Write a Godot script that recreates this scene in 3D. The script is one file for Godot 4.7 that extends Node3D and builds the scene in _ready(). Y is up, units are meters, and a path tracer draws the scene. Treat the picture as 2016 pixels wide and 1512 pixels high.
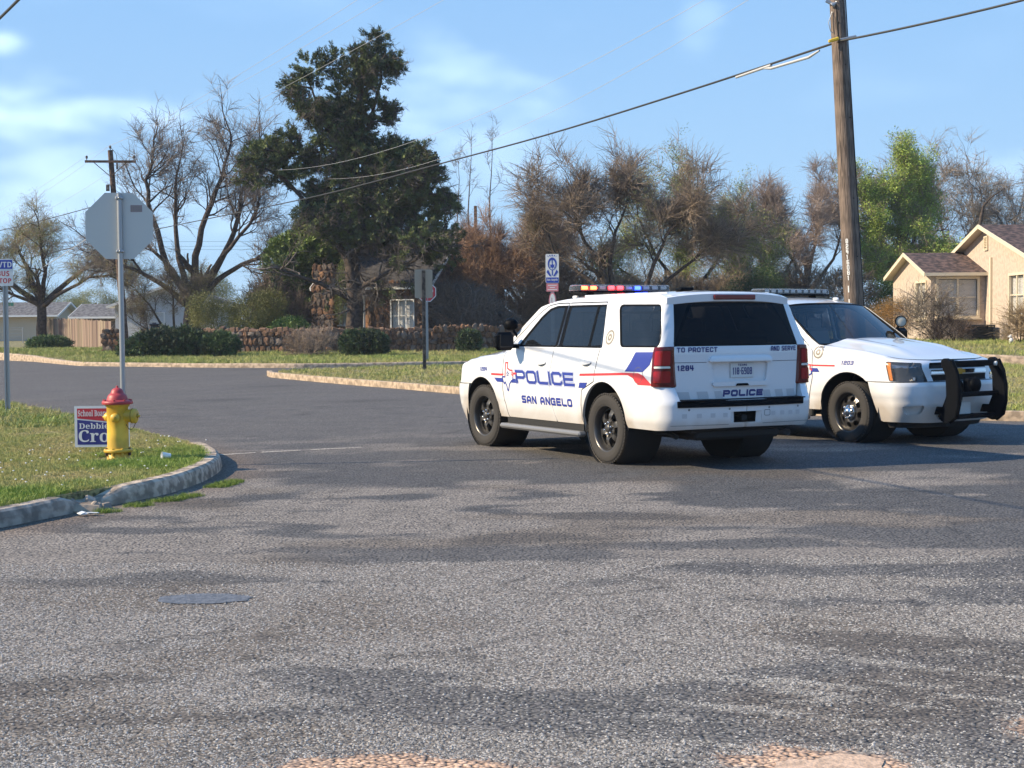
extends Node3D
# A street corner with two parked police utility vehicles. Right = +x, away from the camera = -z, metres.

var M := {}
var broad := FastNoiseLite.new()
var fine := FastNoiseLite.new()

func _ready() -> void:
	rng.seed = 20240317
	var cam := Camera3D.new()
	cam.name = "camera"
	cam.fov = 28.06
	cam.near = 0.1
	cam.far = 2500.0
	add_child(cam)
	cam.position = Vector3(0, 1.55, 0)
	cam.rotation = Vector3(-0.0397, 0, -0.0085)
	cam.current = true
	var env := Environment.new()
	env.background_mode = Environment.BG_SKY
	env.tonemap_mode = Environment.TONE_MAPPER_LINEAR
	env.tonemap_exposure = 1.6
	env.sdfgi_enabled = true
	env.ssao_enabled = true
	env.ssil_enabled = true
	env.sky = make_sky()
	env.background_energy_multiplier = .78
	env.fog_enabled = true
	env.fog_density = 0.00035
	env.fog_light_color = Color(.88, .90, .95)
	var we := WorldEnvironment.new()
	we.name = "world"
	we.environment = env
	add_child(we)
	var sun := DirectionalLight3D.new()
	sun.name = "sun"
	sun.light_energy = 1.6
	sun.light_angular_distance = 0.5
	sun.light_color = Color(1.0, .925, .80)
	sun.shadow_enabled = true
	add_child(sun)
	var el := deg_to_rad(32.0)
	var az := deg_to_rad(7.0)      # the sun stands to the left, a little behind the camera
	var to_sun := Vector3(-cos(az) * cos(el), sin(el), sin(az) * cos(el))
	sun.look_at_from_position(Vector3.ZERO, -to_sun, Vector3.UP)
	broad.seed = 11; broad.frequency = 0.11; broad.fractal_octaves = 3
	fine.seed = 5; fine.frequency = 0.55; fine.fractal_octaves = 3
	materials()
	ground_work()
	houses()
	walls_and_fences()
	trees()
	shrubs()
	poles_and_wires()
	signs()
	vehicles()
	grasses()

func make_sky() -> Sky:
	var m := ProceduralSkyMaterial.new()
	m.sky_top_color = Color(.36, .60, .875)
	m.sky_horizon_color = Color(.67, .81, .92)
	m.sky_curve = 0.22
	m.sky_energy_multiplier = 1.0
	m.ground_bottom_color = Color(.30, .29, .27)
	m.ground_horizon_color = Color(.55, .56, .56)
	m.sun_angle_max = 14.0
	m.sun_curve = 0.08
	m.sky_cover = clouds()
	m.sky_cover_modulate = Color(1, 1, 1, 1)
	var s := Sky.new()
	s.sky_material = m
	return s

func clouds() -> ImageTexture:
	var w := 2048
	var h := 1024
	var im := Image.create(w, h, false, Image.FORMAT_RGBA8)
	var a := FastNoiseLite.new()
	a.seed = 3; a.frequency = 1.0; a.fractal_octaves = 5; a.fractal_gain = .55
	var b := FastNoiseLite.new()
	b.seed = 9; b.frequency = 1.0; b.fractal_octaves = 3
	# soft banks seen from the corner: azimuth right of straight ahead, height, half sizes in degrees, strength
	var banks := [[-17.2, 7.6, 6.0, .95, .62], [-16.5, 5.4, 5.0, 1.1, .34], [-18.3, 9.9, .9, .38, .55], [-2.0, 8.3, 3.8, 2.3, .30], [-1.0, 6.4, 3.2, 2.2, .20], [7.0, 11.0, 1.0, 1.3, .15], [-15.0, 4.2, 7.0, 1.2, .25], [18.0, 5.2, 3.0, 1.0, .16]]
	for y in range(0, 512):
		var el := 90.0 - (y + .5) * 180.0 / h
		for x in w:
			var azd := wrapf((x + .5) * 360.0 / w, -180.0, 180.0)
			var u := azd
			var n := a.get_noise_2d(u * .16, el * .62) * .5 + .5
			var v := 0.0
			if el < 60.0:
				var veil := smoothstep(.58, .95, b.get_noise_2d(u * .045 + 40.0, el * .14) * .5 + .5) * .14 * smoothstep(60.0, 10.0, el)
				v = veil * n * 1.4
				if absf(azd) < 40.0 and el < 22.0:
					for k: Array in banks:
						var d: float = pow((azd - k[0]) / k[2], 2) + pow((el - k[1]) / k[3], 2)
						if d < 4.0:
							var e := exp(-d * 1.1)
							v = maxf(v, k[4] * smoothstep(.30, .85, n * .75 + e * .45 - .12) * minf(1.0, e * 2.2))
				elif el < 18.0:
					v = maxf(v, smoothstep(.62, .85, a.get_noise_2d(u * .10 + 9.0, el * .55) * .5 + .5) * .35 * smoothstep(1.0, 5.0, el))
			if v > .003: im.set_pixel(x, y, Color(.86, .90, .96, clampf(v, 0, 1)))
	return ImageTexture.create_from_image(im)

func materials() -> void:
	M.paint = mat(.70, .705, .71, .30)
	M.paint.vertex_color_use_as_albedo = true
	M.paint.clearcoat_enabled = true; M.paint.clearcoat = 1.0; M.paint.clearcoat_roughness = .04
	M.paint_dull = mat(.70, .71, .72, .4)
	M.black = mat(.0035, .0045, .0065, .5)
	M.black.metallic_specular = .16
	M.black_dull = mat(.012, .012, .012, .8)
	M.gap = mat(.10, .10, .11, .7)
	M.tyre = mat(.034, .031, .028, .9)
	M.rim = mat(.09, .085, .08, .32, .6)
	M.rim2 = mat(.085, .08, .075, .28, .7)
	M.chrome = mat(.75, .75, .75, .12, 1.0)
	M.step_grey = mat(.22, .22, .22, .4, .3)
	M.cabin = mat(.03, .03, .032, .8)
	M.cabin_grey = mat(.20, .19, .18, .8)
	M.blue = mat(.022, .040, .26, .4)
	M.blue_pale = mat(.30, .36, .62, .4)
	M.blue_dk = mat(.02, .03, .16, .4)
	M.red = mat(.55, .035, .04, .4)
	M.retro = mat(.52, .51, .51, .5)
	M.seal_a = mat(.62, .60, .55, .5)
	M.seal_b = mat(.22, .20, .17, .5)
	M.gold = mat(.62, .38, .06, .3, .6)
	M.amber = mat(.65, .20, .02, .2)
	M.red_dark = mat(.10, .006, .008, .08)
	M.red_lens = mat(.33, .010, .014, .06)
	M.red_brake = mat(.16, .012, .012, .15)
	M.mirror = mat(.02, .022, .025, .05)
	M.recess = mat(.38, .39, .40, .5)
	M.lens_spot = mat(.50, .48, .40, .2)
	M.lens_white = mat(.72, .70, .64, .15)
	M.lamp_dark = mat(.26, .26, .27, .3, .7)
	M.plate = mat(.62, .62, .60, .4)
	M.module = mat(.34, .36, .38, .2, .3)
	M.glass = pane(.86, .008, .010, .012)
	M.glass.metallic_specular = .5
	M.glass_rear = pane(.95, .002, .002, .003)
	M.glass_rear.metallic_specular = .28
	M.glass_front = pane(.20, .01, .016, .016)
	M.lens = pane(.08, .62, .62, .62)
	M.lens_clear = pane(.06, .6, .6, .6)
	M.glow_red = glow(Color(1.0, .06, .02), 7.0)
	M.glow_amber = glow(Color(1.0, .33, .03), 6.0)
	M.glow_blue = glow(Color(.06, .20, 1.0), 9.0)
	# road: bright chips bedded in dark binder; the large patches come with the mesh
	M.road = mat(1, 1, 1, .88)
	M.road.vertex_color_use_as_albedo = true
	M.road.albedo_texture = noise_tex(2048, .078, [[0.0, lin(.34, .33, .33)], [.3, lin(.50, .48, .46)], [.6, lin(.66, .63, .58)], [.85, lin(.88, .84, .77)], [1.0, lin(1, .98, .94)]], FastNoiseLite.TYPE_CELLULAR, 1, 0.0, 7, FastNoiseLite.RETURN_CELL_VALUE)
	M.road.detail_enabled = true
	M.road.detail_blend_mode = BaseMaterial3D.BLEND_MODE_MUL
	M.road.detail_albedo = noise_tex(2048, .078, [[0.0, lin(1, 1, 1)], [.34, lin(.95, .95, .95)], [.55, lin(.40, .39, .39)], [1.0, lin(.06, .06, .062)]], FastNoiseLite.TYPE_CELLULAR, 1, 0.0, 7, FastNoiseLite.RETURN_DISTANCE)
	M.road.heightmap_enabled = true
	M.road.heightmap_scale = 1.0
	M.road.heightmap_texture = noise_tex(2048, .078, [[0.0, g3(1)], [.5, g3(.75)], [1.0, g3(0)]], FastNoiseLite.TYPE_CELLULAR, 1, 0.0, 7, FastNoiseLite.RETURN_DISTANCE)
	M.chip = mat(1, 1, 1, .8)
	M.chip.vertex_color_use_as_albedo = true
	M.sand = surfaced(.55, .385, .27, .95, .35, .22, 14)
	M.smooth_tar = surfaced(.135, .136, .142, .55, .4, .35, 3)
	M.soil = surfaced(.30, .225, .16, .95, 2.0, .7, 4)
	M.kerb = surfaced(.42, .32, .225, .9, 1.4, .5, 21)
	M.kerb_warm = surfaced(.46, .36, .265, .9, 1.1, .6, 23)
	M.kerb_grey = surfaced(.37, .30, .235, .9, 1.4, .6, 22)
	M.lawn = surfaced(.26, .225, .095, .95, .55, .75, 31)
	M.blade = mat(1, 1, 1, .7)
	M.blade.vertex_color_use_as_albedo = true
	M.blade.backlight_enabled = true; M.blade.backlight = Color(.35, .35, .2)
	M.leaf = mat(1, 1, 1, .6)
	M.leaf.vertex_color_use_as_albedo = true
	M.leaf.backlight_enabled = true; M.leaf.backlight = Color(.4, .45, .2)
	M.needle = mat(1, 1, 1, .75)
	M.needle.vertex_color_use_as_albedo = true
	M.bark = surfaced(.075, .055, .043, .95, 1.2, .6, 41)
	M.bark_grey = surfaced(.13, .11, .095, .95, 1.2, .6, 42)
	M.bark_red = surfaced(.12, .075, .052, .95, 1.2, .6, 43)
	M.twig = mat(1, 1, 1, .9)
	M.twig.vertex_color_use_as_albedo = true
	M.pole_wood = surfaced(.205, .155, .122, .95, 1.0, .6, 44, Vector3(9, .35, 9))
	M.galv = mat(.36, .37, .38, .42, .7)
	M.sign_back = mat(.60, .58, .53, .55)
	M.sign_back2 = mat(.30, .27, .22, .6, .1)
	M.sign_white = mat(.72, .72, .70, .5)
	M.sign_red = mat(.52, .03, .045, .45)
	M.sign_pink = mat(.62, .22, .25, .45)
	M.sign_blue = mat(.025, .06, .36, .45)
	M.paint_line = surfaced(.52, .47, .40, .9, .25, .6, 24)
	M.sign_navy = mat(.03, .035, .20, .5)
	M.sticker = mat(.30, .22, .22, .6)
	M.hyd_yellow = surfaced(.78, .48, .05, .45, 3.0, .25, 51)
	M.hyd_red = surfaced(.42, .045, .05, .5, 3.0, .25, 52)
	M.wire = mat(.025, .025, .025, .6)
	M.wire_bright = mat(.46, .47, .48, .5, .2)
	M.stucco = surfaced(.49, .40, .32, .9, 1.5, .12, 61)
	M.trim_cream = mat(.66, .57, .42, .6)
	M.shingle = surfaced(.095, .058, .048, .95, 2.2, .8, 62)
	M.shingle_grey = surfaced(.14, .135, .135, .95, 2.2, .6, 63)
	M.shingle_dark = surfaced(.055, .05, .048, .95, 2.2, .7, 64)
	M.pane_house = pane(.22, .10, .13, .15)
	M.blind = mat(.84, .82, .78, .8)
	M.ac = mat(.035, .042, .045, .5, .3)
	M.mortar = surfaced(.20, .13, .09, .95, 2.0, .5, 71)
	M.brick_dark = surfaced(.12, .06, .042, .95, 1.0, .5, 72)
	M.stone = mat(1, 1, 1, .92)
	M.stone.vertex_color_use_as_albedo = true
	M.board = mat(1, 1, 1, .92)
	M.board.vertex_color_use_as_albedo = true
	M.siding = mat(.55, .56, .58, .7)
	M.siding_beige = mat(.52, .44, .33, .8)
	M.white = mat(.78, .77, .74, .6)
	M.bin_green = mat(.05, .13, .10, .5)
	M.bin_navy = mat(.012, .016, .028, .5)

func pane(alpha: float, r: float, g: float, b: float) -> StandardMaterial3D:
	var m := mat(r, g, b, .03)
	var c := m.albedo_color
	c.a = alpha
	m.albedo_color = c
	m.transparency = BaseMaterial3D.TRANSPARENCY_ALPHA
	return m

func glow(c: Color, e: float) -> StandardMaterial3D:
	var m := mat(.5, .5, .5, .3)
	m.emission_enabled = true
	m.emission = c
	m.emission_energy_multiplier = e
	return m

var grain_tex := {}
func surfaced(r: float, g: float, b: float, rough: float, rep: float, contrast: float, sd: int, scale := Vector3.ONE) -> StandardMaterial3D:
	# colour broken up by a tiling grain in world space, with slight relief
	var key := "%d_%.2f" % [sd % 3, snappedf(contrast, .1)]
	if not grain_tex.has(key):
		var lo := 1.0 - contrast
		grain_tex[key] = [noise_tex(512, .012, [[0.0, g3(lo * .7 + .1).linear_to_srgb()], [.38, g3(lo).linear_to_srgb()], [.62, g3(1.0).linear_to_srgb()], [1.0, g3(1.0).linear_to_srgb()]], FastNoiseLite.TYPE_SIMPLEX_SMOOTH, 6, 0.0, sd),
			noise_tex(512, .03, [], FastNoiseLite.TYPE_SIMPLEX_SMOOTH, 5, 0.0, sd + 100)]
	var m := mat(minf(1, r * (1 + contrast * .35)), minf(1, g * (1 + contrast * .35)), minf(1, b * (1 + contrast * .35)), rough)
	m.albedo_texture = grain_tex[key][0]
	m.heightmap_enabled = true
	m.heightmap_texture = grain_tex[key][1]
	m.heightmap_scale = 1.2 * contrast
	m.uv1_triplanar = true
	m.uv1_world_triplanar = true
	m.uv1_scale = scale / rep
	return m

# ------------------------------------------------------------------ helpers
class MB:
	var v := PackedVector3Array()
	var n := PackedVector3Array()
	var c := PackedColorArray()
	var uv := PackedVector2Array()
	var col = null
	func tri(a: Vector3, b: Vector3, d: Vector3, na: Vector3, nb: Vector3, nd: Vector3) -> void:
		if (b - a).cross(d - a).dot(na + nb + nd) > 0.0:
			v.append(a); v.append(d); v.append(b); n.append(na); n.append(nd); n.append(nb)
		else:
			v.append(a); v.append(b); v.append(d); n.append(na); n.append(nb); n.append(nd)
		if col != null:
			c.append(col); c.append(col); c.append(col)
	func flat(a: Vector3, b: Vector3, d: Vector3, out: Vector3) -> void:
		var q := (b - a).cross(d - a)
		if q.length_squared() < 1e-16:
			return
		q = q.normalized()
		if q.dot(out) < 0.0:
			q = -q
		tri(a, b, d, q, q, q)
	func quad(a: Vector3, b: Vector3, d: Vector3, e: Vector3, out: Vector3) -> void:
		flat(a, b, d, out)
		flat(a, d, e, out)
	func box(at: Vector3, size: Vector3, basis := Basis(), bev := 0.0) -> void:
		var h := size * 0.5
		if bev <= 0.0:
			for ax in 3:
				for s: float in [-1.0, 1.0]:
					var o := Vector3(); o[ax] = s
					var b1 := Vector3(); b1[(ax + 1) % 3] = 1.0
					var b2 := Vector3(); b2[(ax + 2) % 3] = 1.0
					var q := []
					for k: Array in [[-1, -1], [1, -1], [1, 1], [-1, 1]]:
						q.append(at + basis * ((o + b1 * k[0] + b2 * k[1]) * h))
					quad(q[0], q[1], q[2], q[3], basis * o)
			return
		bev = minf(bev, minf(h.x, minf(h.y, h.z)) * 0.9)
		var g := h - Vector3.ONE * bev
		for ax in 3:
			var j := (ax + 1) % 3
			var l := (ax + 2) % 3
			for s: float in [-1.0, 1.0]:
				var q := []
				for k: Array in [[-1, -1], [1, -1], [1, 1], [-1, 1]]:
					var p := Vector3(); p[ax] = s * h[ax]; p[j] = k[0] * g[j]; p[l] = k[1] * g[l]
					q.append(at + basis * p)
				var o := Vector3(); o[ax] = s
				quad(q[0], q[1], q[2], q[3], basis * o)
				for s2: float in [-1.0, 1.0]:
					var r := []
					for k: float in [-1.0, 1.0]:
						var p := Vector3(); p[ax] = s * h[ax]; p[j] = s2 * g[j]; p[l] = k * g[l]
						var p2 := Vector3(); p2[ax] = s * g[ax]; p2[j] = s2 * h[j]; p2[l] = k * g[l]
						r.append(at + basis * p); r.append(at + basis * p2)
					var o2 := Vector3(); o2[ax] = s; o2[j] = s2
					quad(r[0], r[1], r[3], r[2], basis * o2)
		for sx: float in [-1.0, 1.0]:
			for sy: float in [-1.0, 1.0]:
				for sz: float in [-1.0, 1.0]:
					var s := Vector3(sx, sy, sz)
					flat(at + basis * (s * Vector3(h.x, g.y, g.z)), at + basis * (s * Vector3(g.x, h.y, g.z)), at + basis * (s * Vector3(g.x, g.y, h.z)), basis * s)
	func tube(p: PackedVector3Array, r: PackedFloat32Array, k: int, cap := true) -> void:
		var m := p.size()
		var up := Vector3.UP
		var d0 := (p[1] - p[0]).normalized()
		if absf(d0.dot(up)) > 0.9:
			up = Vector3.RIGHT
		var a := d0.cross(up).normalized()
		var rp: PackedVector3Array
		var rn: PackedVector3Array
		for i in m:
			var d := (p[mini(i + 1, m - 1)] - p[maxi(i - 1, 0)]).normalized()
			a = (a - d * a.dot(d)).normalized()
			var b := d.cross(a)
			var cp := PackedVector3Array()
			var cn := PackedVector3Array()
			for j in k:
				var w := TAU * j / k
				var q := a * cos(w) + b * sin(w)
				cn.append(q); cp.append(p[i] + q * r[i])
			if i > 0:
				for j in k:
					var j2 := (j + 1) % k
					tri(rp[j], rp[j2], cp[j2], rn[j], rn[j2], cn[j2])
					tri(rp[j], cp[j2], cp[j], rn[j], cn[j2], cn[j])
			if cap and (i == 0 or i == m - 1) and r[i] > 0.0005:
				var nd := -d if i == 0 else d
				for j in k:
					tri(p[i], cp[j], cp[(j + 1) % k], nd, nd, nd)
			rp = cp; rn = cn
	func lathe(prof: Array, xf: Transform3D, seg := 24, sharp := 0.5, span := TAU) -> void:
		# prof: Vector2(radius, height along xf.y)
		var m := prof.size()
		for i in m - 1:
			var a: Vector2 = prof[i]
			var b: Vector2 = prof[i + 1]
			var e := b - a
			if e.length() < 1e-6:
				continue
			var t := Vector2(e.y, -e.x).normalized()
			var ta := t
			var tb := t
			if i > 0:
				var e0: Vector2 = a - prof[i - 1]
				var t0 := Vector2(e0.y, -e0.x).normalized()
				if t0.dot(t) > sharp: ta = (t + t0).normalized()
			if i < m - 2:
				var e2: Vector2 = prof[i + 2] - b
				var t2 := Vector2(e2.y, -e2.x).normalized()
				if t2.dot(t) > sharp: tb = (t + t2).normalized()
			for j in seg:
				var w0 := span * j / seg
				var w1 := span * (j + 1) / seg
				var u0 := Vector3(cos(w0), 0, sin(w0))
				var u1 := Vector3(cos(w1), 0, sin(w1))
				var p := [u0 * a.x + Vector3.UP * a.y, u1 * a.x + Vector3.UP * a.y, u1 * b.x + Vector3.UP * b.y, u0 * b.x + Vector3.UP * b.y]
				var q := [u0 * ta.x + Vector3.UP * ta.y, u1 * ta.x + Vector3.UP * ta.y, u1 * tb.x + Vector3.UP * tb.y, u0 * tb.x + Vector3.UP * tb.y]
				for x in 4:
					p[x] = xf * p[x]; q[x] = xf.basis * q[x]
				if a.x > 1e-6: tri(p[0], p[1], p[2], q[0], q[1], q[2])
				if b.x > 1e-6: tri(p[0], p[2], p[3], q[0], q[2], q[3])
	func ball(at: Vector3, r: Vector3, k := 12, basis := Basis()) -> void:
		var pr := []
		for i in k / 2 + 1:
			var w := -PI / 2 + PI * i / (k / 2)
			pr.append(Vector2(cos(w), sin(w)))
		lathe(pr, Transform3D(basis * Basis.from_scale(r), at), k)
	func mesh() -> ArrayMesh:
		var ar := []
		ar.resize(Mesh.ARRAY_MAX)
		ar[Mesh.ARRAY_VERTEX] = v
		ar[Mesh.ARRAY_NORMAL] = n
		if c.size() == v.size() and v.size(): ar[Mesh.ARRAY_COLOR] = c
		if uv.size() == v.size() and v.size(): ar[Mesh.ARRAY_TEX_UV] = uv
		var m := ArrayMesh.new()
		if v.size(): m.add_surface_from_arrays(Mesh.PRIMITIVE_TRIANGLES, ar)
		return m

var taken := {}
var rng := RandomNumberGenerator.new()

func numbered(called: String) -> String:
	if not taken.has(called):
		taken[called] = 0
		return called
	taken[called] += 1
	return "%s_%03d" % [called, taken[called]]

func thing(called: String, label: String, category: String, at := Vector3.ZERO, turn := 0.0, group := "") -> Node3D:
	var o := Node3D.new()
	o.name = numbered(called)
	add_child(o)
	o.position = at
	o.rotation.y = turn
	tag(o, label, category, group)
	return o

func tag(o: Node, label: String, category: String, group := "") -> void:
	o.set_meta("label", label)
	o.set_meta("category", category)
	if group: o.set_meta("group", group)

func part(called: String, m, mat: Material, parent: Node) -> MeshInstance3D:
	var o := MeshInstance3D.new()
	o.mesh = m.mesh() if m is MB else m
	o.material_override = mat
	o.name = numbered(called) if parent == self else called
	parent.add_child(o, true)
	return o

func pnode(called: String, parent: Node, at := Vector3.ZERO) -> Node3D:
	var o := Node3D.new()
	o.name = called
	parent.add_child(o, true)
	o.position = at
	return o

func struct(called: String, m, mat: Material) -> MeshInstance3D:
	var o := part(called, m, mat, self)
	o.set_meta("kind", "structure")
	return o

func many(called: String, mesh: Mesh, mat: Material, xs: Array, cs: Array, parent: Node) -> MultiMeshInstance3D:
	var mm := MultiMesh.new()
	mm.transform_format = MultiMesh.TRANSFORM_3D
	mm.use_colors = cs.size() > 0
	mm.mesh = mesh
	mm.instance_count = xs.size()
	for i in xs.size():
		mm.set_instance_transform(i, xs[i])
		if cs.size(): mm.set_instance_color(i, cs[i])
	var o := MultiMeshInstance3D.new()
	o.multimesh = mm
	o.set_meta("kind", "stuff")
	o.material_override = mat
	o.name = numbered(called) if parent == self else called
	parent.add_child(o, true)
	return o

func lin(r: float, g: float, b: float) -> Color:
	return Color(r, g, b).linear_to_srgb()

func mat(r: float, g: float, b: float, rough := 0.8, metal := 0.0) -> StandardMaterial3D:
	var m := StandardMaterial3D.new()
	m.albedo_color = lin(r, g, b)
	m.roughness = rough
	m.metallic = metal
	return m

func noise_tex(size: int, freq: float, ramp: Array, type := FastNoiseLite.TYPE_SIMPLEX_SMOOTH, oct := 4, normal := 0.0, sd := 1, cell := 0) -> NoiseTexture2D:
	var f := FastNoiseLite.new()
	f.noise_type = type
	f.frequency = freq
	f.seed = sd
	f.fractal_octaves = oct
	if oct <= 1: f.fractal_type = FastNoiseLite.FRACTAL_NONE
	if type == FastNoiseLite.TYPE_CELLULAR:
		f.cellular_return_type = cell as FastNoiseLite.CellularReturnType
	var t := NoiseTexture2D.new()
	t.width = size; t.height = size
	t.seamless = true
	t.noise = f
	t.generate_mipmaps = false
	if normal > 0.0:
		t.as_normal_map = true
		t.bump_strength = normal
	elif ramp.size():
		var g := Gradient.new()
		var off := PackedFloat32Array()
		var cl := PackedColorArray()
		for k: Array in ramp:
			off.append(k[0]); cl.append(k[1])
		g.offsets = off; g.colors = cl
		t.color_ramp = g
	return t

func g3(v: float) -> Color: return Color(v, v, v)

# interpolation table over a set of (x, y) knots, softened
class Tab:
	var lo := 0.0
	var st := 0.01
	var a := PackedFloat32Array()
	func _init(k: Array, blur := 3, step := 0.01) -> void:
		lo = k[0].x - 0.2; st = step
		var m := int((k[-1].x + 0.2 - lo) / st) + 1
		for i in m:
			var x := lo + i * st
			var y: float = k[0].y
			if x >= k[-1].x: y = k[-1].y
			else:
				for j in k.size() - 1:
					if x >= k[j].x and x < k[j + 1].x:
						y = lerpf(k[j].y, k[j + 1].y, (x - k[j].x) / (k[j + 1].x - k[j].x))
			a.append(y)
		for b in blur:
			var q := a.duplicate()
			for i in range(1, m - 1): q[i] = (a[i - 1] + a[i] + a[i + 1]) / 3.0
			a = q
	func at(x: float) -> float:
		var t := clampf((x - lo) / st, 0.0, a.size() - 1.001)
		var i := int(t)
		return lerpf(a[i], a[i + 1], t - i)

# ---- flat outlines laid on any surface
func cut_hole(poly: PackedVector2Array, hole: PackedVector2Array, out: Array) -> void:
	var res := Geometry2D.clip_polygons(poly, hole)
	var bad := false
	for r in res:
		if Geometry2D.is_polygon_clockwise(r): bad = true
	if not bad:
		for r in res: out.append(r)
		return
	var cx := 0.0
	for p in hole: cx += p.x
	cx /= hole.size()
	for s: float in [-1.0, 1.0]:
		var half := PackedVector2Array([Vector2(cx, -1e3), Vector2(cx + s * 1e3, -1e3), Vector2(cx + s * 1e3, 1e3), Vector2(cx, 1e3)])
		for q in Geometry2D.intersect_polygons(poly, half):
			for r in Geometry2D.clip_polygons(q, hole): out.append(r)

func pieces(outs: Array, holes: Array, step: float) -> Array:
	var res := []
	for o: PackedVector2Array in outs:
		if o.size() < 3: continue
		var bb := Rect2(o[0], Vector2.ZERO)
		for p in o: bb = bb.expand(p)
		var nx := int(ceil(bb.size.x / step)) if step > 0.0 else 1
		var ny := int(ceil(bb.size.y / step)) if step > 0.0 else 1
		nx = maxi(nx, 1); ny = maxi(ny, 1)
		var d := bb.size / Vector2(nx, ny)
		var hb := []
		for h: PackedVector2Array in holes:
			var b := Rect2(h[0], Vector2.ZERO)
			for p in h: b = b.expand(p)
			hb.append(b)
		for i in nx:
			for j in ny:
				var p0 := bb.position + Vector2(i, j) * d
				var cell := PackedVector2Array([p0, p0 + Vector2(d.x, 0), p0 + d, p0 + Vector2(0, d.y)])
				var cr := Rect2(p0, d)
				var now: Array = Geometry2D.intersect_polygons(cell, o)
				for h in holes.size():
					if not hb[h].intersects(cr, true): continue
					var nxt := []
					for q in now: cut_hole(q, holes[h], nxt)
					now = nxt
				res.append_array(now)
	return res

func nrm(f: Callable, p: Vector2, e: float) -> Vector3:
	var a: Vector3 = f.call(p + Vector2(e, 0)) - f.call(p - Vector2(e, 0))
	var b: Vector3 = f.call(p + Vector2(0, e)) - f.call(p - Vector2(0, e))
	return a.cross(b).normalized()

# outs/holes laid on f; ctr is a point behind the surface; f2, if given, is the same surface deeper: edges get walls down to it
func sheet(mb: MB, outs: Array, holes: Array, step: float, f: Callable, ctr: Vector3, f2 = null, walls := 0, e := 0.004) -> void:
	for q: PackedVector2Array in pieces(outs, holes, step):
		var ix := Geometry2D.triangulate_polygon(q)
		if ix.is_empty(): continue
		var pv := PackedVector3Array()
		var pn := PackedVector3Array()
		for p in q:
			var w: Vector3 = f.call(p)
			var nn := nrm(f, p, e)
			if nn.dot(w - ctr) < 0.0: nn = -nn
			pv.append(w); pn.append(nn)
		for k in range(0, ix.size(), 3):
			mb.tri(pv[ix[k]], pv[ix[k + 1]], pv[ix[k + 2]], pn[ix[k]], pn[ix[k + 1]], pn[ix[k + 2]])
	if f2 != null:
		for side in range(mini(walls, 1), 2):
			for o: PackedVector2Array in (holes if side else outs):
				var mid := Vector2.ZERO
				for p in o: mid += p
				mid /= o.size()
				for k in o.size():
					var a := o[k]
					var b := o[(k + 1) % o.size()]
					var m := maxi(1, int(a.distance_to(b) / maxf(step, 0.02)))
					for t in m:
						var p := a.lerp(b, float(t) / m)
						var r := a.lerp(b, float(t + 1) / m)
						if walls == 2 and absf(f.call(p).z) < .004 and absf(f.call(r).z) < .004: continue
						var ev: Vector3 = f.call(p) - f.call(p.lerp(mid, 0.02))
						if side: ev = -ev
						mb.quad(f.call(p), f.call(r), f2.call(r), f2.call(p), ev)

func rect2(x0: float, y0: float, x1: float, y1: float) -> PackedVector2Array:
	return PackedVector2Array([Vector2(x0, y0), Vector2(x1, y0), Vector2(x1, y1), Vector2(x0, y1)])

func pv2(a: Array) -> PackedVector2Array:
	var r := PackedVector2Array()
	for i in range(0, a.size(), 2): r.append(Vector2(a[i], a[i + 1]))
	return r

func ell(cx: float, cy: float, rx: float, ry: float, k := 20, ph := 0.0) -> PackedVector2Array:
	var r := PackedVector2Array()
	for i in k: r.append(Vector2(cx + rx * cos(TAU * i / k + ph), cy + ry * sin(TAU * i / k + ph)))
	return r

func soft(poly: PackedVector2Array, r: float, k := 3) -> PackedVector2Array:   # rounded corners
	var out := PackedVector2Array()
	var m := poly.size()
	for i in m:
		var p := poly[i]
		var a := poly[(i + m - 1) % m] - p
		var b := poly[(i + 1) % m] - p
		var d := minf(r, minf(a.length(), b.length()) * 0.45)
		var p0 := p + a.normalized() * d
		var p1 := p + b.normalized() * d
		for j in k + 1:
			var t := float(j) / k
			out.append(p0.lerp(p, t).lerp(p.lerp(p1, t), t))
	return out

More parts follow.
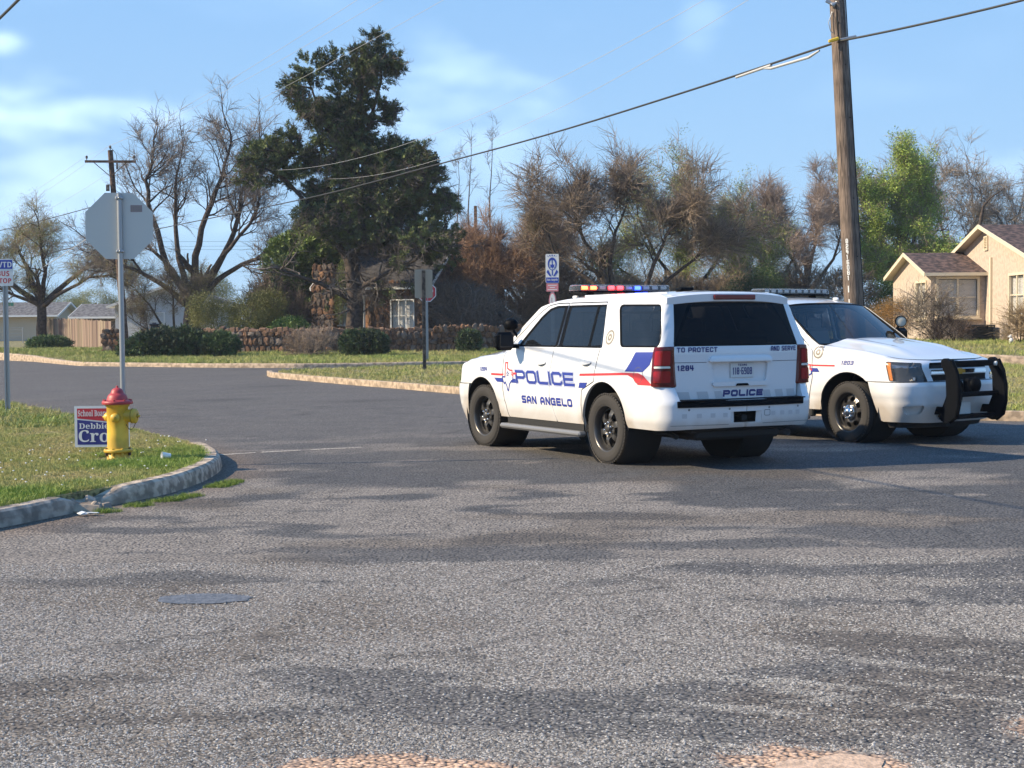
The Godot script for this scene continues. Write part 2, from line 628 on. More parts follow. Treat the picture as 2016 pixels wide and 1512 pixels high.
# ---- block lettering: strokes on a unit box
const GLYPH := {
	"P": [[0,0,0,1,.85,1,1,.86,1,.56,.85,.42,0,.42]], "O": [[.15,0,.85,0,1,.15,1,.85,.85,1,.15,1,0,.85,0,.15,-9]], "0": [[.15,0,.85,0,1,.15,1,.85,.85,1,.15,1,0,.85,0,.15,-9]],
	"L": [[0,1,0,.12,.12,0,1,0]], "I": [[.5,0,.5,1]], "C": [[1,.72,1,.85,.85,1,.15,1,0,.85,0,.15,.15,0,.85,0,1,.15,1,.28]], "E": [[1,1,0,1,0,0,1,0],[0,.5,.9,.5]],
	"S": [[1,1,.14,1,0,.88,0,.62,.14,.5,.86,.5,1,.38,1,.12,.86,0,0,0]], "A": [[0,0,0,.7,.3,1,.7,1,1,.7,1,0],[0,.36,1,.36]], "N": [[0,0,0,1,.12,1,.88,0,1,0,1,1]],
	"G": [[1,.8,1,.85,.85,1,.15,1,0,.85,0,.15,.15,0,1,0,1,.5,.5,.5]], "T": [[0,1,1,1],[.5,1,.5,0]], "R": [[0,0,0,1,.85,1,1,.86,1,.56,.85,.42,0,.42],[.5,.42,1,0]],
	"D": [[0,0,.85,0,1,.15,1,.85,.85,1,0,1,-9]], "V": [[0,1,.5,0,1,1]], "X": [[0,1,1,0],[0,0,1,1]], "B": [[0,0,.88,0,1,.12,1,.4,.9,.5,1,.6,1,.88,.88,1,0,1,-9],[0,.5,.9,.5]],
	"U": [[0,1,0,.15,.15,0,.85,0,1,.15,1,1]], "H": [[0,0,0,1],[1,0,1,1],[0,.5,1,.5]], "F": [[1,1,0,1,0,0],[0,.5,.9,.5]], "Y": [[0,1,.5,.5,1,1],[.5,.5,.5,0]],
	"1": [[.25,.85,.55,1,.55,0]], "2": [[0,.85,.15,1,.86,1,1,.88,1,.62,.86,.5,.14,.5,0,.38,0,0,1,0]], "8": [[.14,0,.86,0,1,.14,1,.4,.9,.5,1,.6,1,.86,.86,1,.14,1,0,.86,0,.6,.1,.5,0,.4,0,.14,-9],[.1,.5,.9,.5]],
	"4": [[0,1,0,.4,1,.4],[.75,1,.75,0]], "3": [[0,1,.86,1,1,.88,1,.6,.9,.5,1,.4,1,.12,.86,0,0,0],[.3,.5,.9,.5]], "6": [[1,1,.14,1,0,.86,0,.14,.14,0,.86,0,1,.14,1,.38,.86,.52,0,.52]],
	"9": [[0,0,.86,0,1,.14,1,.86,.86,1,.14,1,0,.86,0,.62,.14,.48,1,.48]], "7": [[0,1,1,1,.4,0]], ".": [[.3,.5,.7,.5]], "M": [[0,0,0,1,.5,.4,1,1,1,0]], "W": [[0,1,.25,0,.5,.7,.75,0,1,1]], "K": [[0,0,0,1],[1,1,.1,.5,1,0]],
}

# returns [outers, holes] of a text with its lower left corner at the origin; advance to +x
func words(text: String, h: float, w: float, t: float, gap: float, slant := 0.0) -> Array:
	var outs := []
	var holes := []
	var x := 0.0
	for ch in text:
		if ch == " ":
			x += w * 0.7
			continue
		var cw := w
		if ch == "I": cw = t
		elif ch == ".": cw = w * 0.5
		elif ch == "1": cw = w * 0.7
		var go := []
		var gh := []
		for st: Array in GLYPH[ch]:
			var pl := PackedVector2Array()
			var closed: bool = st[-1] == -9
			for i in range(0, st.size() - (1 if closed else 0), 2):
				var p := Vector2(x + t / 2 + st[i] * (cw - t), t / 2 + st[i + 1] * (h - t))
				p.x += slant * p.y
				pl.append(p)
			if closed: pl.append(pl[0])
			var res := Geometry2D.offset_polyline(pl, t / 2, Geometry2D.JOIN_MITER, Geometry2D.END_JOINED if closed else Geometry2D.END_BUTT if ch in "CG" else Geometry2D.END_SQUARE)
			if ch == "I":
				res = [PackedVector2Array([Vector2(x, 0), Vector2(x + t, 0), Vector2(x + t + slant * h, h), Vector2(x + slant * h, h)])]
			if closed:
				res = [Geometry2D.offset_polygon(pl.slice(0, -1), t / 2, Geometry2D.JOIN_MITER)[0]]
				gh.append_array(Geometry2D.offset_polygon(pl.slice(0, -1), -t / 2, Geometry2D.JOIN_MITER))
			for r: PackedVector2Array in res:
				if Geometry2D.is_polygon_clockwise(r):
					gh.append(r)
					continue
				var nh := []
				for hh in gh:
					if closed: nh.append(hh)
					else: nh.append_array(Geometry2D.clip_polygons(hh, r))
				gh = nh
				if go.is_empty():
					go.append(r)
				else:
					var all := Geometry2D.merge_polygons(go[0], r)
					var keep := []
					for q in all:
						if Geometry2D.is_polygon_clockwise(q): gh.append(q)
						else: keep.append(q)
					go = keep + go.slice(1)
		outs.append_array(go)
		holes.append_array(gh)
		x += cw + gap
	return [outs, holes, x - gap]

func moved(polys: Array, at: Vector2, flip := 1.0) -> Array:
	var r := []
	for p: PackedVector2Array in polys:
		var q := PackedVector2Array()
		for k in p: q.append(at + Vector2(k.x * flip, k.y))
		r.append(q)
	return r

func type_mesh(text: String, serif: bool, h: float, width: float) -> MB:   # flat lettering, lower left at the origin, in the xy plane
	var tm := TextMesh.new()
	var sf := SystemFont.new()
	sf.font_names = PackedStringArray(["Droid Serif" if serif else "Droid Sans"])
	sf.font_weight = 700
	tm.font = sf
	tm.font_size = 64
	tm.pixel_size = 0.01
	tm.depth = 0.0
	tm.text = text
	var ar := tm.get_mesh_arrays()
	var mb := MB.new()
	if ar.size() == 0 or ar[Mesh.ARRAY_VERTEX] == null: return mb
	var vs: PackedVector3Array = ar[Mesh.ARRAY_VERTEX]
	var ix = ar[Mesh.ARRAY_INDEX]
	var bb := AABB(vs[0], Vector3.ZERO)
	for q in vs: bb = bb.expand(q)
	var k := Vector3(width / bb.size.x, h / bb.size.y, 0)
	var num: int = ix.size() if ix != null else vs.size()
	for i in range(0, num, 3):
		var p := []
		for j in 3:
			var id: int = ix[i + j] if ix != null else i + j
			p.append((vs[id] - bb.position) * k)
		mb.flat(p[0], p[1], p[2], Vector3.BACK)
	return mb

# ------------------------------------------------------------------ police vehicles (own axes: x forward from the rear axle, y up, z to the right)
class Car:
	var W: Tab      # half width by height
	var R: Tab      # rear face by height
	var F: Tab      # front face by height
	var T: Tab      # fender top by x
	var r_low := 0.09
	var r_high := 0.045
	var bow := 0.10
	var rx := 0.30
	var rz := 0.52
	var sh := 0.12
	var crown := 0.07
	var tilt := 0.0
	func cr(y: float) -> float: return lerpf(r_low, r_high, smoothstep(1.18, 1.36, y))
	func xs() -> float: return F.at(0.9) - rx
	func al() -> float: return PI / 2 * (rx + rz) / 2
	func top(s: float) -> float:
		var x := s
		if s > xs(): x = xs() + rx * sin(minf((s - xs()) / al(), 1.0) * PI / 2)
		return T.at(x)
	func round_in(s: float, y: float) -> float:
		if s < 2.2: return 0.0
		var t := clampf((y - (top(s) - 0.10)) / 0.10, 0.0, 1.0)
		return smoothstep(2.2, 2.6, s) * (1.0 - sqrt(maxf(0.0, 1.0 - t * t)))
	func side(p: Vector2, off: float, sg: float) -> Vector3:
		var s := p.x
		var y := p.y
		var w := W.at(y) + off
		var ri := round_in(s, y)
		w -= sh * ri
		if s > 2.6: w -= 0.02 * pow((minf(s, 3.6) - 2.6), 2)
		if s < -0.3: w -= 0.03 * pow((-0.3 - maxf(s, -1.1)), 2)
		var xf := F.at(y) + off - 0.07 * ri
		var x0 := xf - rx
		var l := al()
		if s > x0:
			var a := (s - x0) / l * PI / 2
			if a <= PI / 2: return Vector3(x0 + rx * sin(a), y, sg * (w - rz + rz * cos(a)))
			return Vector3(xf, y, sg * maxf(0.0, w - rz - (s - x0 - l)))
		var rr := cr(y)
		var xr := R.at(y) - off + bow * pow((w - rr) / 0.95, 2)
		if s < xr + rr:
			var a := (xr + rr - s) / rr
			if a <= PI / 2: return Vector3(xr + rr - rr * sin(a), y, sg * (w - rr + rr * cos(a)))
			var z := maxf(0.0, w - rr - (a - PI / 2) * rr)
			return Vector3(R.at(y) - off + bow * pow(z / 0.95, 2), y, sg * z)
		return Vector3(s, y, sg * w)
	func rs(z: float, y: float) -> float:      # s of a point on the rear face
		var w := W.at(y) - 0.03 * 0.64
		var rr := cr(y)
		return R.at(y) + bow * pow((w - rr) / 0.95, 2) + rr - rr * PI / 2 - (w - rr - z)
	func fs(z: float, y: float) -> float:      # s of a point on the front face
		var w := W.at(y) - 0.02
		var x0 := F.at(y) - rx
		if z < w - rz: return x0 + al() + (w - rz - z)
		return x0 + al() * acos(clampf((z - (w - rz)) / rz, 0, 1)) / (PI / 2)
	func rear(p: Vector2, off: float) -> Vector3:   # p = (z, y)
		return Vector3(R.at(p.y) - off + bow * pow(p.x / 0.95, 2), p.y, p.x)
	func hood(p: Vector2, off: float) -> Vector3:   # p = (x, z)
		var ye := T.at(p.x)
		var h := W.at(ye) - sh
		var k := 1.0 - pow(minf(absf(p.y) / h, 1.0), 2.5)
		var zf := h - rz
		var xe := xs() - .07 + rx * (sqrt(maxf(0.0, 1.0 - pow(clampf((absf(p.y) - zf) / rz, 0, 1), 2))))
		var c := crown * lerpf(1.0, 0.6, smoothstep(2.5, 3.8, p.x)) * smoothstep(-.02, .55, xe - p.x)
		var rid := 0.018 * exp(-pow((absf(p.y) - 0.52) / 0.09, 2)) * smoothstep(3.75, 3.2, p.x)
		return Vector3(p.x, ye + c * k + rid + off, p.y)

func wheel_at(car: Node3D, x: float, sg: float, steer: float, round_holes: bool) -> void:
	var w := pnode("wheel", car, Vector3(x, 0.385, 0.865 * sg))
	w.rotation.y = steer
	var b := Basis(Vector3(1, 0, 0), Vector3(0, 0, sg), Vector3(0, -sg, 0))   # lathe axis points outwards
	if sg < 0: b = Basis(Vector3(1, 0, 0), Vector3(0, 0, -1), Vector3(0, 1, 0))
	var xf := Transform3D(b, Vector3.ZERO)
	var ty := MB.new()
	ty.lathe([Vector2(.245, -.13), Vector2(.30, -.135), Vector2(.352, -.125), Vector2(.374, -.105), Vector2(.383, -.07), Vector2(.385, -.035), Vector2(.376, -.033), Vector2(.376, -.027), Vector2(.386, -.025), Vector2(.387, .025), Vector2(.377, .027), Vector2(.377, .033), Vector2(.385, .035), Vector2(.383, .07), Vector2(.374, .105), Vector2(.362, .119), Vector2(.352, .125), Vector2(.345, .1255), Vector2(.318, .134), Vector2(.31, .132), Vector2(.28, .130), Vector2(.258, .121), Vector2(.247, .112), Vector2(.244, -.13)], xf, 48)
	# shoulder blocks
	for i in 56:
		var a := TAU * i / 56
		for s: float in [-1, 1]:
			var q := Basis(b.y, a)
			ty.box(q * (b * Vector3(0.3765, s * 0.103, 0)), Vector3(.020, .026, .030), q * b * Basis(Vector3.BACK, s * -0.35))
	part("tyre", ty, M.tyre, w)
	var rim := MB.new()
	var holes := []
	var n := 8 if round_holes else 6
	for i in n:
		var a := TAU * i / n + 0.2
		if round_holes:
			var q := PackedVector2Array()
			for k in ell(0.168, 0, .036, .042, 14): q.append(k.rotated(a))
			holes.append(q)
		else:
			var q := PackedVector2Array()
			for k in soft(pv2([0.10, -.026, .200, -.072, .210, 0, .200, .072, .10, .026]), .02): q.append(k.rotated(a))
			holes.append(q)
	var dish := func(p: Vector2) -> Vector3:
		var r := p.length()
		var h := 0.045 + 0.035 * exp(-pow((r - 0.135) / 0.05, 2)) + (0.02 if r < 0.08 else 0.0)
		return b * Vector3(p.x, h, p.y)
	var dish2 := func(p: Vector2) -> Vector3: return dish.call(p) - b.y * 0.025
	sheet(rim, [ell(0, 0, .232, .232, 48)], holes, 0.04, dish, b * Vector3(0, -2, 0), dish2)
	rim.lathe([Vector2(.232, .02), Vector2(.232, .06), Vector2(.238, .10), Vector2(.250, .120), Vector2(.258, .120), Vector2(.256, .10)], xf, 40)
	rim.lathe([Vector2(.225, .03), Vector2(.225, -.12), Vector2(.02, -.11)], xf, 28)
	part("rim", rim, M.rim2 if round_holes else M.rim, w)
	var cap := MB.new()
	if round_holes:
		cap.lathe([Vector2(.098, .075), Vector2(.096, .10), Vector2(.088, .108), Vector2(.06, .112), Vector2(.052, .14), Vector2(.03, .15), Vector2(0, .152)], xf, 24)
		for i in 6:
			var q := Basis(b.y, TAU * i / 6 + .3)
			cap.lathe([Vector2(.014, 0), Vector2(.014, .025), Vector2(.008, .032), Vector2(0, .032)], Transform3D(q * b, q * (b * Vector3(.077, .108, 0))), 6)
		part("hub_cap", cap, M.chrome, w)
	else:
		cap.lathe([Vector2(.046, .05), Vector2(.046, .095), Vector2(.038, .103), Vector2(0, .105)], xf, 20)
		part("hub_cap", cap, M.rim, w)
		var lug := MB.new()
		for i in 6:
			var q := Basis(b.y, TAU * i / 6 + .3)
			lug.lathe([Vector2(.013, 0), Vector2(.013, .03), Vector2(.007, .036), Vector2(0, .036)], Transform3D(q * b, q * (b * Vector3(.068, .068, 0))), 6)
		part("lug_nuts", lug, M.chrome, w)

func lightbar(car: Node3D, at: Vector3, half: float, lit: bool) -> void:
	var lb := pnode("light_bar", car, at)
	var base := MB.new()
	base.box(Vector3(0, -.045, 0), Vector3(.26, .022, half * 2 - .06), Basis(), .008)
	for s: float in [-1, 1]:
		base.box(Vector3(0, -.075, s * (half - .25)), Vector3(.10, .05, .06), Basis(), .01)
	part("base", base, M.black, lb)
	# dome profile: rounded rectangle in plan, clear
	var dome := MB.new()
	var pl := soft(rect2(-.145, -half, .145, half), .13, 5)
	var hs := [[-.034, 1.0], [-.03, 1.02], [.018, 1.0], [.03, .96], [.036, .88]]
	for i in hs.size() - 1:
		for k in pl.size():
			var a := pl[k]
			var b := pl[(k + 1) % pl.size()]
			var f := func(p: Vector2, j: int) -> Vector3: return Vector3(p.x * hs[j][1], hs[j][0], p.y * (1.0 - (1.0 - hs[j][1]) * .3))
			dome.quad(f.call(a, i), f.call(b, i), f.call(b, i + 1), f.call(a, i + 1), Vector3(a.x + b.x, .02, (a.y + b.y) * .2))
	var top := func(p: Vector2) -> Vector3: return Vector3(p.x * .88, .036, p.y * (1.0 - .12 * .3))
	sheet(dome, [pl], [], .2, top, Vector3(0, -1, 0))
	part("clear_cover", dome, M.lens, lb)
	var fr := MB.new()
	fr.box(Vector3(0, .0, 0), Vector3(.05, .05, half * 1.9), Basis(), .006)
	for i in 11:
		fr.box(Vector3(0, -.002, (i - 5) * half * .185), Vector3(.25, .045, .012))
	part("frame", fr, M.black, lb)
	# lamp modules facing back and front
	for i in 10:
		var z := (i - 4.5) * half * .185
		for s: float in [-1, 1]:
			var mm := MB.new()
			mm.box(Vector3(s * .085, -.001, z), Vector3(.05, .042, half * .145), Basis(), .008)
			var m: Material = M.module
			if lit and s < 0:
				if i in [0, 1]: m = M.glow_amber
				elif i in [3, 4]: m = M.glow_red
				elif i == 6: m = M.glow_blue
			elif lit and i == 0: m = M.glow_amber
			part("lamp_module", mm, m, lb)
	if lit:
		for k: Array in [[-half * .74, Color(1, .35, .08)], [-half * .2, Color(1, .05, .03)], [half * .28, Color(.08, .2, 1)]]:
			var o := OmniLight3D.new()
			o.name = "flash_lamp"
			o.light_color = k[1]
			o.light_energy = 0.010
			o.light_size = 0.04
			o.omni_range = 6.0
			o.omni_attenuation = 2.0
			o.shadow_enabled = true
			lb.add_child(o, true)
			o.position = Vector3(-.24, 0, k[0])

func dusty(mb: MB) -> MB:   # road dust on the lower panels, thicker round the wheels
	mb.c.resize(mb.v.size())
	for i in mb.v.size():
		var p := mb.v[i]
		var w := minf(Vector2(p.x, p.y - .4).length(), Vector2(p.x - 2.946, p.y - .4).length())
		var n := fine.get_noise_3dv(p * 5.0) * .5 + fine.get_noise_3dv(p * 17.0) * .3
		var d := clampf(smoothstep(.66, .36, p.y + n * .18) * .55 + smoothstep(.66, .46, w + n * .12) * smoothstep(.95, .4, p.y) * .5, 0, .75)
		mb.c[i] = Color(1, 1, 1).lerp(Color(.60, .49, .37), d)
	return mb

func decal(car: Car, node: Node3D, called: String, polys: Array, holes: Array, m: Material, sg: float, off := 0.003) -> void:
	if called.ends_with("lettering") and polys.size() > 1:
		for q in polys: decal(car, node, called, [q], holes, m, sg, off)
		return
	var mb := MB.new()
	sheet(mb, polys, holes, .09, func(p: Vector2) -> Vector3: return car.side(p, off, sg), Vector3(1.3, .9, 0))
	part(called, mb, m, node)

func rear_decal(car: Car, node: Node3D, called: String, polys: Array, holes: Array, m: Material, off := 0.003, step := .12) -> void:
	if called.ends_with("lettering") and polys.size() > 1:
		for q in polys: rear_decal(car, node, called, [q], holes, m, off, step)
		return
	var mb := MB.new()
	sheet(mb, polys, holes, step, func(p: Vector2) -> Vector3: return car.rear(p, off), Vector3(1, .9, 0))
	part(called, mb, m, node)

func police_car(newer: bool, label: String) -> Node3D:
	var o := thing("police_car", label, "police car", Vector3.ZERO, 0.0, "white police utility vehicles")
	var c := Car.new()
	c.W = Tab.new([Vector2(.25, .93), Vector2(.36, .965), Vector2(.5, .996), Vector2(.575, 1.002), Vector2(.60, 1.014), Vector2(.72, 1.019), Vector2(.95, 1.016), Vector2(1.1, 1.003), Vector2(1.22, .99), Vector2(1.30, .966), Vector2(1.71, .842), Vector2(1.77, .815), Vector2(1.83, .75), Vector2(1.90, .62)], 3)
	c.R = Tab.new([Vector2(.3, -1.14), Vector2(1.10, -1.14), Vector2(1.28, -1.145), Vector2(1.74, -.99), Vector2(1.9, -.94)], 4)
	c.F = Tab.new([Vector2(.2, 3.80), Vector2(.34, 3.86), Vector2(.5, 3.92), Vector2(.74, 3.93), Vector2(.80, 3.89), Vector2(1.04, 3.85), Vector2(1.2, 3.80)], 3)
	if newer:
		c.F = Tab.new([Vector2(.2, 3.72), Vector2(.34, 3.78), Vector2(.5, 3.84), Vector2(.74, 3.85), Vector2(.80, 3.82), Vector2(1.04, 3.78), Vector2(1.2, 3.72)], 3)
		c.T = Tab.new([Vector2(2.3, 1.20), Vector2(2.6, 1.19), Vector2(3.2, 1.13), Vector2(3.6, 1.07), Vector2(3.9, 1.01)], 6, .02)
		c.crown = .10
	else:
		c.T = Tab.new([Vector2(2.3, 1.23), Vector2(2.6, 1.215), Vector2(3.2, 1.15), Vector2(3.6, 1.07), Vector2(3.9, 1.035)], 6, .02)
		c.crown = .10
	var ctr := Vector3(1.3, .9, 0)
	var send := c.fs(0.0, .9) + .04
	var body := pnode("shell", o)
	body.name = "shell"
	body.free()
	var holder := o
	# ---- outlines (s, y)
	var arch_r := ell(0, .44, .455, .46, 44)
	var arch_f := ell(2.946, .44, .46, .435 + (0.02 if not newer else 0.0), 44)
	var out := PackedVector2Array([Vector2(-1.17, .85), Vector2(-.15, .85), Vector2(-.15, .44), Vector2(.3, .40), Vector2(2.6, .40), Vector2(2.95, .5), Vector2(3.2, .785)])
	var k := 3.38
	while k < send:
		out.append(Vector2(k, .785)); k += .06
	out.append(Vector2(send, .785))
	k = send
	while k > 2.46:
		out.append(Vector2(k, c.top(k))); k -= .05
	out.append_array(pv2([2.40, 1.235, 1.70, 1.735, 1.58, 1.765, 1.40, 1.80, 1.2, 1.82, .9, 1.83, -1.17, 1.83]))
	var f_door := soft(pv2([2.26, .405, 2.36, .80, 2.345, 1.16, 2.10, 1.355, 1.70, 1.645, 1.50, 1.745, 1.30, 1.768, 1.055, 1.768, 1.065, 1.28, 1.125, 1.27, 1.19, .98, 1.20, .72, 1.10, .46, 1.08, .405]), .03)
	var r_door := soft(pv2([1.07, .405, 1.10, .47, 1.19, .72, 1.18, .98, 1.115, 1.27, 1.05, 1.28, 1.042, 1.768, .22, 1.768, .11, 1.27, .19, 1.0, .20, .90, .46, .80, .50, .46, .46, .405]), .02)
	var f_glass := soft(pv2([1.945, 1.285, 1.86, 1.375, 1.60, 1.60, 1.45, 1.69, 1.30, 1.722, 1.125, 1.725, 1.13, 1.285]), .03)
	var r_glass := soft(pv2([.985, 1.285, .985, 1.725, .40, 1.725, .40, 1.285]), .03)
	var v_glass := soft(pv2([.355, 1.725, .225, 1.725, .105, 1.30, .355, 1.285]), .03)
	var q_glass := soft(pv2([-.085, 1.725, -.865, 1.715, -.985, 1.40, -1.0, 1.30, -.30, 1.295]), .05)
	var win: PackedVector2Array = soft(pv2([2.03, 1.265, 1.88, 1.40, 1.62, 1.622, 1.46, 1.715, 1.30, 1.747, .20, 1.747, .075, 1.265]), .03)
	var f_win: Array = Geometry2D.clip_polygons(win, rect2(-1, 0, 1.057, 3))
	var qwin: PackedVector2Array = Geometry2D.offset_polygon(q_glass, .018, Geometry2D.JOIN_ROUND)[0]
	var lamp := soft(PackedVector2Array([Vector2(3.53, 1.035), Vector2(3.60, .79), Vector2(c.fs(.62, .78), .775), Vector2(c.fs(.66, .9), .90), Vector2(c.fs(.69, 1.01), 1.012)]), .03)
	var gr_top := PackedVector2Array([Vector2(c.fs(.58, 1.0), 1.012), Vector2(c.fs(.56, .95), .940), Vector2(send, .940), Vector2(send, 1.018)])
	var gr_low := PackedVector2Array([Vector2(c.fs(.555, .85), .864), Vector2(c.fs(.52, .8), .787), Vector2(send, .787), Vector2(send, .864)])
	var tail := soft(PackedVector2Array([Vector2(-.955, 1.285), Vector2(-.96, .875), Vector2(c.rs(.775, .88), .868), Vector2(c.rs(.80, 1.29), 1.292)]), .02)
	var grow := func(p: PackedVector2Array, d: float) -> PackedVector2Array: return Geometry2D.offset_polygon(p, d, Geometry2D.JOIN_MITER)[0]
	var holes := [arch_r, arch_f, grow.call(f_door, .012), grow.call(r_door, .012), win, qwin, lamp, gr_top, gr_low, tail]
	var inner := [arch_r, arch_f, win, qwin]
	var mb := MB.new()
	var dark := MB.new()
	var glass_side := [f_glass, r_glass, v_glass, q_glass]
	var paint: Material = M.paint
	for sg: float in [-1.0, 1.0]:
		var f0 := func(p: Vector2) -> Vector3: return c.side(p, 0.0, sg)
		var fi := func(p: Vector2) -> Vector3: return c.side(p, -.03, sg)
		var ft := func(p: Vector2) -> Vector3: return c.side(p, -.006, sg)
		var fg := func(p: Vector2) -> Vector3: return c.side(p, -.010, sg)
		sheet(mb, [out], holes, .05, f0, ctr)
		sheet(dark, [out], inner, .2, fi, ctr)
		for d in 2:
			var dm := MB.new()
			var dn: PackedVector2Array = [f_door, r_door][d]
			sheet(dm, [dn], [win, arch_r, arch_f] , .075, f0, ctr)
			# hem of the door
			for i in dn.size():
				var a := dn[i]
				var b := dn[(i + 1) % dn.size()]
				if not Geometry2D.is_point_in_polygon((a + b) / 2, arch_r):
					dm.quad(f0.call(a), f0.call(b), fi.call(b), fi.call(a), Vector3(a.x + b.x - 2 * (1.7 if d == 0 else .6), 0, 0))
			var dp := part("front_door" if d == 0 else "rear_door", dusty(dm), paint, o)
			var hd := MB.new()
			var hx := 1.40 if d == 0 else .38
			var hy := 1.085 if d == 0 else 1.105
			var hp := func(q: Vector2) -> Vector3: return c.side(q, .012 + .022 * maxf(0.0, 1.0 - pow((q.x - hx) / .115, 2)), sg)
			sheet(hd, [ell(hx, hy, .115, .026, 20)], [], .05, hp, ctr, f0)
			part("door_handle", hd, paint, dp)
			var cup := MB.new()
			sheet(cup, [ell(hx, hy - .014, .085, .040, 20)], [], .05, func(q: Vector2) -> Vector3: return c.side(q, .002, sg), ctr)
			part("handle_recess", cup, M.recess, dp)
		for wq: PackedVector2Array in [win, qwin]:
			var trim := MB.new()
			sheet(trim, [wq], glass_side, .1, ft, ctr)
			part("window_trim", trim, M.black, o)
		for g in 4:
			var gm := MB.new()
			sheet(gm, [glass_side[g]], [], .1, fg, ctr)
			part(["front_door_window", "rear_door_window", "vent_window", "quarter_window"][g], gm, M.glass, o)
		# bright beltline strip
		var st := MB.new()
		var belt := func(p: Vector2) -> Vector3: return c.side(p, .006, sg)
		sheet(st, [rect2(.07, 1.252, 2.0, 1.264)], [], .2, belt, ctr, f0)
		part("belt_trim", st, M.paint_dull, o)
		# head lamp
		var hl := pnode("headlight", o)
		var cav := MB.new()
		sheet(cav, [lamp], [], .06, func(p: Vector2) -> Vector3: return c.side(p, -.05, sg), ctr)
		part("housing", cav, M.lamp_dark, hl)
		var rf := MB.new()
		for q: Array in [[.85, .945, .070], [.73, .93, .055]]:
			var pc: Vector3 = c.side(Vector2(c.fs(q[0], q[1]), q[1]), -.035, sg)
			rf.lathe([Vector2(.0, -.03), Vector2(q[2] * .7, -.015), Vector2(q[2] * 1.1, .02)], Transform3D(Basis(Vector3(0, 1, 0), Vector3(1, 0, 0), Vector3(0, 0, -1)), pc), 16)
		rf.box(c.side(Vector2(c.fs(.80, .81), .822), -.03, sg), Vector3(.03, .035, .26), Basis(Vector3.UP, sg * .45))
		part("reflector", rf, M.chrome, hl)
		var am := MB.new()
		sheet(am, [soft(PackedVector2Array([Vector2(3.535, 1.02), Vector2(3.60, .80), Vector2(3.66, .80), Vector2(3.61, 1.02)]), .01)], [], .05, func(p: Vector2) -> Vector3: return c.side(p, -.012, sg), ctr)
		part("turn_signal", am, M.amber, hl)
		var ln := MB.new()
		sheet(ln, [lamp], [], .06, func(p: Vector2) -> Vector3: return c.side(p, -.003, sg), ctr)
		part("lens", ln, M.lens_clear, hl)
		# tail lamp
		var tl := pnode("tail_light", o)
		var tm := MB.new()
		sheet(tm, [tail], [], .04, func(p: Vector2) -> Vector3: return c.side(p, .016, sg), ctr, fi)
		part("lamp_body", tm, M.red_dark, tl)
		for q: Array in [[1.17, .075, "red"], [1.075, .011, "clear"], [.975, .06, "red"]]:
			var lm := MB.new()
			sheet(lm, [soft(PackedVector2Array([Vector2(-1.0, q[0] + q[1]), Vector2(-1.0, q[0] - q[1]), Vector2(c.rs(.815, q[0]), q[0] - q[1]), Vector2(c.rs(.82, q[0]), q[0] + q[1])]), .02)], [], .04, func(p: Vector2) -> Vector3: return c.side(p, .021, sg), ctr)
			part("red_lens" if q[2] == "red" else "reverse_lens", lm, M.red_lens if q[2] == "red" else M.lens_white, tl)
		# wheel houses, arch lips
		for ax: float in [0.0, 2.946]:
			var wh := MB.new()
			var b := Basis(Vector3(1, 0, 0), Vector3(0, 0, sg), Vector3(0, 1, 0))
			wh.lathe([Vector2(.475, .55), Vector2(.47, .985)], Transform3D(b, Vector3(ax, .44, 0)), 32)
			wh.lathe([Vector2(.0, .55), Vector2(.475, .55)], Transform3D(b, Vector3(ax, .44, 0)), 32)
			part("wheel_house", wh, M.black_dull, o)
		# running board
		var rb := MB.new()
		rb.box(Vector3(1.38, .36, sg * .93), Vector3(1.90, .11, .08), Basis(), .015)
		rb.box(Vector3(1.36, .285, sg * .985), Vector3(1.80, .04, .12), Basis(), .015)
		part("running_board", rb, M.black_dull, o)
		var rs_ := MB.new()
		rs_.box(Vector3(1.36, .300, sg * 1.035), Vector3(1.92, .060, .11), Basis(), .022)
		part("step_strip", rs_, M.step_grey, o)
		# mirror
		var mr := pnode("door_mirror", o)
		var mm := MB.new()
		mm.box(Vector3(2.02, 1.33, sg * 1.17), Vector3(.13, .22, .26), Basis(Vector3.UP, sg * -.15), .045)
		mm.box(Vector3(2.03, 1.27, sg * 1.02), Vector3(.10, .05, .16), Basis(), .015)
		part("mirror_case", mm, M.black, mr)
		var mg := MB.new()
		mg.box(Vector3(1.953, 1.335, sg * 1.17), Vector3(.006, .15, .19), Basis(Vector3.UP, sg * -.15))
		part("mirror_glass", mg, M.mirror, mr)
	part("body_panels", dusty(mb), paint, o)
	part("inner_shell", dark, M.black_dull, o)
	# ---- hood
	var hp2 := PackedVector2Array()
	var s2 := 2.46
	var arr := []
	while s2 < send:
		var p := c.side(Vector2(s2, c.top(s2)), 0.0, 1.0)
		arr.append(Vector2(p.x, p.z)); s2 += .05
	arr.append(Vector2(c.side(Vector2(send, c.top(send)), 0, 1).x, 0.0))
	for p: Vector2 in arr: hp2.append(p)
	for i in range(arr.size() - 2, -1, -1): hp2.append(Vector2(arr[i].x, -arr[i].y))
	hp2.append(Vector2(2.52, -.45)); hp2.append(Vector2(2.55, 0)); hp2.append(Vector2(2.52, .45))
	var hm := MB.new()
	sheet(hm, [hp2], [], .08, func(p: Vector2) -> Vector3: return c.hood(p, 0.0), Vector3(3, 0, 0))
	part("hood", hm, paint, o)
	# ---- roof
	var rp := PackedVector2Array()
	for q: Array in [[1.66, 1.75], [1.58, 1.765], [1.40, 1.80], [1.2, 1.82], [.9, 1.83], [0.0, 1.83], [-.86, 1.83]]: rp.append(Vector2(q[0], c.W.at(q[1])))
	for i in range(6, -1, -1): rp.append(Vector2(rp[i].x, -rp[i].y))
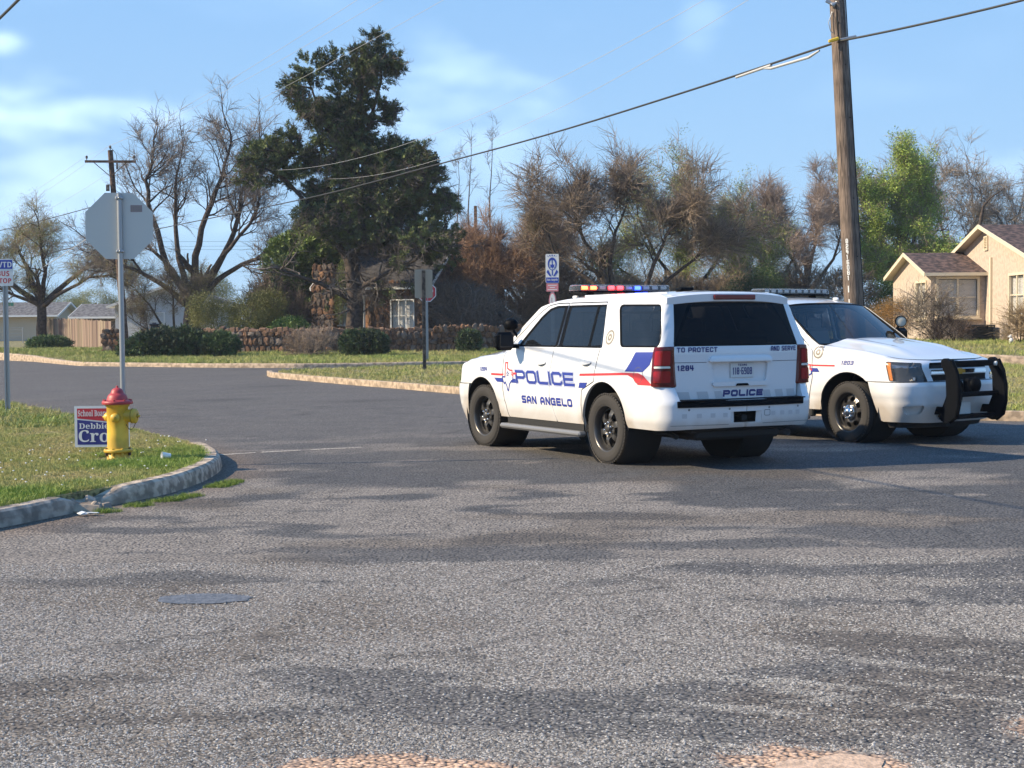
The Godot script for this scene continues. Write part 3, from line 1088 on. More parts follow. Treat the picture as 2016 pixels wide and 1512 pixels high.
	var edge := Tab.new([Vector2(-1.2, 1.83), Vector2(.9, 1.83), Vector2(1.2, 1.82), Vector2(1.40, 1.80), Vector2(1.58, 1.765), Vector2(1.70, 1.735)], 1)
	var rf2 := func(p: Vector2) -> Vector3:
		var h := c.W.at(edge.at(p.x))
		return Vector3(p.x, edge.at(p.x) + .058 * (1.0 - pow(minf(absf(p.y) / h, 1.0), 3.0)) * (1.0 - .25 * smoothstep(.8, 1.66, p.x)) - .012 * smoothstep(-.4, -1.0, p.x), p.y)
	var rm := MB.new()
	sheet(rm, [rp], [], .09, rf2, Vector3(0, 0, 0))
	for s: float in [-1, 1]:
		rm.box(Vector3(.1, 1.853, s * .66), Vector3(1.7, .02, .035), Basis(), .008)
	part("roof", rm, paint, o)
	# ---- windshield: between the pillars
	var ws := func(p: Vector2) -> Vector3:   # p.x across -1..1, p.y 0 base .. 1 header
		var x := lerpf(2.40, 1.66, p.y)
		var y := lerpf(1.215, 1.752, p.y)
		var h := c.W.at(y) - .02 - .05 * (1.0 - p.y)
		return Vector3(x + .14 * (1.0 - p.x * p.x), y + .03 * (1.0 - p.x * p.x) * p.y, p.x * h)
	var wg := MB.new()
	sheet(wg, [rect2(-.97, .06, .97, .97)], [], .12, ws, Vector3(0, 1, 0))
	part("windshield", wg, M.glass_front, o)
	var wt := MB.new()
	sheet(wt, [rect2(-1.0, .0, 1.0, 1.01)], [rect2(-.97, .06, .97, .97)], .12, ws, Vector3(0, 1, 0))
	part("windshield_seal", wt, M.black, o)
	var wp := MB.new()
	for q: Array in [[.55, -.05], [-.12, -.7]]:
		var pts := PackedVector3Array()
		for i in 7:
			var w2: Vector3 = ws.call(Vector2(lerpf(q[0], q[1], i / 6.0), .07 + .05 * sin(i / 6.0 * 2.2)))
			pts.append(w2 + Vector3(.02, .02, 0))
		wp.tube(pts, PackedFloat32Array([.012, .012, .01, .01, .01, .008, .006]), 5)
	part("wipers", wp, M.black, o)
	# ---- tailgate with its window
	var gate := soft(pv2([-.785, .735, .785, .735, .80, 1.0, .805, 1.29, -.805, 1.29, -.80, 1.0]), .02)
	var plate_r := soft(pv2([-.34, .905, .34, .905, .37, 1.115, -.37, 1.115]), .04)
	var gm2 := MB.new()
	var fr0 := func(p: Vector2) -> Vector3: return c.rear(p, 0.0)
	var fr1 := func(p: Vector2) -> Vector3: return c.rear(p, -.035)
	sheet(gm2, [gate], [plate_r], .1, fr0, ctr, fr1)
	sheet(gm2, [plate_r], [], .15, func(p: Vector2) -> Vector3: return c.rear(p, -.03), ctr)
	# upper trim bar and lower grip
	sheet(gm2, [soft(pv2([-.42, 1.125, .42, 1.125, .38, 1.185, -.38, 1.185]), .03)], [], .1, func(p: Vector2) -> Vector3: return c.rear(p, .035 - .5 * maxf(0, p.y - 1.15)), ctr, fr0)
	sheet(gm2, [soft(pv2([-.36, .865, .36, .865, .37, .915, -.37, .915]), .025)], [], .1, func(p: Vector2) -> Vector3: return c.rear(p, .022), ctr, fr0)
	var tg := part("tailgate", gm2, paint, o)
	rear_decal(c, tg, "panel_gap", [rect2(-.80, 1.118, -.43, 1.124), rect2(.43, 1.118, .80, 1.124)], [], M.gap, .002)
	rear_decal(c, tg, "handle_slot", [soft(pv2([-.09, .868, .09, .868, .07, .893, -.07, .893]), .01)], [], M.black, .027)
	var rg := soft(pv2([-.805, 1.30, .805, 1.30, .76, 1.50, .715, 1.755, -.715, 1.755, -.76, 1.50]), .02)
	var rgm := MB.new()
	sheet(rgm, [rg], [], .12, func(p: Vector2) -> Vector3: return c.rear(p, .004), ctr, fr1)
	part("rear_window", rgm, M.glass_rear, o)
	# pillars beside the window
	var dpm := MB.new()
	for sg: float in [-1.0, 1.0]:
		var q := PackedVector2Array()
		for e: Array in [[.805, 1.295], [.765, 1.50], [.72, 1.75], [.72, 1.83]]: q.append(Vector2(c.rs(e[0], e[1]), e[1]))
		q.append(Vector2(-1.16, 1.83)); q.append(Vector2(-1.16, 1.295))
		sheet(dpm, [q], [], .06, func(p: Vector2) -> Vector3: return c.side(p, .002, sg), ctr)
	part("rear_pillars", dpm, paint, o)
	# spoiler over the glass
	var sp := MB.new()
	var n := 16
	var prev := []
	for i in n + 1:
		var z := lerpf(-.79, .79, float(i) / n)
		var e := absf(z) / .79
		var yt := 1.872 - .045 * pow(e, 3.0)
		var xr := -1.035 + .11 * e * e
		var ring := [Vector3(-.80, yt + .006, z), Vector3(xr + .06, yt - .012, z), Vector3(xr, yt - .03, z), Vector3(xr + .005, yt - .108, z), Vector3(xr + .05, yt - .122, z), Vector3(-.80, yt - .12, z)]
		if i > 0:
			for j in 5:
				var nn := Vector3(-.4, [1.0, .8, 0.0, -.8, -1.0][j], 0)
				sp.quad(prev[j], ring[j], ring[j + 1], prev[j + 1], nn)
		if i == 0 or i == n:
			for j in range(1, 5): sp.flat(ring[0], ring[j], ring[j + 1], Vector3(0, 0, z))
		prev = ring
	part("rear_spoiler", sp, paint, o)
	var br := MB.new()
	br.box(Vector3(-1.030, 1.805, 0), Vector3(.03, .052, .54), Basis(), .008)
	part("brake_light", br, M.red_brake, o)
	# ---- rear bumper
	var cb := Car.new()
	cb.W = Tab.new([Vector2(.3, .96), Vector2(.42, .985), Vector2(.5, 1.012), Vector2(.85, 1.026), Vector2(1.0, 1.02)], 2)
	cb.R = Tab.new([Vector2(.36, -1.17), Vector2(.44, -1.215), Vector2(.48, -1.235), Vector2(.72, -1.245), Vector2(.80, -1.20), Vector2(.87, -1.17)], 2)
	cb.F = c.F; cb.T = c.T
	cb.r_low = .20; cb.r_high = .20; cb.bow = .10
	var bm := MB.new()
	var hit := rect2(-.2, .485, .2, .60)
	for sg: float in [-1.0, 1.0]:
		var bo := PackedVector2Array([Vector2(-.2, .848), Vector2(-.47, .42), Vector2(-.98, .415), Vector2(cb.rs(.7, .42), .425), Vector2(cb.rs(-.05, .43), .435), Vector2(cb.rs(-.05, .7), .725), Vector2(cb.rs(.80, .7), .725), Vector2(cb.rs(.82, .86), .862), Vector2(-.98, .862)])
		var hq := PackedVector2Array([Vector2(cb.rs(.2, .5), .485), Vector2(cb.rs(-.3, .5), .485), Vector2(cb.rs(-.3, .6), .60), Vector2(cb.rs(.2, .6), .60)])
		sheet(bm, [bo], [arch_r, hq], .07, func(p: Vector2) -> Vector3: return cb.side(p, 0.0, sg), ctr, func(p: Vector2) -> Vector3: return cb.side(p, -.03, sg), 2)
	for sg: float in [-1.0, 1.0]:
		for i in 5:
			var y0 := lerpf(.70, .865, i / 5.0)
			var y1 := lerpf(.70, .865, (i + 1) / 5.0)
			var e0 := cb.side(Vector2(cb.rs(lerpf(.80, .82, i / 5.0), y0), y0), 0.0, sg)
			var e1 := cb.side(Vector2(cb.rs(lerpf(.80, .82, (i + 1) / 5.0), y1), y1), 0.0, sg)
			bm.quad(e0, e1, e1 + Vector3(.16, 0, 0), e0 + Vector3(.16, 0, 0), Vector3(0, 0, -sg))
	bm.box(Vector3(-1.12, .715, 0), Vector3(.10, .012, 1.62))
	var bp := part("rear_bumper", dusty(bm), paint, o)
	var pad := MB.new()
	var pf := func(q: Vector2) -> Vector3: return cb.rear(q, .012)
	sheet(pad, [soft(pv2([-.83, .655, .80, .655, .80, .722, -.83, .722]), .01)], [], .1, pf, ctr, func(q: Vector2) -> Vector3: return cb.rear(q, -.02))
	pad.box(Vector3(-1.165, .7265, 0), Vector3(.14, .012, 1.58), Basis(), .004)
	part("step_pad", pad, M.black, bp)
	var hb := MB.new()
	hb.box(Vector3(-1.06, .54, 0), Vector3(.02, .16, .46))
	hb.box(Vector3(-1.13, .53, 0), Vector3(.14, .06, .07), Basis(), .006)
	hb.box(Vector3(-1.14, .605, 0), Vector3(.16, .006, .42))
	hb.box(Vector3(-1.14, .478, 0), Vector3(.16, .006, .42))
	part("tow_hitch", hb, M.black_dull, bp)
	rear_decal(cb, bp, "bumper_groove", [rect2(-.9, .466, -.22, .470), rect2(.22, .466, .9, .470)], [], M.gap, .002)
	for z: float in [-.70, -.22, .30, .72]:
		rear_decal(cb, bp, "parking_sensor", [ell(z, .632, .013, .013, 10)], [], M.step_grey, .004)
	if newer:
		for z: float in [-.75, -.58, -.42, -.27, .36, .49, .61, .72]:
			rear_decal(cb, bp, "reflective_patch", [rect2(z - .028, .545, z + .028, .59)], [], M.retro, .003)
		rear_decal(cb, bp, "tow_hook_cover", [soft(rect2(.235, .545, .315, .61), .015)], [soft(rect2(.240, .55, .310, .605), .012)], M.gap, .003)
	# ---- front bumper and grille
	var fb := MB.new()
	var fog_o := func(sgn) -> PackedVector2Array: return soft(PackedVector2Array([Vector2(c.fs(.90, .42), .48), Vector2(c.fs(.88, .42), .375), Vector2(c.fs(.70, .42), .385), Vector2(c.fs(.62, .42), .49)]), .04)
	for sg: float in [-1.0, 1.0]:
		var fo := PackedVector2Array([Vector2(3.28, .78), Vector2(3.42, .30), Vector2(3.46, .285)])
		k = 3.5
		while k < send:
			fo.append(Vector2(k, .285 - .02 * smoothstep(3.6, 4.2, k))); k += .07
		fo.append(Vector2(send, .265)); fo.append(Vector2(send, .775))
		k = send
		while k > 3.35:
			fo.append(Vector2(k, .775)); k -= .07
		var f0 := func(p: Vector2) -> Vector3: return c.side(p, .008, sg)
		var fd := func(p: Vector2) -> Vector3: return c.side(p, -.03, sg)
		var fog: PackedVector2Array = fog_o.call(sg)
		var low := PackedVector2Array([Vector2(c.fs(.46, .4), .36), Vector2(c.fs(.42, .4), .30), Vector2(send, .30), Vector2(send, .36)])
		sheet(fb, [fo], [fog, low], .07, f0, ctr, fd, 2)
		sheet(fb, [fog], [], .07, func(p: Vector2) -> Vector3: return c.side(p, -.022, sg), ctr)
	var fbp := part("front_bumper", dusty(fb), paint, o)
	var lip := MB.new()
	for sg: float in [-1.0, 1.0]:
		sheet(lip, [PackedVector2Array([Vector2(3.46, .29), Vector2(3.50, .21), Vector2(send, .19), Vector2(send, .275)])], [], .1, func(p: Vector2) -> Vector3: return c.side(p, -.05, sg), ctr)
	part("air_dam", lip, M.black_dull, fbp)
	var gl := MB.new()
	for sg: float in [-1.0, 1.0]:
		sheet(gl, [rect2(c.fs(.60, .9), .775, send, 1.03)], [], .08, func(p: Vector2) -> Vector3: return c.side(p, -.04, sg), ctr)
	for i in 4:
		gl.box(Vector3(c.F.at(.8) - .03, .80 + i * .017, 0), Vector3(.02, .006, 1.02))
	part("grille", gl, M.black_dull, o)
	var gb := MB.new()
	for sg: float in [-1.0, 1.0]:
		sheet(gb, [rect2(c.fs(.52, .9), .878, send, .926)], [], .08, func(p: Vector2) -> Vector3: return c.side(p, .014, sg), ctr, func(p: Vector2) -> Vector3: return c.side(p, -.01, sg))
	part("grille_bar", gb, M.chrome, o)
	var bt := MB.new()
	sheet(bt, [pv2([-.11, -.022, -.045, -.022, -.05, -.036, .045, -.036, .05, -.022, .11, -.022, .10, .022, .045, .022, .05, .036, -.045, .036, -.04, .022, -.10, .022])], [], .05, func(p: Vector2) -> Vector3: return Vector3(c.F.at(.9) + .028, .90 + p.y, p.x), ctr, func(p: Vector2) -> Vector3: return Vector3(c.F.at(.9) + .012, .90 + p.y, p.x))
	part("grille_emblem", bt, M.gold, o)
	# ---- under the body
	var ub := MB.new()
	ub.box(Vector3(1.35, .40, 0), Vector3(4.9, .20, 1.1), Basis(), .03)
	ub.box(Vector3(1.45, .40, 0), Vector3(2.0, .12, 1.84), Basis(), .03)
	ub.box(Vector3(0, .385, 0), Vector3(.12, .12, 1.6), Basis(), .03)
	ub.ball(Vector3(0, .36, .1), Vector3(.17, .15, .17), 12)
	ub.box(Vector3(-.95, .43, 0), Vector3(.35, .10, 1.3), Basis(), .03)
	ub.tube(PackedVector3Array([Vector3(-.35, .36, -.62), Vector3(-.7, .37, -.66), Vector3(-.98, .34, -.72)]), PackedFloat32Array([.03, .03, .03]), 8)
	part("chassis", ub, M.black_dull, o)
	var mf := MB.new()
	mf.tube(PackedVector3Array([Vector3(-.85, .36, .66), Vector3(-1.05, .335, .70)]), PackedFloat32Array([.035, .035]), 10, false)
	part("tail_pipe", mf, M.step_grey, o)
	# ---- cabin
	var cab := MB.new()
	cab.box(Vector3(.75, .62, 0), Vector3(3.5, .06, 1.7))
	cab.box(Vector3(2.42, .80, 0), Vector3(.10, .72, 1.72))
	cab.box(Vector3(2.15, 1.06, 0), Vector3(.42, .26, 1.56), Basis(), .08)
	cab.box(Vector3(1.75, .80, 0), Vector3(1.0, .35, .28), Basis(), .04)
	part("dashboard", cab, M.cabin, o)
	var seat := MB.new()
	for q: Array in [[1.45, -.42, .50], [1.45, .42, .50], [.55, 0, 1.35], [-.45, 0, 1.25]]:
		seat.box(Vector3(q[0], .82, q[1]), Vector3(.52, .18, q[2]), Basis(), .06)
		seat.box(Vector3(q[0] - .28, 1.16, q[1]), Vector3(.15, .58, q[2]), Basis(Vector3.BACK, .16), .06)
		for h in (1 if q[2] < .6 else 2):
			seat.box(Vector3(q[0] - .34, 1.50, q[1] + (0.0 if q[2] < .6 else (h - .5) * .75)), Vector3(.09, .17, .26), Basis(Vector3.BACK, .1), .04)
	part("seats", seat, M.cabin_grey if not newer else M.cabin, o)
	var sw := MB.new()
	var swp := PackedVector3Array()
	for i in 21:
		var a := TAU * i / 20
		swp.append(Vector3(1.92, 1.14, -.42) + Basis(Vector3.BACK, -.42) * Vector3(0, .19 * sin(a), .19 * cos(a)))
	var swr := PackedFloat32Array(); swr.resize(21); swr.fill(.016)
	sw.tube(swp, swr, 6, false)
	sw.box(Vector3(1.94, 1.14, -.42), Vector3(.05, .07, .34), Basis(Vector3.BACK, -.42), .02)
	part("steering_wheel", sw, M.black, o)
	var cage := MB.new()
	for i in 9: cage.box(Vector3(1.05, 1.42, -.64 + i * .16), Vector3(.012, .5, .012))
	cage.box(Vector3(1.05, 1.18, 0), Vector3(.03, .04, 1.4)); cage.box(Vector3(1.05, 1.66, 0), Vector3(.03, .03, 1.3)); cage.box(Vector3(1.05, .95, 0), Vector3(.03, .5, 1.5))
	part("prisoner_screen", cage, M.black, o)
	for ax: float in [0.0, 2.946]:
		for sg: float in [-1.0, 1.0]:
			wheel_at(o, ax, sg, (0.06 if newer else -.14) if ax > 1 else 0.0, not newer)
	# spot lamps on the pillars
	for sg: float in ([-1.0] if newer else [-1.0]):
		var sl := pnode("spot_lamp", o)
		var sm := MB.new()
		var dirv := Vector3(.9, .0, sg * .3).normalized() if newer else Vector3(.75, -.1, .65).normalized()
		var yb := dirv
		var xb := yb.cross(Vector3.UP).normalized()
		var tb := Transform3D(Basis(xb, yb, xb.cross(yb)), Vector3(2.17, 1.53, sg * .995))
		sm.lathe([Vector2(0, -.09), Vector2(.045, -.08), Vector2(.07, -.045), Vector2(.078, .0), Vector2(.078, .045), Vector2(.070, .05)], tb, 18)
		sm.tube(PackedVector3Array([Vector3(2.12, 1.38, sg * .93), Vector3(2.15, 1.46, sg * .97)]), PackedFloat32Array([.018, .018]), 6)
		part("lamp_case", sm, M.black, sl)
		var sg2 := MB.new()
		sg2.lathe([Vector2(.070, .040), Vector2(.045, .048), Vector2(0, .05)], tb, 18)
		part("lamp_glass", sg2, M.lens_spot, sl)
	# ---- aerial pods
	if newer:
		var an := MB.new()
		an.box(Vector3(-.62, 1.895, -.36), Vector3(.11, .03, .17), Basis(Vector3.FORWARD, .12), .008)
		part("roof_aerial", an, M.black, o)
	var an2 := MB.new()
	an2.box(Vector3(1.42, 1.85, -.52), Vector3(.10, .035, .04), Basis(), .012)
	part("roof_marker", an2, paint, o)
	lightbar(o, Vector3(1.26 if newer else 1.05, 1.955, 0), .665 if newer else .70, newer)
	# ---- markings
	for sg: float in [-1.0, 1.0]:
		var d := -sg     # +1 on the left side: reading runs from front to back, towards smaller s
		var fl := 1.0 if sg > 0 else -1.0
		var at := func(x: float, y: float, wd: float) -> Vector2: return Vector2(x if sg < 0 else x - wd, y)
		var wp2 := words("POLICE", .158, .235, .035, .035, -.35)
		var st0 := Vector2(1.985, .825) if sg < 0 else Vector2(.53, .825)
		var pw := moved(wp2[0], st0, fl)
		var ph := moved(wp2[1], st0, fl)
		var ring := []
		var ring_h := []
		for q: PackedVector2Array in pw:
			ring.append(Geometry2D.offset_polygon(q, .0125, Geometry2D.JOIN_MITER)[0])
			ring_h.append(Geometry2D.offset_polygon(q, .0065, Geometry2D.JOIN_MITER)[0])
		decal(c, o, "police_lettering", pw, ph, M.blue, sg)
		decal(c, o, "lettering_outline", ring, ring_h, M.blue_pale, sg)
		var sa := words("SAN ANGELO", .092, .105, .025, .022, -.12)
		decal(c, o, "city_lettering", moved(sa[0], Vector2(1.86, .59) if sg < 0 else Vector2(.62, .59), fl), moved(sa[1], Vector2(1.86, .59) if sg < 0 else Vector2(.62, .59), fl), M.blue, sg)
		var nu := words("1284" if newer else "1203", .052, .045, .0115, .010, .12 if sg < 0 else .25)
		var npos := Vector2(2.98, .95) if sg < 0 else Vector2(2.84, .985)
		decal(c, o, "unit_number", moved(nu[0], npos, fl), moved(nu[1], npos, fl), M.blue, sg)
		# state outline, star, stripes (drawn for the left side, x runs to the front)
		var tex := pv2([2.30, 1.075, 2.225, 1.075, 2.225, 1.005, 2.17, .985, 2.10, .985, 2.105, .93, 2.075, .925, 2.08, .855, 2.125, .835, 2.165, .80, 2.19, .715, 2.225, .725, 2.25, .78, 2.285, .815, 2.305, .795, 2.345, .83, 2.37, .885, 2.36, .90, 2.30, .90])
		if sg > 0:
			for i in tex.size(): tex[i].x = 4.44 - tex[i].x
		var tin: PackedVector2Array = Geometry2D.offset_polygon(tex, -.018, Geometry2D.JOIN_MITER)[0]
		for half in 2:
			var box := rect2(1.8, .90, 2.7, 1.2) if half == 0 else rect2(1.8, .5, 2.7, .90)
			decal(c, o, "state_outline", Geometry2D.intersect_polygons(tex, box), [tin], M.red if half == 0 else M.blue, sg)
		var star := PackedVector2Array()
		for i in 10:
			var rad := .042 if i % 2 == 0 else .017
			star.append(Vector2(2.225, .93) + Vector2(0, rad).rotated(TAU * i / 10))
		decal(c, o, "star_outline", [star], [Geometry2D.offset_polygon(star, -.006)[0]], M.blue, sg)
		var red1 := [pv2([2.36, .905, 2.66, .905, 2.66, .93, 2.32, .93]), pv2([2.075, .925, 2.0, .925, 2.0, .95, 2.105, .95])]
		var red2 := [pv2([.50, .945, .50, .975, -.50, 1.01, -.58, .99, -.70, .915, -.72, .885, -.97, .885, -.90, .945, -.79, 1.005, -.62, 1.0, -.50, .985])]
		red2 = [pv2([.50, .950, .50, .976, -.42, 1.008, -.70, 1.010, -.80, .985, -.965, .885, -.70, .885, -.60, .955, -.50, .984])]
		var blu := [pv2([2.37, .875, 2.58, .875, 2.50, .825, 2.33, .825]), pv2([2.08, .875, 1.99, .875, 1.975, .825, 2.125, .825]), pv2([.50, .875, .33, .880, .38, .815, .52, .815])]
		if sg > 0:
			red1 = [pv2([2.36, .96, 2.74, .96, 2.74, .98, 2.30, .98]), pv2([2.0, .95, 2.05, .95, 2.05, .975, 2.0, .975])]
			blu = [pv2([2.34, .885, 2.49, .885, 2.45, .935, 2.34, .935])]
		decal(c, o, "red_stripe", red1 + red2, [], M.red, sg)
		decal(c, o, "blue_stripe", blu, [], M.blue, sg)
		decal(c, o, "blue_slash", [pv2([-.62, 1.23, -.955, 1.235, -.90, 1.10, -.78, 1.022, -.44, 1.022, -.545, 1.13])], [], M.blue, sg)
		# fuel flap
		if sg < 0:
			decal(c, o, "fuel_flap", [ell(-.70, .985, .088, .088, 24)], [ell(-.70, .985, .083, .083, 24)], M.gap, sg, .0045)
		# round seal
		var sx := -.035 if sg < 0 else 2.45
		var sy := 1.385 if sg < 0 else 1.14
		var sr := .085
		decal(c, o, "round_seal", [ell(sx, sy, sr, sr, 28)], [], M.seal_a, sg, .002)
		decal(c, o, "seal_ring", [ell(sx, sy, sr * .95, sr * .95, 28)], [ell(sx, sy, sr * .72, sr * .72, 28)], M.seal_b, sg, .004)
		decal(c, o, "seal_centre", [ell(sx, sy, sr * .48, sr * .48, 9), ell(sx, sy + sr * .6, sr * .06, sr * .06, 6)], [ell(sx, sy, sr * .22, sr * .22, 5)], M.seal_b, sg, .004)
	if newer:
		var t1 := words("TO PROTECT", .052, .042, .0112, .0085)
		rear_decal(c, tg, "motto_lettering", moved(t1[0], Vector2(-.775, 1.228)), moved(t1[1], Vector2(-.775, 1.228)), M.blue_dk)
		var t2 := words("AND SERVE", .052, .037, .0105, .0075)
		rear_decal(c, tg, "motto_lettering", moved(t2[0], Vector2(.405, 1.228)), moved(t2[1], Vector2(.405, 1.228)), M.blue_dk)
		var t3 := words("1284", .058, .045, .0145, .008)
		rear_decal(c, tg, "unit_number", moved(t3[0], Vector2(-.77, 1.035)), moved(t3[1], Vector2(-.77, 1.035)), M.blue_dk)
		var t4 := words("POLICE", .070, .088, .022, .012, .12)
		rear_decal(c, tg, "police_lettering", moved(t4[0], Vector2(-.235, .755)), moved(t4[1], Vector2(-.235, .755)), M.blue_dk)
		for q: Array in [[-.75, -.64], [-.53, -.42], [-.32, -.25], [.31, .39], [.48, .57], [.65, .75]]:
			rear_decal(c, tg, "reflective_patch", [pv2([q[0], .74, q[1] + .02, .74, q[1], .815, q[0] - .02, .815])], [], M.retro, .002)
	# number plate
	var pn := pnode("number_plate", o, c.rear(Vector2(0.03, 1.03), -.02) if newer else Vector3(3.945, .43, 0.0))
	pn.rotation.y = -PI / 2 if newer else PI / 2
	var pmb := MB.new()
	pmb.box(Vector3(0, 0, 0), Vector3(.305, .155, .008), Basis(), .003)
	part("plate_sheet", pmb, M.plate, pn)
	var num := MB.new()
	var pt := words("118.6908", .074, .031, .0105, .0055) if newer else words("118.6903", .072, .031, .0085, .0065)
	sheet(num, moved(pt[0], Vector2(-pt[2] / 2, -.045)), pt[1] if pt[1].is_empty() else moved(pt[1], Vector2(-pt[2] / 2, -.045)), .2, func(p: Vector2) -> Vector3: return Vector3(p.x, p.y, .006), Vector3(0, 0, -1))
	var pt2 := words("TEXAS", .022, .020, .005, .005)
	sheet(num, moved(pt2[0], Vector2(-pt2[2] / 2, .045)), [], .2, func(p: Vector2) -> Vector3: return Vector3(p.x, p.y, .006), Vector3(0, 0, -1))
	if newer: part("plate_number", num, M.blue_dk, pn)
	if not newer: push_bumper(o)
	return o

func push_bumper(o: Node3D) -> void:
	var pb := pnode("push_bumper", o)
	for s: float in [-1, 1]:
		var up := MB.new()
		var prof := soft(pv2([3.98, .30, 4.08, .27, 4.17, .33, 4.215, .50, 4.215, .72, 4.18, .90, 4.12, 1.03, 4.06, 1.075, 4.0, 1.06, 3.985, 1.0, 4.06, .86, 4.07, .60, 4.0, .44]), .03)
		var f := func(p: Vector2) -> Vector3: return Vector3(p.x, p.y, s * .50)
		var g := func(p: Vector2) -> Vector3: return Vector3(p.x, p.y, s * .435)
		sheet(up, [prof], [], .5, f, Vector3(4.1, .7, s * .46), g)
		sheet(up, [prof], [], .5, g, Vector3(4.1, .7, s * .46))
		part("upright", up, M.black, pb)
		var st := MB.new()
		var pts := PackedVector3Array()
		for q: Array in [[4.10, .29], [4.19, .36], [4.225, .52], [4.225, .72], [4.19, .90], [4.125, 1.04]]: pts.append(Vector3(q[0], q[1], s * .468))
		st.tube(pts, PackedFloat32Array([.03, .036, .038, .038, .036, .03]), 8)
		part("rubber_strip", st, M.black, pb)
		var bk := MB.new()
		bk.box(Vector3(3.93, .42, s * .46), Vector3(.20, .10, .05), Basis(), .01)
		part("bracket", bk, M.black, pb)
	for q: Array in [[1.0, .075, 4.08], [.62, .06, 4.13], [.345, .06, 4.09]]:
		var cb := MB.new()
		cb.box(Vector3(q[2], q[0], 0), Vector3(.05, q[1], .90), Basis(), .012)
		part("cross_bar", cb, M.black, pb)
	var sp := MB.new()
	sp.box(Vector3(4.02, .72, -.06), Vector3(.12, .19, .22), Basis(), .03)
	sp.lathe([Vector2(.10, 0), Vector2(.10, .02), Vector2(.06, .05), Vector2(0, .055)], Transform3D(Basis(Vector3(0, 1, 0), Vector3(1, 0, 0), Vector3(0, 0, -1)), Vector3(4.08, .73, -.06)), 16)
	part("siren_speaker", sp, M.black, pb)
	for s: float in [-1, 1]:
		var sl := MB.new()
		sl.lathe([Vector2(.028, -.02), Vector2(.03, .02), Vector2(.02, .028), Vector2(0, .03)], Transform3D(Basis(Vector3(0, 1, 0), Vector3(1, 0, 0), Vector3(0, 0, -1)), Vector3(4.11, .99, s * .43)), 10)
		part("strobe_lamp", sl, M.lens_white, pb)

# ------------------------------------------------------------------ ground (D = metres away from the camera)
var CORNER_V: PackedVector2Array
func hgt(x: float, d: float) -> float:
	var h := .13
	h += .52 * smoothstep(8.0, 16.0, x) * smoothstep(46.0, 57.0, d)
	h += .22 * smoothstep(62.0, 76.0, d)
	h += .5 * smoothstep(95.0, 180.0, d)
	h += .02 * broad.get_noise_2d(x * 4.0, d * 4.0)
	return h

const CORNER := [-30, -6, -11, 1.5, -6.5, 6.5, -5.0, 9.3, -3.96, 11.8, -3.57, 13.0, -3.2, 13.9, -3.05, 15.15, -3.1, 16.4, -3.3, 17.4, -3.7, 18.6, -4.3, 19.8, -5.3, 21.6, -7.9, 26.6, -10.0, 30.0, -16.0, 40.0, -32.0, 64.0, -60, 100, -90, 60]
const ISLAND := [-7.35, 47.3, -7.0, 45.6, -5.82, 43.1, -4.03, 39.5, -2.53, 36.8, -1.08, 33.9, 1.2, 29.8, 3.6, 26.6, 5.8, 24.4, 7.6, 23.4, 11, 22.4, 16, 21.4, 24, 20.5, 40, 20, 40, 38, 24, 43.0, 16, 47.2, 10, 50.3, 4, 52.2, -1.5, 52.6, -4.3, 51.5, -6.3, 49.4]
const FAR := [-60, 116, -24.2, 72.6, -21.5, 68.9, -17.0, 60.5, -14.7, 58.9, -11.2, 56.6, -7.85, 55.2, -3.8, 55.9, -.14, 57.1, 5, 56.5, 10, 54.2, 14, 51.7, 18, 49.5, 24, 46.5, 40, 42, 110, 42, 160, 300, -160, 300, -120, 150]

func lawn_sheet(pts: Array, step: float) -> MB:
	var mb := MB.new()
	sheet(mb, Geometry2D.offset_polygon(pv2(pts), -.15), [], step, func(p: Vector2) -> Vector3: return Vector3(p.x, hgt(p.x, p.y), -p.y), Vector3(0, -1000, 0), func(p: Vector2) -> Vector3: return Vector3(p.x, hgt(p.x, p.y) - .3, -p.y))
	return mb

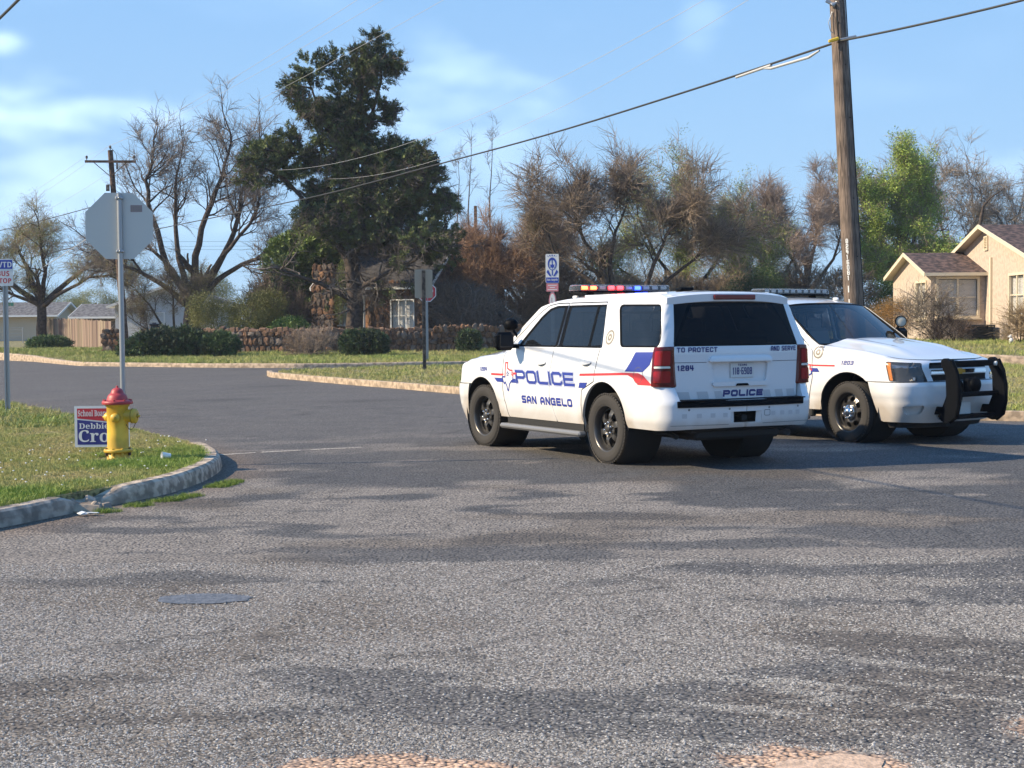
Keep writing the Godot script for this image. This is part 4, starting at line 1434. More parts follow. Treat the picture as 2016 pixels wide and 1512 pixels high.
func kerb_run(path: PackedVector2Array, inner_left: bool, height: Callable, m: Material, wd := .16) -> void:
	# path on the road-side foot; the kerb stands on its inner side; cut in lengths with open joints
	var fine_path := PackedVector2Array()
	for i in path.size() - 1:
		var n := maxi(1, int(path[i].distance_to(path[i + 1]) / .35))
		for k in n: fine_path.append(path[i].lerp(path[i + 1], float(k) / n))
	fine_path.append(path[-1])
	for b in 2:
		var q := fine_path.duplicate()
		for i in range(1, q.size() - 1): q[i] = (fine_path[i - 1] + fine_path[i] * 2 + fine_path[i + 1]) / 4
		fine_path = q
	var mb := MB.new()
	var prev := []
	var run := 0.0
	var cut := 2.6
	for i in fine_path.size():
		var p := fine_path[i]
		var d := (fine_path[mini(i + 1, fine_path.size() - 1)] - fine_path[maxi(i - 1, 0)]).normalized()
		var nrm_ := Vector2(-d.y, d.x) if inner_left else Vector2(d.y, -d.x)
		var h: float = height.call(p)
		var wob := fine.get_noise_2d(p.x * 3, p.y * 3) * .012
		p += nrm_ * wob
		h += fine.get_noise_2d(p.x * 5 + 9, p.y * 5) * .012
		var ring := []
		for q: Array in [[0.0, -.05, 0.0], [.012, .55, .0], [.028, .86, 0.], [.06, 1.0, 0.], [wd - .02, 1.02, 0.], [wd, .95, 0.], [wd, -.1, 0.]]:
			var w: Vector2 = p + nrm_ * float(q[0])
			ring.append(Vector3(w.x, q[1] * h, -w.y))
		if i > 0:
			run += fine_path[i].distance_to(fine_path[i - 1])
			var gap := run > cut
			if gap: run = 0.0; cut = rng.randf_range(2.2, 3.4)
			var out := Vector3(-nrm_.x, 0, nrm_.y)
			for j in 6:
				var o: Vector3 = [out, out + Vector3.UP * .5, out + Vector3.UP, Vector3.UP, Vector3.UP - out, -out][j]
				var a: Vector3 = prev[j]
				var b2: Vector3 = prev[j + 1]
				if gap:
					a = a.lerp(ring[j], .03); b2 = b2.lerp(ring[j + 1], .03)
				mb.quad(a, ring[j], ring[j + 1], b2, o)
		prev = ring
	for e in 2:
		pass
	struct("kerb", mb, m)

const SAND := [[1.10, 5.22, .46, .40], [-.36, 5.18, .56, .34], [2.2, 5.75, .46, .34]]

func road_tone(x: float, d: float) -> Color:
	var wx := x + 1.1 * fine.get_noise_2d(x * .9 + 31, d * .9)
	var a := broad.get_noise_2d(wx * 2.0 + 50, d * 3.6)
	var b := fine.get_noise_2d(x * 1.2, d * 2.4 + 7)
	var s := broad.get_noise_2d(x * .5 - d * .25 + 80, d * 3.2 + x * .6) * smoothstep(30.0, 12.0, d)     # streaks along the traffic
	var wear := smoothstep(.02, .24, a * .75 + b * .45 + s * .6 - .02 + .30 * smoothstep(1.0, 6.0, x) * smoothstep(7.5, 11.0, d) + .34 * smoothstep(12.5, 17.0, d) + .34 * smoothstep(.0, 1.6, x + a * .8) * smoothstep(8.4, 6.6, d + b * .6) - .12 * smoothstep(3.0, -3.0, x) * smoothstep(12, 7, d))
	wear = lerpf(wear, .74 + .12 * b, smoothstep(15.0, 24.0, d))
	var grit := sin(x * 127.1 + d * 311.7) * 43758.5453
	grit -= floor(grit)
	if d < 13.0: wear = clampf(wear + (grit - .5) * .55 * (1.0 - absf(wear * 2.0 - 1.0)), 0, 1)
	var c := Vector3(.40, .362, .325).lerp(Vector3(.205, .196, .192).lerp(Vector3(.128, .129, .136), smoothstep(8.0, 14.0, d)), wear * .95)
	c *= 1.0 + .16 * fine.get_noise_2d(x * 3 + 4, d * 3)
	# dusty border along the corner kerb
	if x < -1.6 and d < 34.0:
		var e := 99.0
		for i in range(2, 15):
			var q := Geometry2D.get_closest_point_to_segment(Vector2(x, d), CORNER_V[i], CORNER_V[i + 1])
			e = minf(e, q.distance_to(Vector2(x, d)))
		c = c.lerp(Vector3(.36, .27, .20), .62 * smoothstep(.75 + .35 * b, .05, e))
		c = c.lerp(Vector3(.20, .145, .10), .85 * smoothstep(.22 + .14 * a, .02, e))
	var st := broad.get_noise_2d(x * 2.6 + 300, d * 3.0)
	if st > .12 and d < 16.0: c = c.lerp(Vector3(.20, .155, .11), .45 * smoothstep(.12, .40, st))
	# pale scuffs and the seams
	if d < 7.0:
		for q: Array in SAND:
			var w := 1.0 - Vector2((x - q[0]) / q[2], (d - q[1]) / q[3]).length() + .55 * b + .25 * fine.get_noise_2d(x * 9, d * 9)
			c = c.lerp(Vector3(.98, .66, .46), .92 * smoothstep(.0, .55, w))
	if x > .1 and d < 9.5:
		var sc := fine.get_noise_2d((x * .8 - d * .35) * 1.4 + 60, (d + x * .55) * 9.0)
		c = c.lerp(Vector3(.62, .58, .52), .75 * smoothstep(.34, .46, sc) * smoothstep(.1, .9, x) * smoothstep(9.0, 7.6, d))
	var cr := absf(broad.get_noise_2d(x * 2.1 + 200, d * 2.1 + 30))
	if cr < .012: c *= .62
	return Color(clampf(c.x, .02, 1), clampf(c.y, .02, 1), clampf(c.z, .02, 1))

func road_block(mb: MB, x0: float, x1: float, d0: float, d1: float, st: float) -> void:
	var nx := int(ceil((x1 - x0) / st))
	var nd := int(ceil((d1 - d0) / st))
	var row := []
	for j in nd + 1:
		var d := lerpf(d0, d1, float(j) / nd)
		var now := []
		for i in nx + 1:
			var x := lerpf(x0, x1, float(i) / nx)
			now.append([Vector3(x, 0, -d), road_tone(x, d), Vector2(x, d) / 2.9])
		if j:
			for i in nx:
				for t: Array in [[row[i], now[i + 1], row[i + 1]], [row[i], now[i], now[i + 1]]]:
					for k in 3:
						mb.v.append(t[k][0]); mb.n.append(Vector3.UP); mb.c.append(t[k][1]); mb.uv.append(t[k][2])
		row = now

func blob(cx: float, cd: float, rx: float, rd: float, sd: int, rough := .25) -> PackedVector2Array:
	var q := PackedVector2Array()
	for i in 48:
		var a := TAU * i / 48
		var r := 1.0 + rough * fine.get_noise_2d(cos(a) * 2.2 + sd * 10, sin(a) * 2.2) * 2.0
		q.append(Vector2(cx + cos(a) * rx * r, cd + sin(a) * rd * r))
	return q

func ground_work() -> void:
	CORNER_V = pv2(CORNER)
	var base := MB.new()
	base.quad(Vector3(-900, -.06, 60), Vector3(900, -.06, 60), Vector3(900, -.06, -1800), Vector3(-900, -.06, -1800), Vector3.UP)
	struct("ground", base, M.lawn)
	var rd := MB.new()
	road_block(rd, -5.0, 5.0, 4.4, 14.0, .055)
	road_block(rd, -40.0, -5.0, -8.0, 14.0, 1.0)
	road_block(rd, 5.0, 40.0, -8.0, 14.0, 1.0)
	road_block(rd, -5.0, 5.0, -8.0, 4.4, 1.0)
	road_block(rd, -12.0, 14.0, 14.0, 30.0, .2)
	road_block(rd, -60.0, -12.0, 14.0, 30.0, 2.0)
	road_block(rd, 14.0, 45.0, 14.0, 30.0, 2.0)
	road_block(rd, -62.0, 45.0, 30.0, 118.0, 1.0)
	struct("road", rd, M.road)
	# smooth binder patch and washed sand
	var flat_at := func(y: float) -> Callable: return func(p: Vector2) -> Vector3: return Vector3(p.x, y, -p.y)
	var tp := MB.new()
	sheet(tp, [blob(-1.76, 8.66, .27, .165, 3, .07)], [], 0.0, flat_at.call(.004), Vector3(0, -10, 0))
	struct("tar_patch", tp, M.smooth_tar)
	var sn := MB.new()
	for q: Array in [[1.10, 5.20, .21, .20, 1], [-.36, 5.16, .26, .13, 2], [2.2, 5.72, .16, .12, 5]]:
		sheet(sn, [blob(q[0], q[1], q[2], q[3], q[4], .22)], [], 0.0, flat_at.call(.004), Vector3(0, -10, 0))
	struct("sand", sn, M.sand)
	struct("corner_lawn", lawn_sheet(CORNER, 1.5), M.lawn)
	struct("island_lawn", lawn_sheet(ISLAND, 1.5), M.lawn)
	struct("far_lawn", lawn_sheet(FAR, 4.0), M.lawn)
	var cp := pv2(CORNER)
	var taper := func(p: Vector2) -> float: return .115 * smoothstep(20.2, 18.2, p.y) + .03
	kerb_run(PackedVector2Array([cp[2], cp[3], cp[4], Vector2(-3.555, 13.06)]), true, func(p: Vector2) -> float: return .135 - .10 * smoothstep(12.75, 13.04, p.y + .05 * fine.get_noise_2d(p.y * 30, 1)), M.kerb_grey, .19)
	kerb_run(PackedVector2Array([Vector2(-3.555, 13.07), cp[6], cp[7], cp[8], cp[9], cp[10], cp[11]]), true, func(p: Vector2) -> float: return taper.call(p) - .10 * smoothstep(13.32, 13.08, p.y), M.kerb_warm, .19)
	var rub := MB.new()
	var rk := RandomNumberGenerator.new()
	rk.seed = 9
	for i in 26:
		var q := Vector2(-3.60, 12.86).lerp(Vector2(-3.50, 13.28), rk.randf()) + Vector2(rk.randf_range(-.22, .10), 0)
		rub.box(Vector3(q.x, rk.randf_range(-.01, .07) * smoothstep(-3.4, -3.7, q.x), -q.y), Vector3(rk.randf_range(.03, .12), rk.randf_range(.03, .09), rk.randf_range(.03, .10)), Basis(rvec(rk).normalized(), rk.randf() * 2.0), .012)
	struct("kerb_rubble", rub, M.kerb_grey).set_meta("kind", "stuff")
	var bank := MB.new()
	bank.box(Vector3(-3.80, .030, -13.06), Vector3(.60, .12, .70), Basis(Vector3.BACK, -.14) * Basis(Vector3.UP, .3), .07)
	struct("soil_bank", bank, M.soil)
	var pl := MB.new()
	for q: Array in [[-3.5, 18.35, -3.12, 18.62], [-3.06, 18.66, -2.62, 18.92], [-2.5, 19.0, -1.9, 19.28]]:
		var a := Vector2(q[0], q[1])
		var b := Vector2(q[2], q[3])
		var w := (b - a).orthogonal().normalized() * .05
		sheet(pl, [PackedVector2Array([a - w, b - w * .6, b + w * .7, a + w])], [], 0.0, flat_at.call(.004), Vector3(0, -10, 0))
	struct("worn_line", pl, M.paint_line)
	var ip := pv2(ISLAND)
	kerb_run(ip.slice(0, 18), false, func(_p: Vector2) -> float: return .15, M.kerb, .2)
	var back := ip.slice(19)
	back.append(ip[0])
	var fp := pv2(FAR)
	kerb_run(fp.slice(0, 15), true, func(p: Vector2) -> float: return hgt(p.x, p.y) + .025, M.kerb, .24)
	# loose chips on the near road
	var tmpl := []
	var cm := MB.new()
	cm.flat(Vector3(1, 0, 0), Vector3(.1, .6, .1), Vector3(0, 0, 1), Vector3(1, 1, 1)); cm.flat(Vector3(0, 0, 1), Vector3(.1, .6, .1), Vector3(-1, 0, .1), Vector3(-1, 1, 1))
	cm.flat(Vector3(-1, 0, .1), Vector3(.1, .6, .1), Vector3(0, .1, -1), Vector3(-1, 1, -1)); cm.flat(Vector3(0, .1, -1), Vector3(.1, .6, .1), Vector3(1, 0, 0), Vector3(1, 1, -1))
	var r2 := RandomNumberGenerator.new()
	r2.seed = 77
	var xs := []
	var cs := []
	for i in 150000:
		var d := 5.0 + 5.0 * pow(r2.randf(), 1.5)
		var x := r2.randf_range(-.36, .36) * d
		var t := road_tone(x, d)
		if t.r < .17 + r2.randf() * .2 or t.r > .6: continue
		if Geometry2D.is_point_in_polygon(Vector2(x, d), cp): continue
		var s := r2.randf_range(.004, .0095)
		xs.append(Transform3D(Basis(Vector3.UP, r2.randf() * TAU).scaled(Vector3(s, s * r2.randf_range(.6, 1.1), s * r2.randf_range(.6, 1.0))), Vector3(x, -.0005, -d)))
		var g := .07 + .36 * pow(r2.randf(), 1.5)
		cs.append(Color(g * 1.06, g, g * .92))
	var st := many("loose_chips", cm.mesh(), M.chip, xs, cs, self)
	st.set_meta("kind", "stuff")

# ------------------------------------------------------------------ grass
func tuft(n: int, h: float, spread: float, sd: int) -> ArrayMesh:
	var r := RandomNumberGenerator.new()
	r.seed = sd
	var mb := MB.new()
	for i in n:
		var a := r.randf() * TAU
		var b := Vector3(cos(a), 0, sin(a)) * spread * sqrt(r.randf())
		var lean := Vector3(r.randf_range(-1, 1), 0, r.randf_range(-1, 1)) * h * .7
		var hh := h * r.randf_range(.5, 1.1)
		var w := Vector3(-sin(a), 0, cos(a)) * h * .055
		var m := b + lean * .35 + Vector3.UP * hh * .6
		var t := b + lean + Vector3.UP * hh
		var out := Vector3(cos(a), .6, sin(a))
		mb.flat(b - w, b + w, m + w * .7, out); mb.flat(b - w, m + w * .7, m - w * .7, out); mb.flat(m - w * .7, m + w * .7, t, out)
	return mb.mesh()

func sow(called: String, poly: Array, n: int, box: Rect2, mesh: Mesh, s0: float, s1: float, lush: Callable, sd: int, near_bias := 1.0) -> void:
	var r := RandomNumberGenerator.new()
	r.seed = sd
	var pl: PackedVector2Array = Geometry2D.offset_polygon(pv2(poly), -.19)[0]
	var xs := []
	var cs := []
	for i in n:
		var p := Vector2(box.position.x + box.size.x * r.randf(), box.position.y + box.size.y * pow(r.randf(), near_bias))
		if absf(p.x) > p.y * .42 + 2.5 or Vector2(p.x + 4.2, p.y - 16.33).length() < .26 + r.randf() * .2 or not Geometry2D.is_point_in_polygon(p, pl): continue
		var g: float = clampf(lush.call(p) + r.randf_range(-.25, .25), 0, 1)
		if r.randf() > .35 + g * .65: continue
		var s := r.randf_range(s0, s1) * (.55 + .75 * g)
		xs.append(Transform3D(Basis(Vector3.UP, r.randf() * TAU).scaled(Vector3(s, s * r.randf_range(.7, 1.2), s)), Vector3(p.x, hgt(p.x, p.y) - .005, -p.y)))
		var c := Vector3(.46, .38, .17).lerp(Vector3(.20, .29, .045), g) * r.randf_range(.75, 1.2)
		cs.append(Color(c.x, c.y, c.z))
	var o := many(called, mesh, M.blade, xs, cs, self)
	o.set_meta("kind", "stuff")

func grasses() -> void:
	var t1 := tuft(16, .045, .06, 1)
	var t2 := tuft(16, .13, .15, 2)
	var t3 := tuft(14, .22, .3, 3)
	sow("corner_grass", CORNER, 130000, Rect2(-12.0, 10, 9.5, 12), t1, .7, 1.25, func(p: Vector2) -> float: return clampf(.22 + .5 * fine.get_noise_2d(p.x * 2.2, p.y * 1.2) + .85 * smoothstep(1.3, .15, Vector2((p.x + 3.5) * .8, (p.y - 16.2) * .55).length()) + .75 * smoothstep(14.6, 12.4, p.y + p.x * -.35 - 1.2), 0, 1), 5)
	sow("corner_grass_far", CORNER, 36000, Rect2(-18, 21.5, 14, 15), t2, .5, .8, func(p: Vector2) -> float: return .42 + .5 * fine.get_noise_2d(p.x, p.y), 6)
	sow("island_grass", ISLAND, 42000, Rect2(-8, 21, 24, 32), t2, .55, 1.0, func(p: Vector2) -> float: return .30 + .45 * fine.get_noise_2d(p.x * .8, p.y * .5) + .3 * smoothstep(26, 22.5, p.y), 7, 1.2)
	sow("verge_grass", FAR, 75000, Rect2(-34, 46, 68, 36), t3, .45, .8, func(p: Vector2) -> float: return .50 + .4 * fine.get_noise_2d(p.x * .4, p.y * .4), 8)
	# weeds at the kerb foot
	var r := RandomNumberGenerator.new()
	r.seed = 12
	var xs := []
	var cs := []
	for i in 420:
		var q := Vector2(-2.88, 14.0).lerp(Vector2(-3.42, 12.7), r.randf()) if i < 300 else Vector2(-2.85, 14.6).lerp(Vector2(-2.75, 15.2), r.randf())
		if i < 300 and fine.get_noise_2d(q.y * 4, 3) < 0.02: continue
		q += Vector2(r.randf_range(-.10, .10), r.randf_range(-.06, .06))
		xs.append(Transform3D(Basis(Vector3.UP, r.randf() * TAU).scaled(Vector3.ONE * r.randf_range(.5, .9)), Vector3(q.x, 0.002, -q.y)))
		cs.append(Color(.15, .22, .03) * r.randf_range(.7, 1.2))
	many("gutter_weeds", t1, M.blade, xs, cs, self).set_meta("kind", "stuff")
	var fl := MB.new()
	fl.ball(Vector3(0, .03, 0), Vector3(.011, .006, .011), 6)
	xs = []
	for i in 70:
		var q := Vector2(r.randf_range(-5.5, -3.4), r.randf_range(13.2, 19.5))
		if Geometry2D.is_point_in_polygon(q, pv2(CORNER)): xs.append(Transform3D(Basis(), Vector3(q.x, hgt(q.x, q.y) + r.randf_range(0, .03), -q.y)))
	many("clover_flowers", fl.mesh(), M.white, xs, [], self).set_meta("kind", "stuff")

func vehicles() -> void:
	var a := police_car(true, "white police vehicle seen from the rear left, red and blue lamps flashing on its roof")
	a.position = Vector3(1.891, 0, -17.283)
	a.rotation.y = PI / 2 + .4897
	var b := police_car(false, "white police vehicle with black push bumper and unlit roof bar, parked behind the flashing one")
	b.position = Vector3(3.28, 0.0, -22.40)
	b.rotation.y = PI / 2 - deg_to_rad(143.0)

# ------------------------------------------------------------------ trees and shrubs
func rvec(r: RandomNumberGenerator) -> Vector3:
	return Vector3(r.randf_range(-1, 1), r.randf_range(-1, 1), r.randf_range(-1, 1))

# one limb and what grows on it; tips collects [point, direction, size]
func grow(mb: MB, r: RandomNumberGenerator, p: Vector3, d: Vector3, len: float, rad: float, lvl: int, k: Dictionary, tips: Array) -> void:
	var n := 6 if lvl >= k.lv - 1 else 4
	var pts := PackedVector3Array([p])
	var rs := PackedFloat32Array([rad])
	var dirs := [d]
	var end := rad * float(k.get("taper", .55))
	for i in n:
		d = (d + rvec(r) * float(k.wob) + Vector3.UP * float(k.up)).normalized()
		p += d * len / n
		pts.append(p); rs.append(lerpf(rad, end, float(i + 1) / n)); dirs.append(d)
	mb.tube(pts, rs, maxi(3, 3 + lvl), false)
	if lvl <= 0:
		tips.append([p, d, len])
		tips.append([pts[n / 2], (d + rvec(r) * .6).normalized(), len * .8])
		return
	if lvl == 1: tips.append([pts[n - 1], (d + rvec(r) * .5).normalized(), len * .5])
	for c in int(k.kids):
		var t := r.randf_range(k.get("from", .35), 1.0)
		var fi := t * n
		var i0 := mini(int(fi), n - 1)
		var q := pts[i0].lerp(pts[i0 + 1], fi - i0)
		var dd: Vector3 = dirs[i0 + 1]
		var side := dd.cross(rvec(r)).normalized()
		var a := deg_to_rad(r.randf_range(k.ang * .65, k.ang * 1.3))
		var nd := (dd * cos(a) + side * sin(a)).normalized()
		grow(mb, r, q, nd, len * float(k.lr) * r.randf_range(.75, 1.15) * (1.15 - .35 * t), lerpf(rad, end, t) * r.randf_range(.5, .68), lvl - 1, k, tips)
	grow(mb, r, p, d, len * float(k.lr) * r.randf_range(.85, 1.1), end, lvl - 1, k, tips)

func twig_spray(sd: int, n: int, curl: float, thick: float) -> ArrayMesh:   # about 1 m long, along +y
	var r := RandomNumberGenerator.new()
	r.seed = sd
	var mb := MB.new()
	for i in n:
		var p := Vector3(0, r.randf_range(0, .5), 0)
		var a := r.randf() * TAU
		var sp := r.randf_range(.2, 1.35)
		var d := Vector3(cos(a) * sp, 1.0, sin(a) * sp).normalized()
		var pts := PackedVector3Array([p])
		var m := 4
		var l := r.randf_range(.4, 1.0)
		for j in m:
			d = (d + rvec(r) * curl).normalized()
			p += d * l / m
			pts.append(p)
			if j > 0 and r.randf() < .75:
				var d2 := (d + rvec(r) * .9).normalized()
				var q := p + d2 * l * r.randf_range(.15, .35)
				mb.tube(PackedVector3Array([p, p.lerp(q, .5) + rvec(r) * .02, q]), PackedFloat32Array([thick * .7, thick * .6, thick * .4]), 3, false)
		mb.tube(pts, PackedFloat32Array([thick * 1.3, thick * 1.1, thick, thick * .8, thick * .5]), 3, false)
	return mb.mesh()

func leaf_spray(sd: int, n: int, size: float, spread: float, narrow := .5) -> ArrayMesh:   # a clump about 1 m across round the origin
	var r := RandomNumberGenerator.new()
	r.seed = sd
	var mb := MB.new()
	for i in n:
		var c := rvec(r) * spread
		while c.length() > spread: c = rvec(r) * spread
		var d := (rvec(r) + c * .8 / spread).normalized()
		var s := d.cross(rvec(r)).normalized()
		var l := size * r.randf_range(.6, 1.3)
		var up := s.cross(d)
		var a := c - d * l * .5
		var b := c + s * l * narrow * .5 + up * l * .08
		var e := c + d * l * .5
		var f := c - s * l * narrow * .5 + up * l * .08
		mb.flat(a, b, e, up); mb.flat(a, e, f, up)
	return mb.mesh()

func needle_spray(sd: int, n: int) -> ArrayMesh:   # feathery spray along +y, about 1 m
	var r := RandomNumberGenerator.new()
	r.seed = sd
	var mb := MB.new()
	for i in n:
		var t := pow(r.randf(), .8)
		var a := r.randf() * TAU
		var p := Vector3(cos(a) * .10 * r.randf(), t * .7, sin(a) * .10 * r.randf())
		var d := Vector3(cos(a) * r.randf_range(.2, 1.0), r.randf_range(.35, 1.0), sin(a) * r.randf_range(.2, 1.0)).normalized()
		var l := r.randf_range(.14, .34)
		var s := d.cross(rvec(r)).normalized() * l * .16
		var up := s.cross(d)
		mb.flat(p - s * .4, p + s, p + d * l, up); mb.flat(p - s * .4, p + d * l, p + d * l * .6 - s, up)
	return mb.mesh()

func facing(d: Vector3, r: RandomNumberGenerator, s: float) -> Basis:
	var y := d.normalized()
	var x := y.cross(rvec(r)).normalized()
	return Basis(x, y, x.cross(y)).scaled(Vector3.ONE * s) if false else Basis(x * s, y * s, x.cross(y) * s)

func tint(a: Vector3, b: Vector3, r: RandomNumberGenerator, v := .25) -> Color:
	var c := a.lerp(b, r.randf()) * r.randf_range(1.0 - v, 1.0 + v)
	return Color(c.x, c.y, c.z)

var sprays := {}

func bare_tree(called: String, label: String, at: Vector3, sd: int, limbs: Array, bark: Material, k: Dictionary, group := "") -> Node3D:
	# limbs: [list of points relative to the base, radius at foot, radius at end]; growth starts along them
	var r := RandomNumberGenerator.new()
	r.seed = sd
	var o := thing(called, label, "tree", at, 0.0, group)
	var mb := MB.new()
	var br := MB.new()
	var tips := []
	for l: Array in limbs:
		var pts := PackedVector3Array()
		var raw: Array = l[0]
		for i in raw.size() - 1:
			for j in 3:
				var q: Vector3 = raw[i].lerp(raw[i + 1], j / 3.0)
				if i + j > 0: q += rvec(r) * l[1] * .25
				pts.append(q)
		pts.append(raw[-1])
		var rs := PackedFloat32Array()
		for i in pts.size(): rs.append(lerpf(l[1], l[2], pow(float(i) / (pts.size() - 1), .8)))
		mb.tube(pts, rs, 9, false)
		var from: float = l[3] if l.size() > 3 else .5
		for i in pts.size():
			var t := float(i) / (pts.size() - 1)
			if t < from: continue
			var d := (pts[mini(i + 1, pts.size() - 1)] - pts[maxi(i - 1, 0)]).normalized()
			for c in int(k.get("per", 2)):
				var side := d.cross(rvec(r)).normalized()
				var a := deg_to_rad(r.randf_range(25, 65))
				grow(br, r, pts[i], (d * cos(a) + side * sin(a)).normalized(), k.len * r.randf_range(.6, 1.1) * (1.15 - .45 * t), minf(rs[i] * .5, k.get("brad", .06)), k.lv, k, tips)
		var dl := (pts[-1] - pts[-2]).normalized()
		grow(br, r, pts[-1], dl, k.len, l[2], k.lv, k, tips)
	part("trunk", mb, bark, o)
	part("limbs", br, bark, o)
	var xs := []
	var cs := []
	var ts: float = k.get("twig", .8)
	for t: Array in tips:
		if r.randf() > k.get("keep", 1.0): continue
		xs.append(Transform3D(facing(t[1] + Vector3.UP * k.get("rise", .15), r, ts * r.randf_range(.6, 1.2)), t[0] - t[1] * .05))
		cs.append(tint(k.get("c0", Vector3(.10, .08, .065)), k.get("c1", Vector3(.19, .155, .125)), r))
	many("twigs", sprays[k.get("spray", "twig")], M.twig, xs, cs, o)
	if k.has("leaf"):
		xs = []; cs = []
		for t: Array in tips:
			for j in int(k.get("leaves", 1)):
				if r.randf() > k.get("leaf_keep", 1.0): continue
				var s: float = k.get("leaf_size", .6) * r.randf_range(.5, 1.3)
				xs.append(Transform3D(facing(rvec(r), r, s), t[0] + t[1] * r.randf() * ts * .6 + rvec(r) * .25))
				cs.append(tint(k.l0, k.l1, r, .3))
		many("leaves", sprays[k.leaf], M.leaf, xs, cs, o)
	return o

# foliage held in lumps: [centre relative to base, radii, count]
func foliage(called: String, o: Node3D, r: RandomNumberGenerator, lumps: Array, mesh: Mesh, m: Material, s0: float, s1: float, c0: Vector3, c1: Vector3, shell := .5, rise := .5, holes := .3) -> void:
	var xs := []
	var cs := []
	var nz := FastNoiseLite.new()
	nz.seed = r.randi() % 1000
	nz.frequency = .55
	for l: Array in lumps:
		for i in int(l[2]):
			var u := rvec(r)
			while u.length() > 1.0 or u.length() < .05: u = rvec(r)
			u = u.normalized() * pow(u.length(), shell)
			var p: Vector3 = l[0] + u * l[1]
			if nz.get_noise_3dv(p * 1.0) < -1.0 + holes * 2.0 - .35: continue
			var c := c0.lerp(c1, clampf(.5 + nz.get_noise_3dv(p * .6 + Vector3(50, 0, 0)) * 1.3 + r.randf_range(-.25, .25), 0, 1)) * r.randf_range(.75, 1.25)
			xs.append(Transform3D(facing(u + Vector3.UP * rise + rvec(r) * .5, r, r.randf_range(s0, s1)), p))
			cs.append(Color(c.x, c.y, c.z))
	many(called, mesh, m, xs, cs, o)

func ground_pt(x: float, d: float) -> Vector3: return Vector3(x, hgt(x, d) - .03, -d)

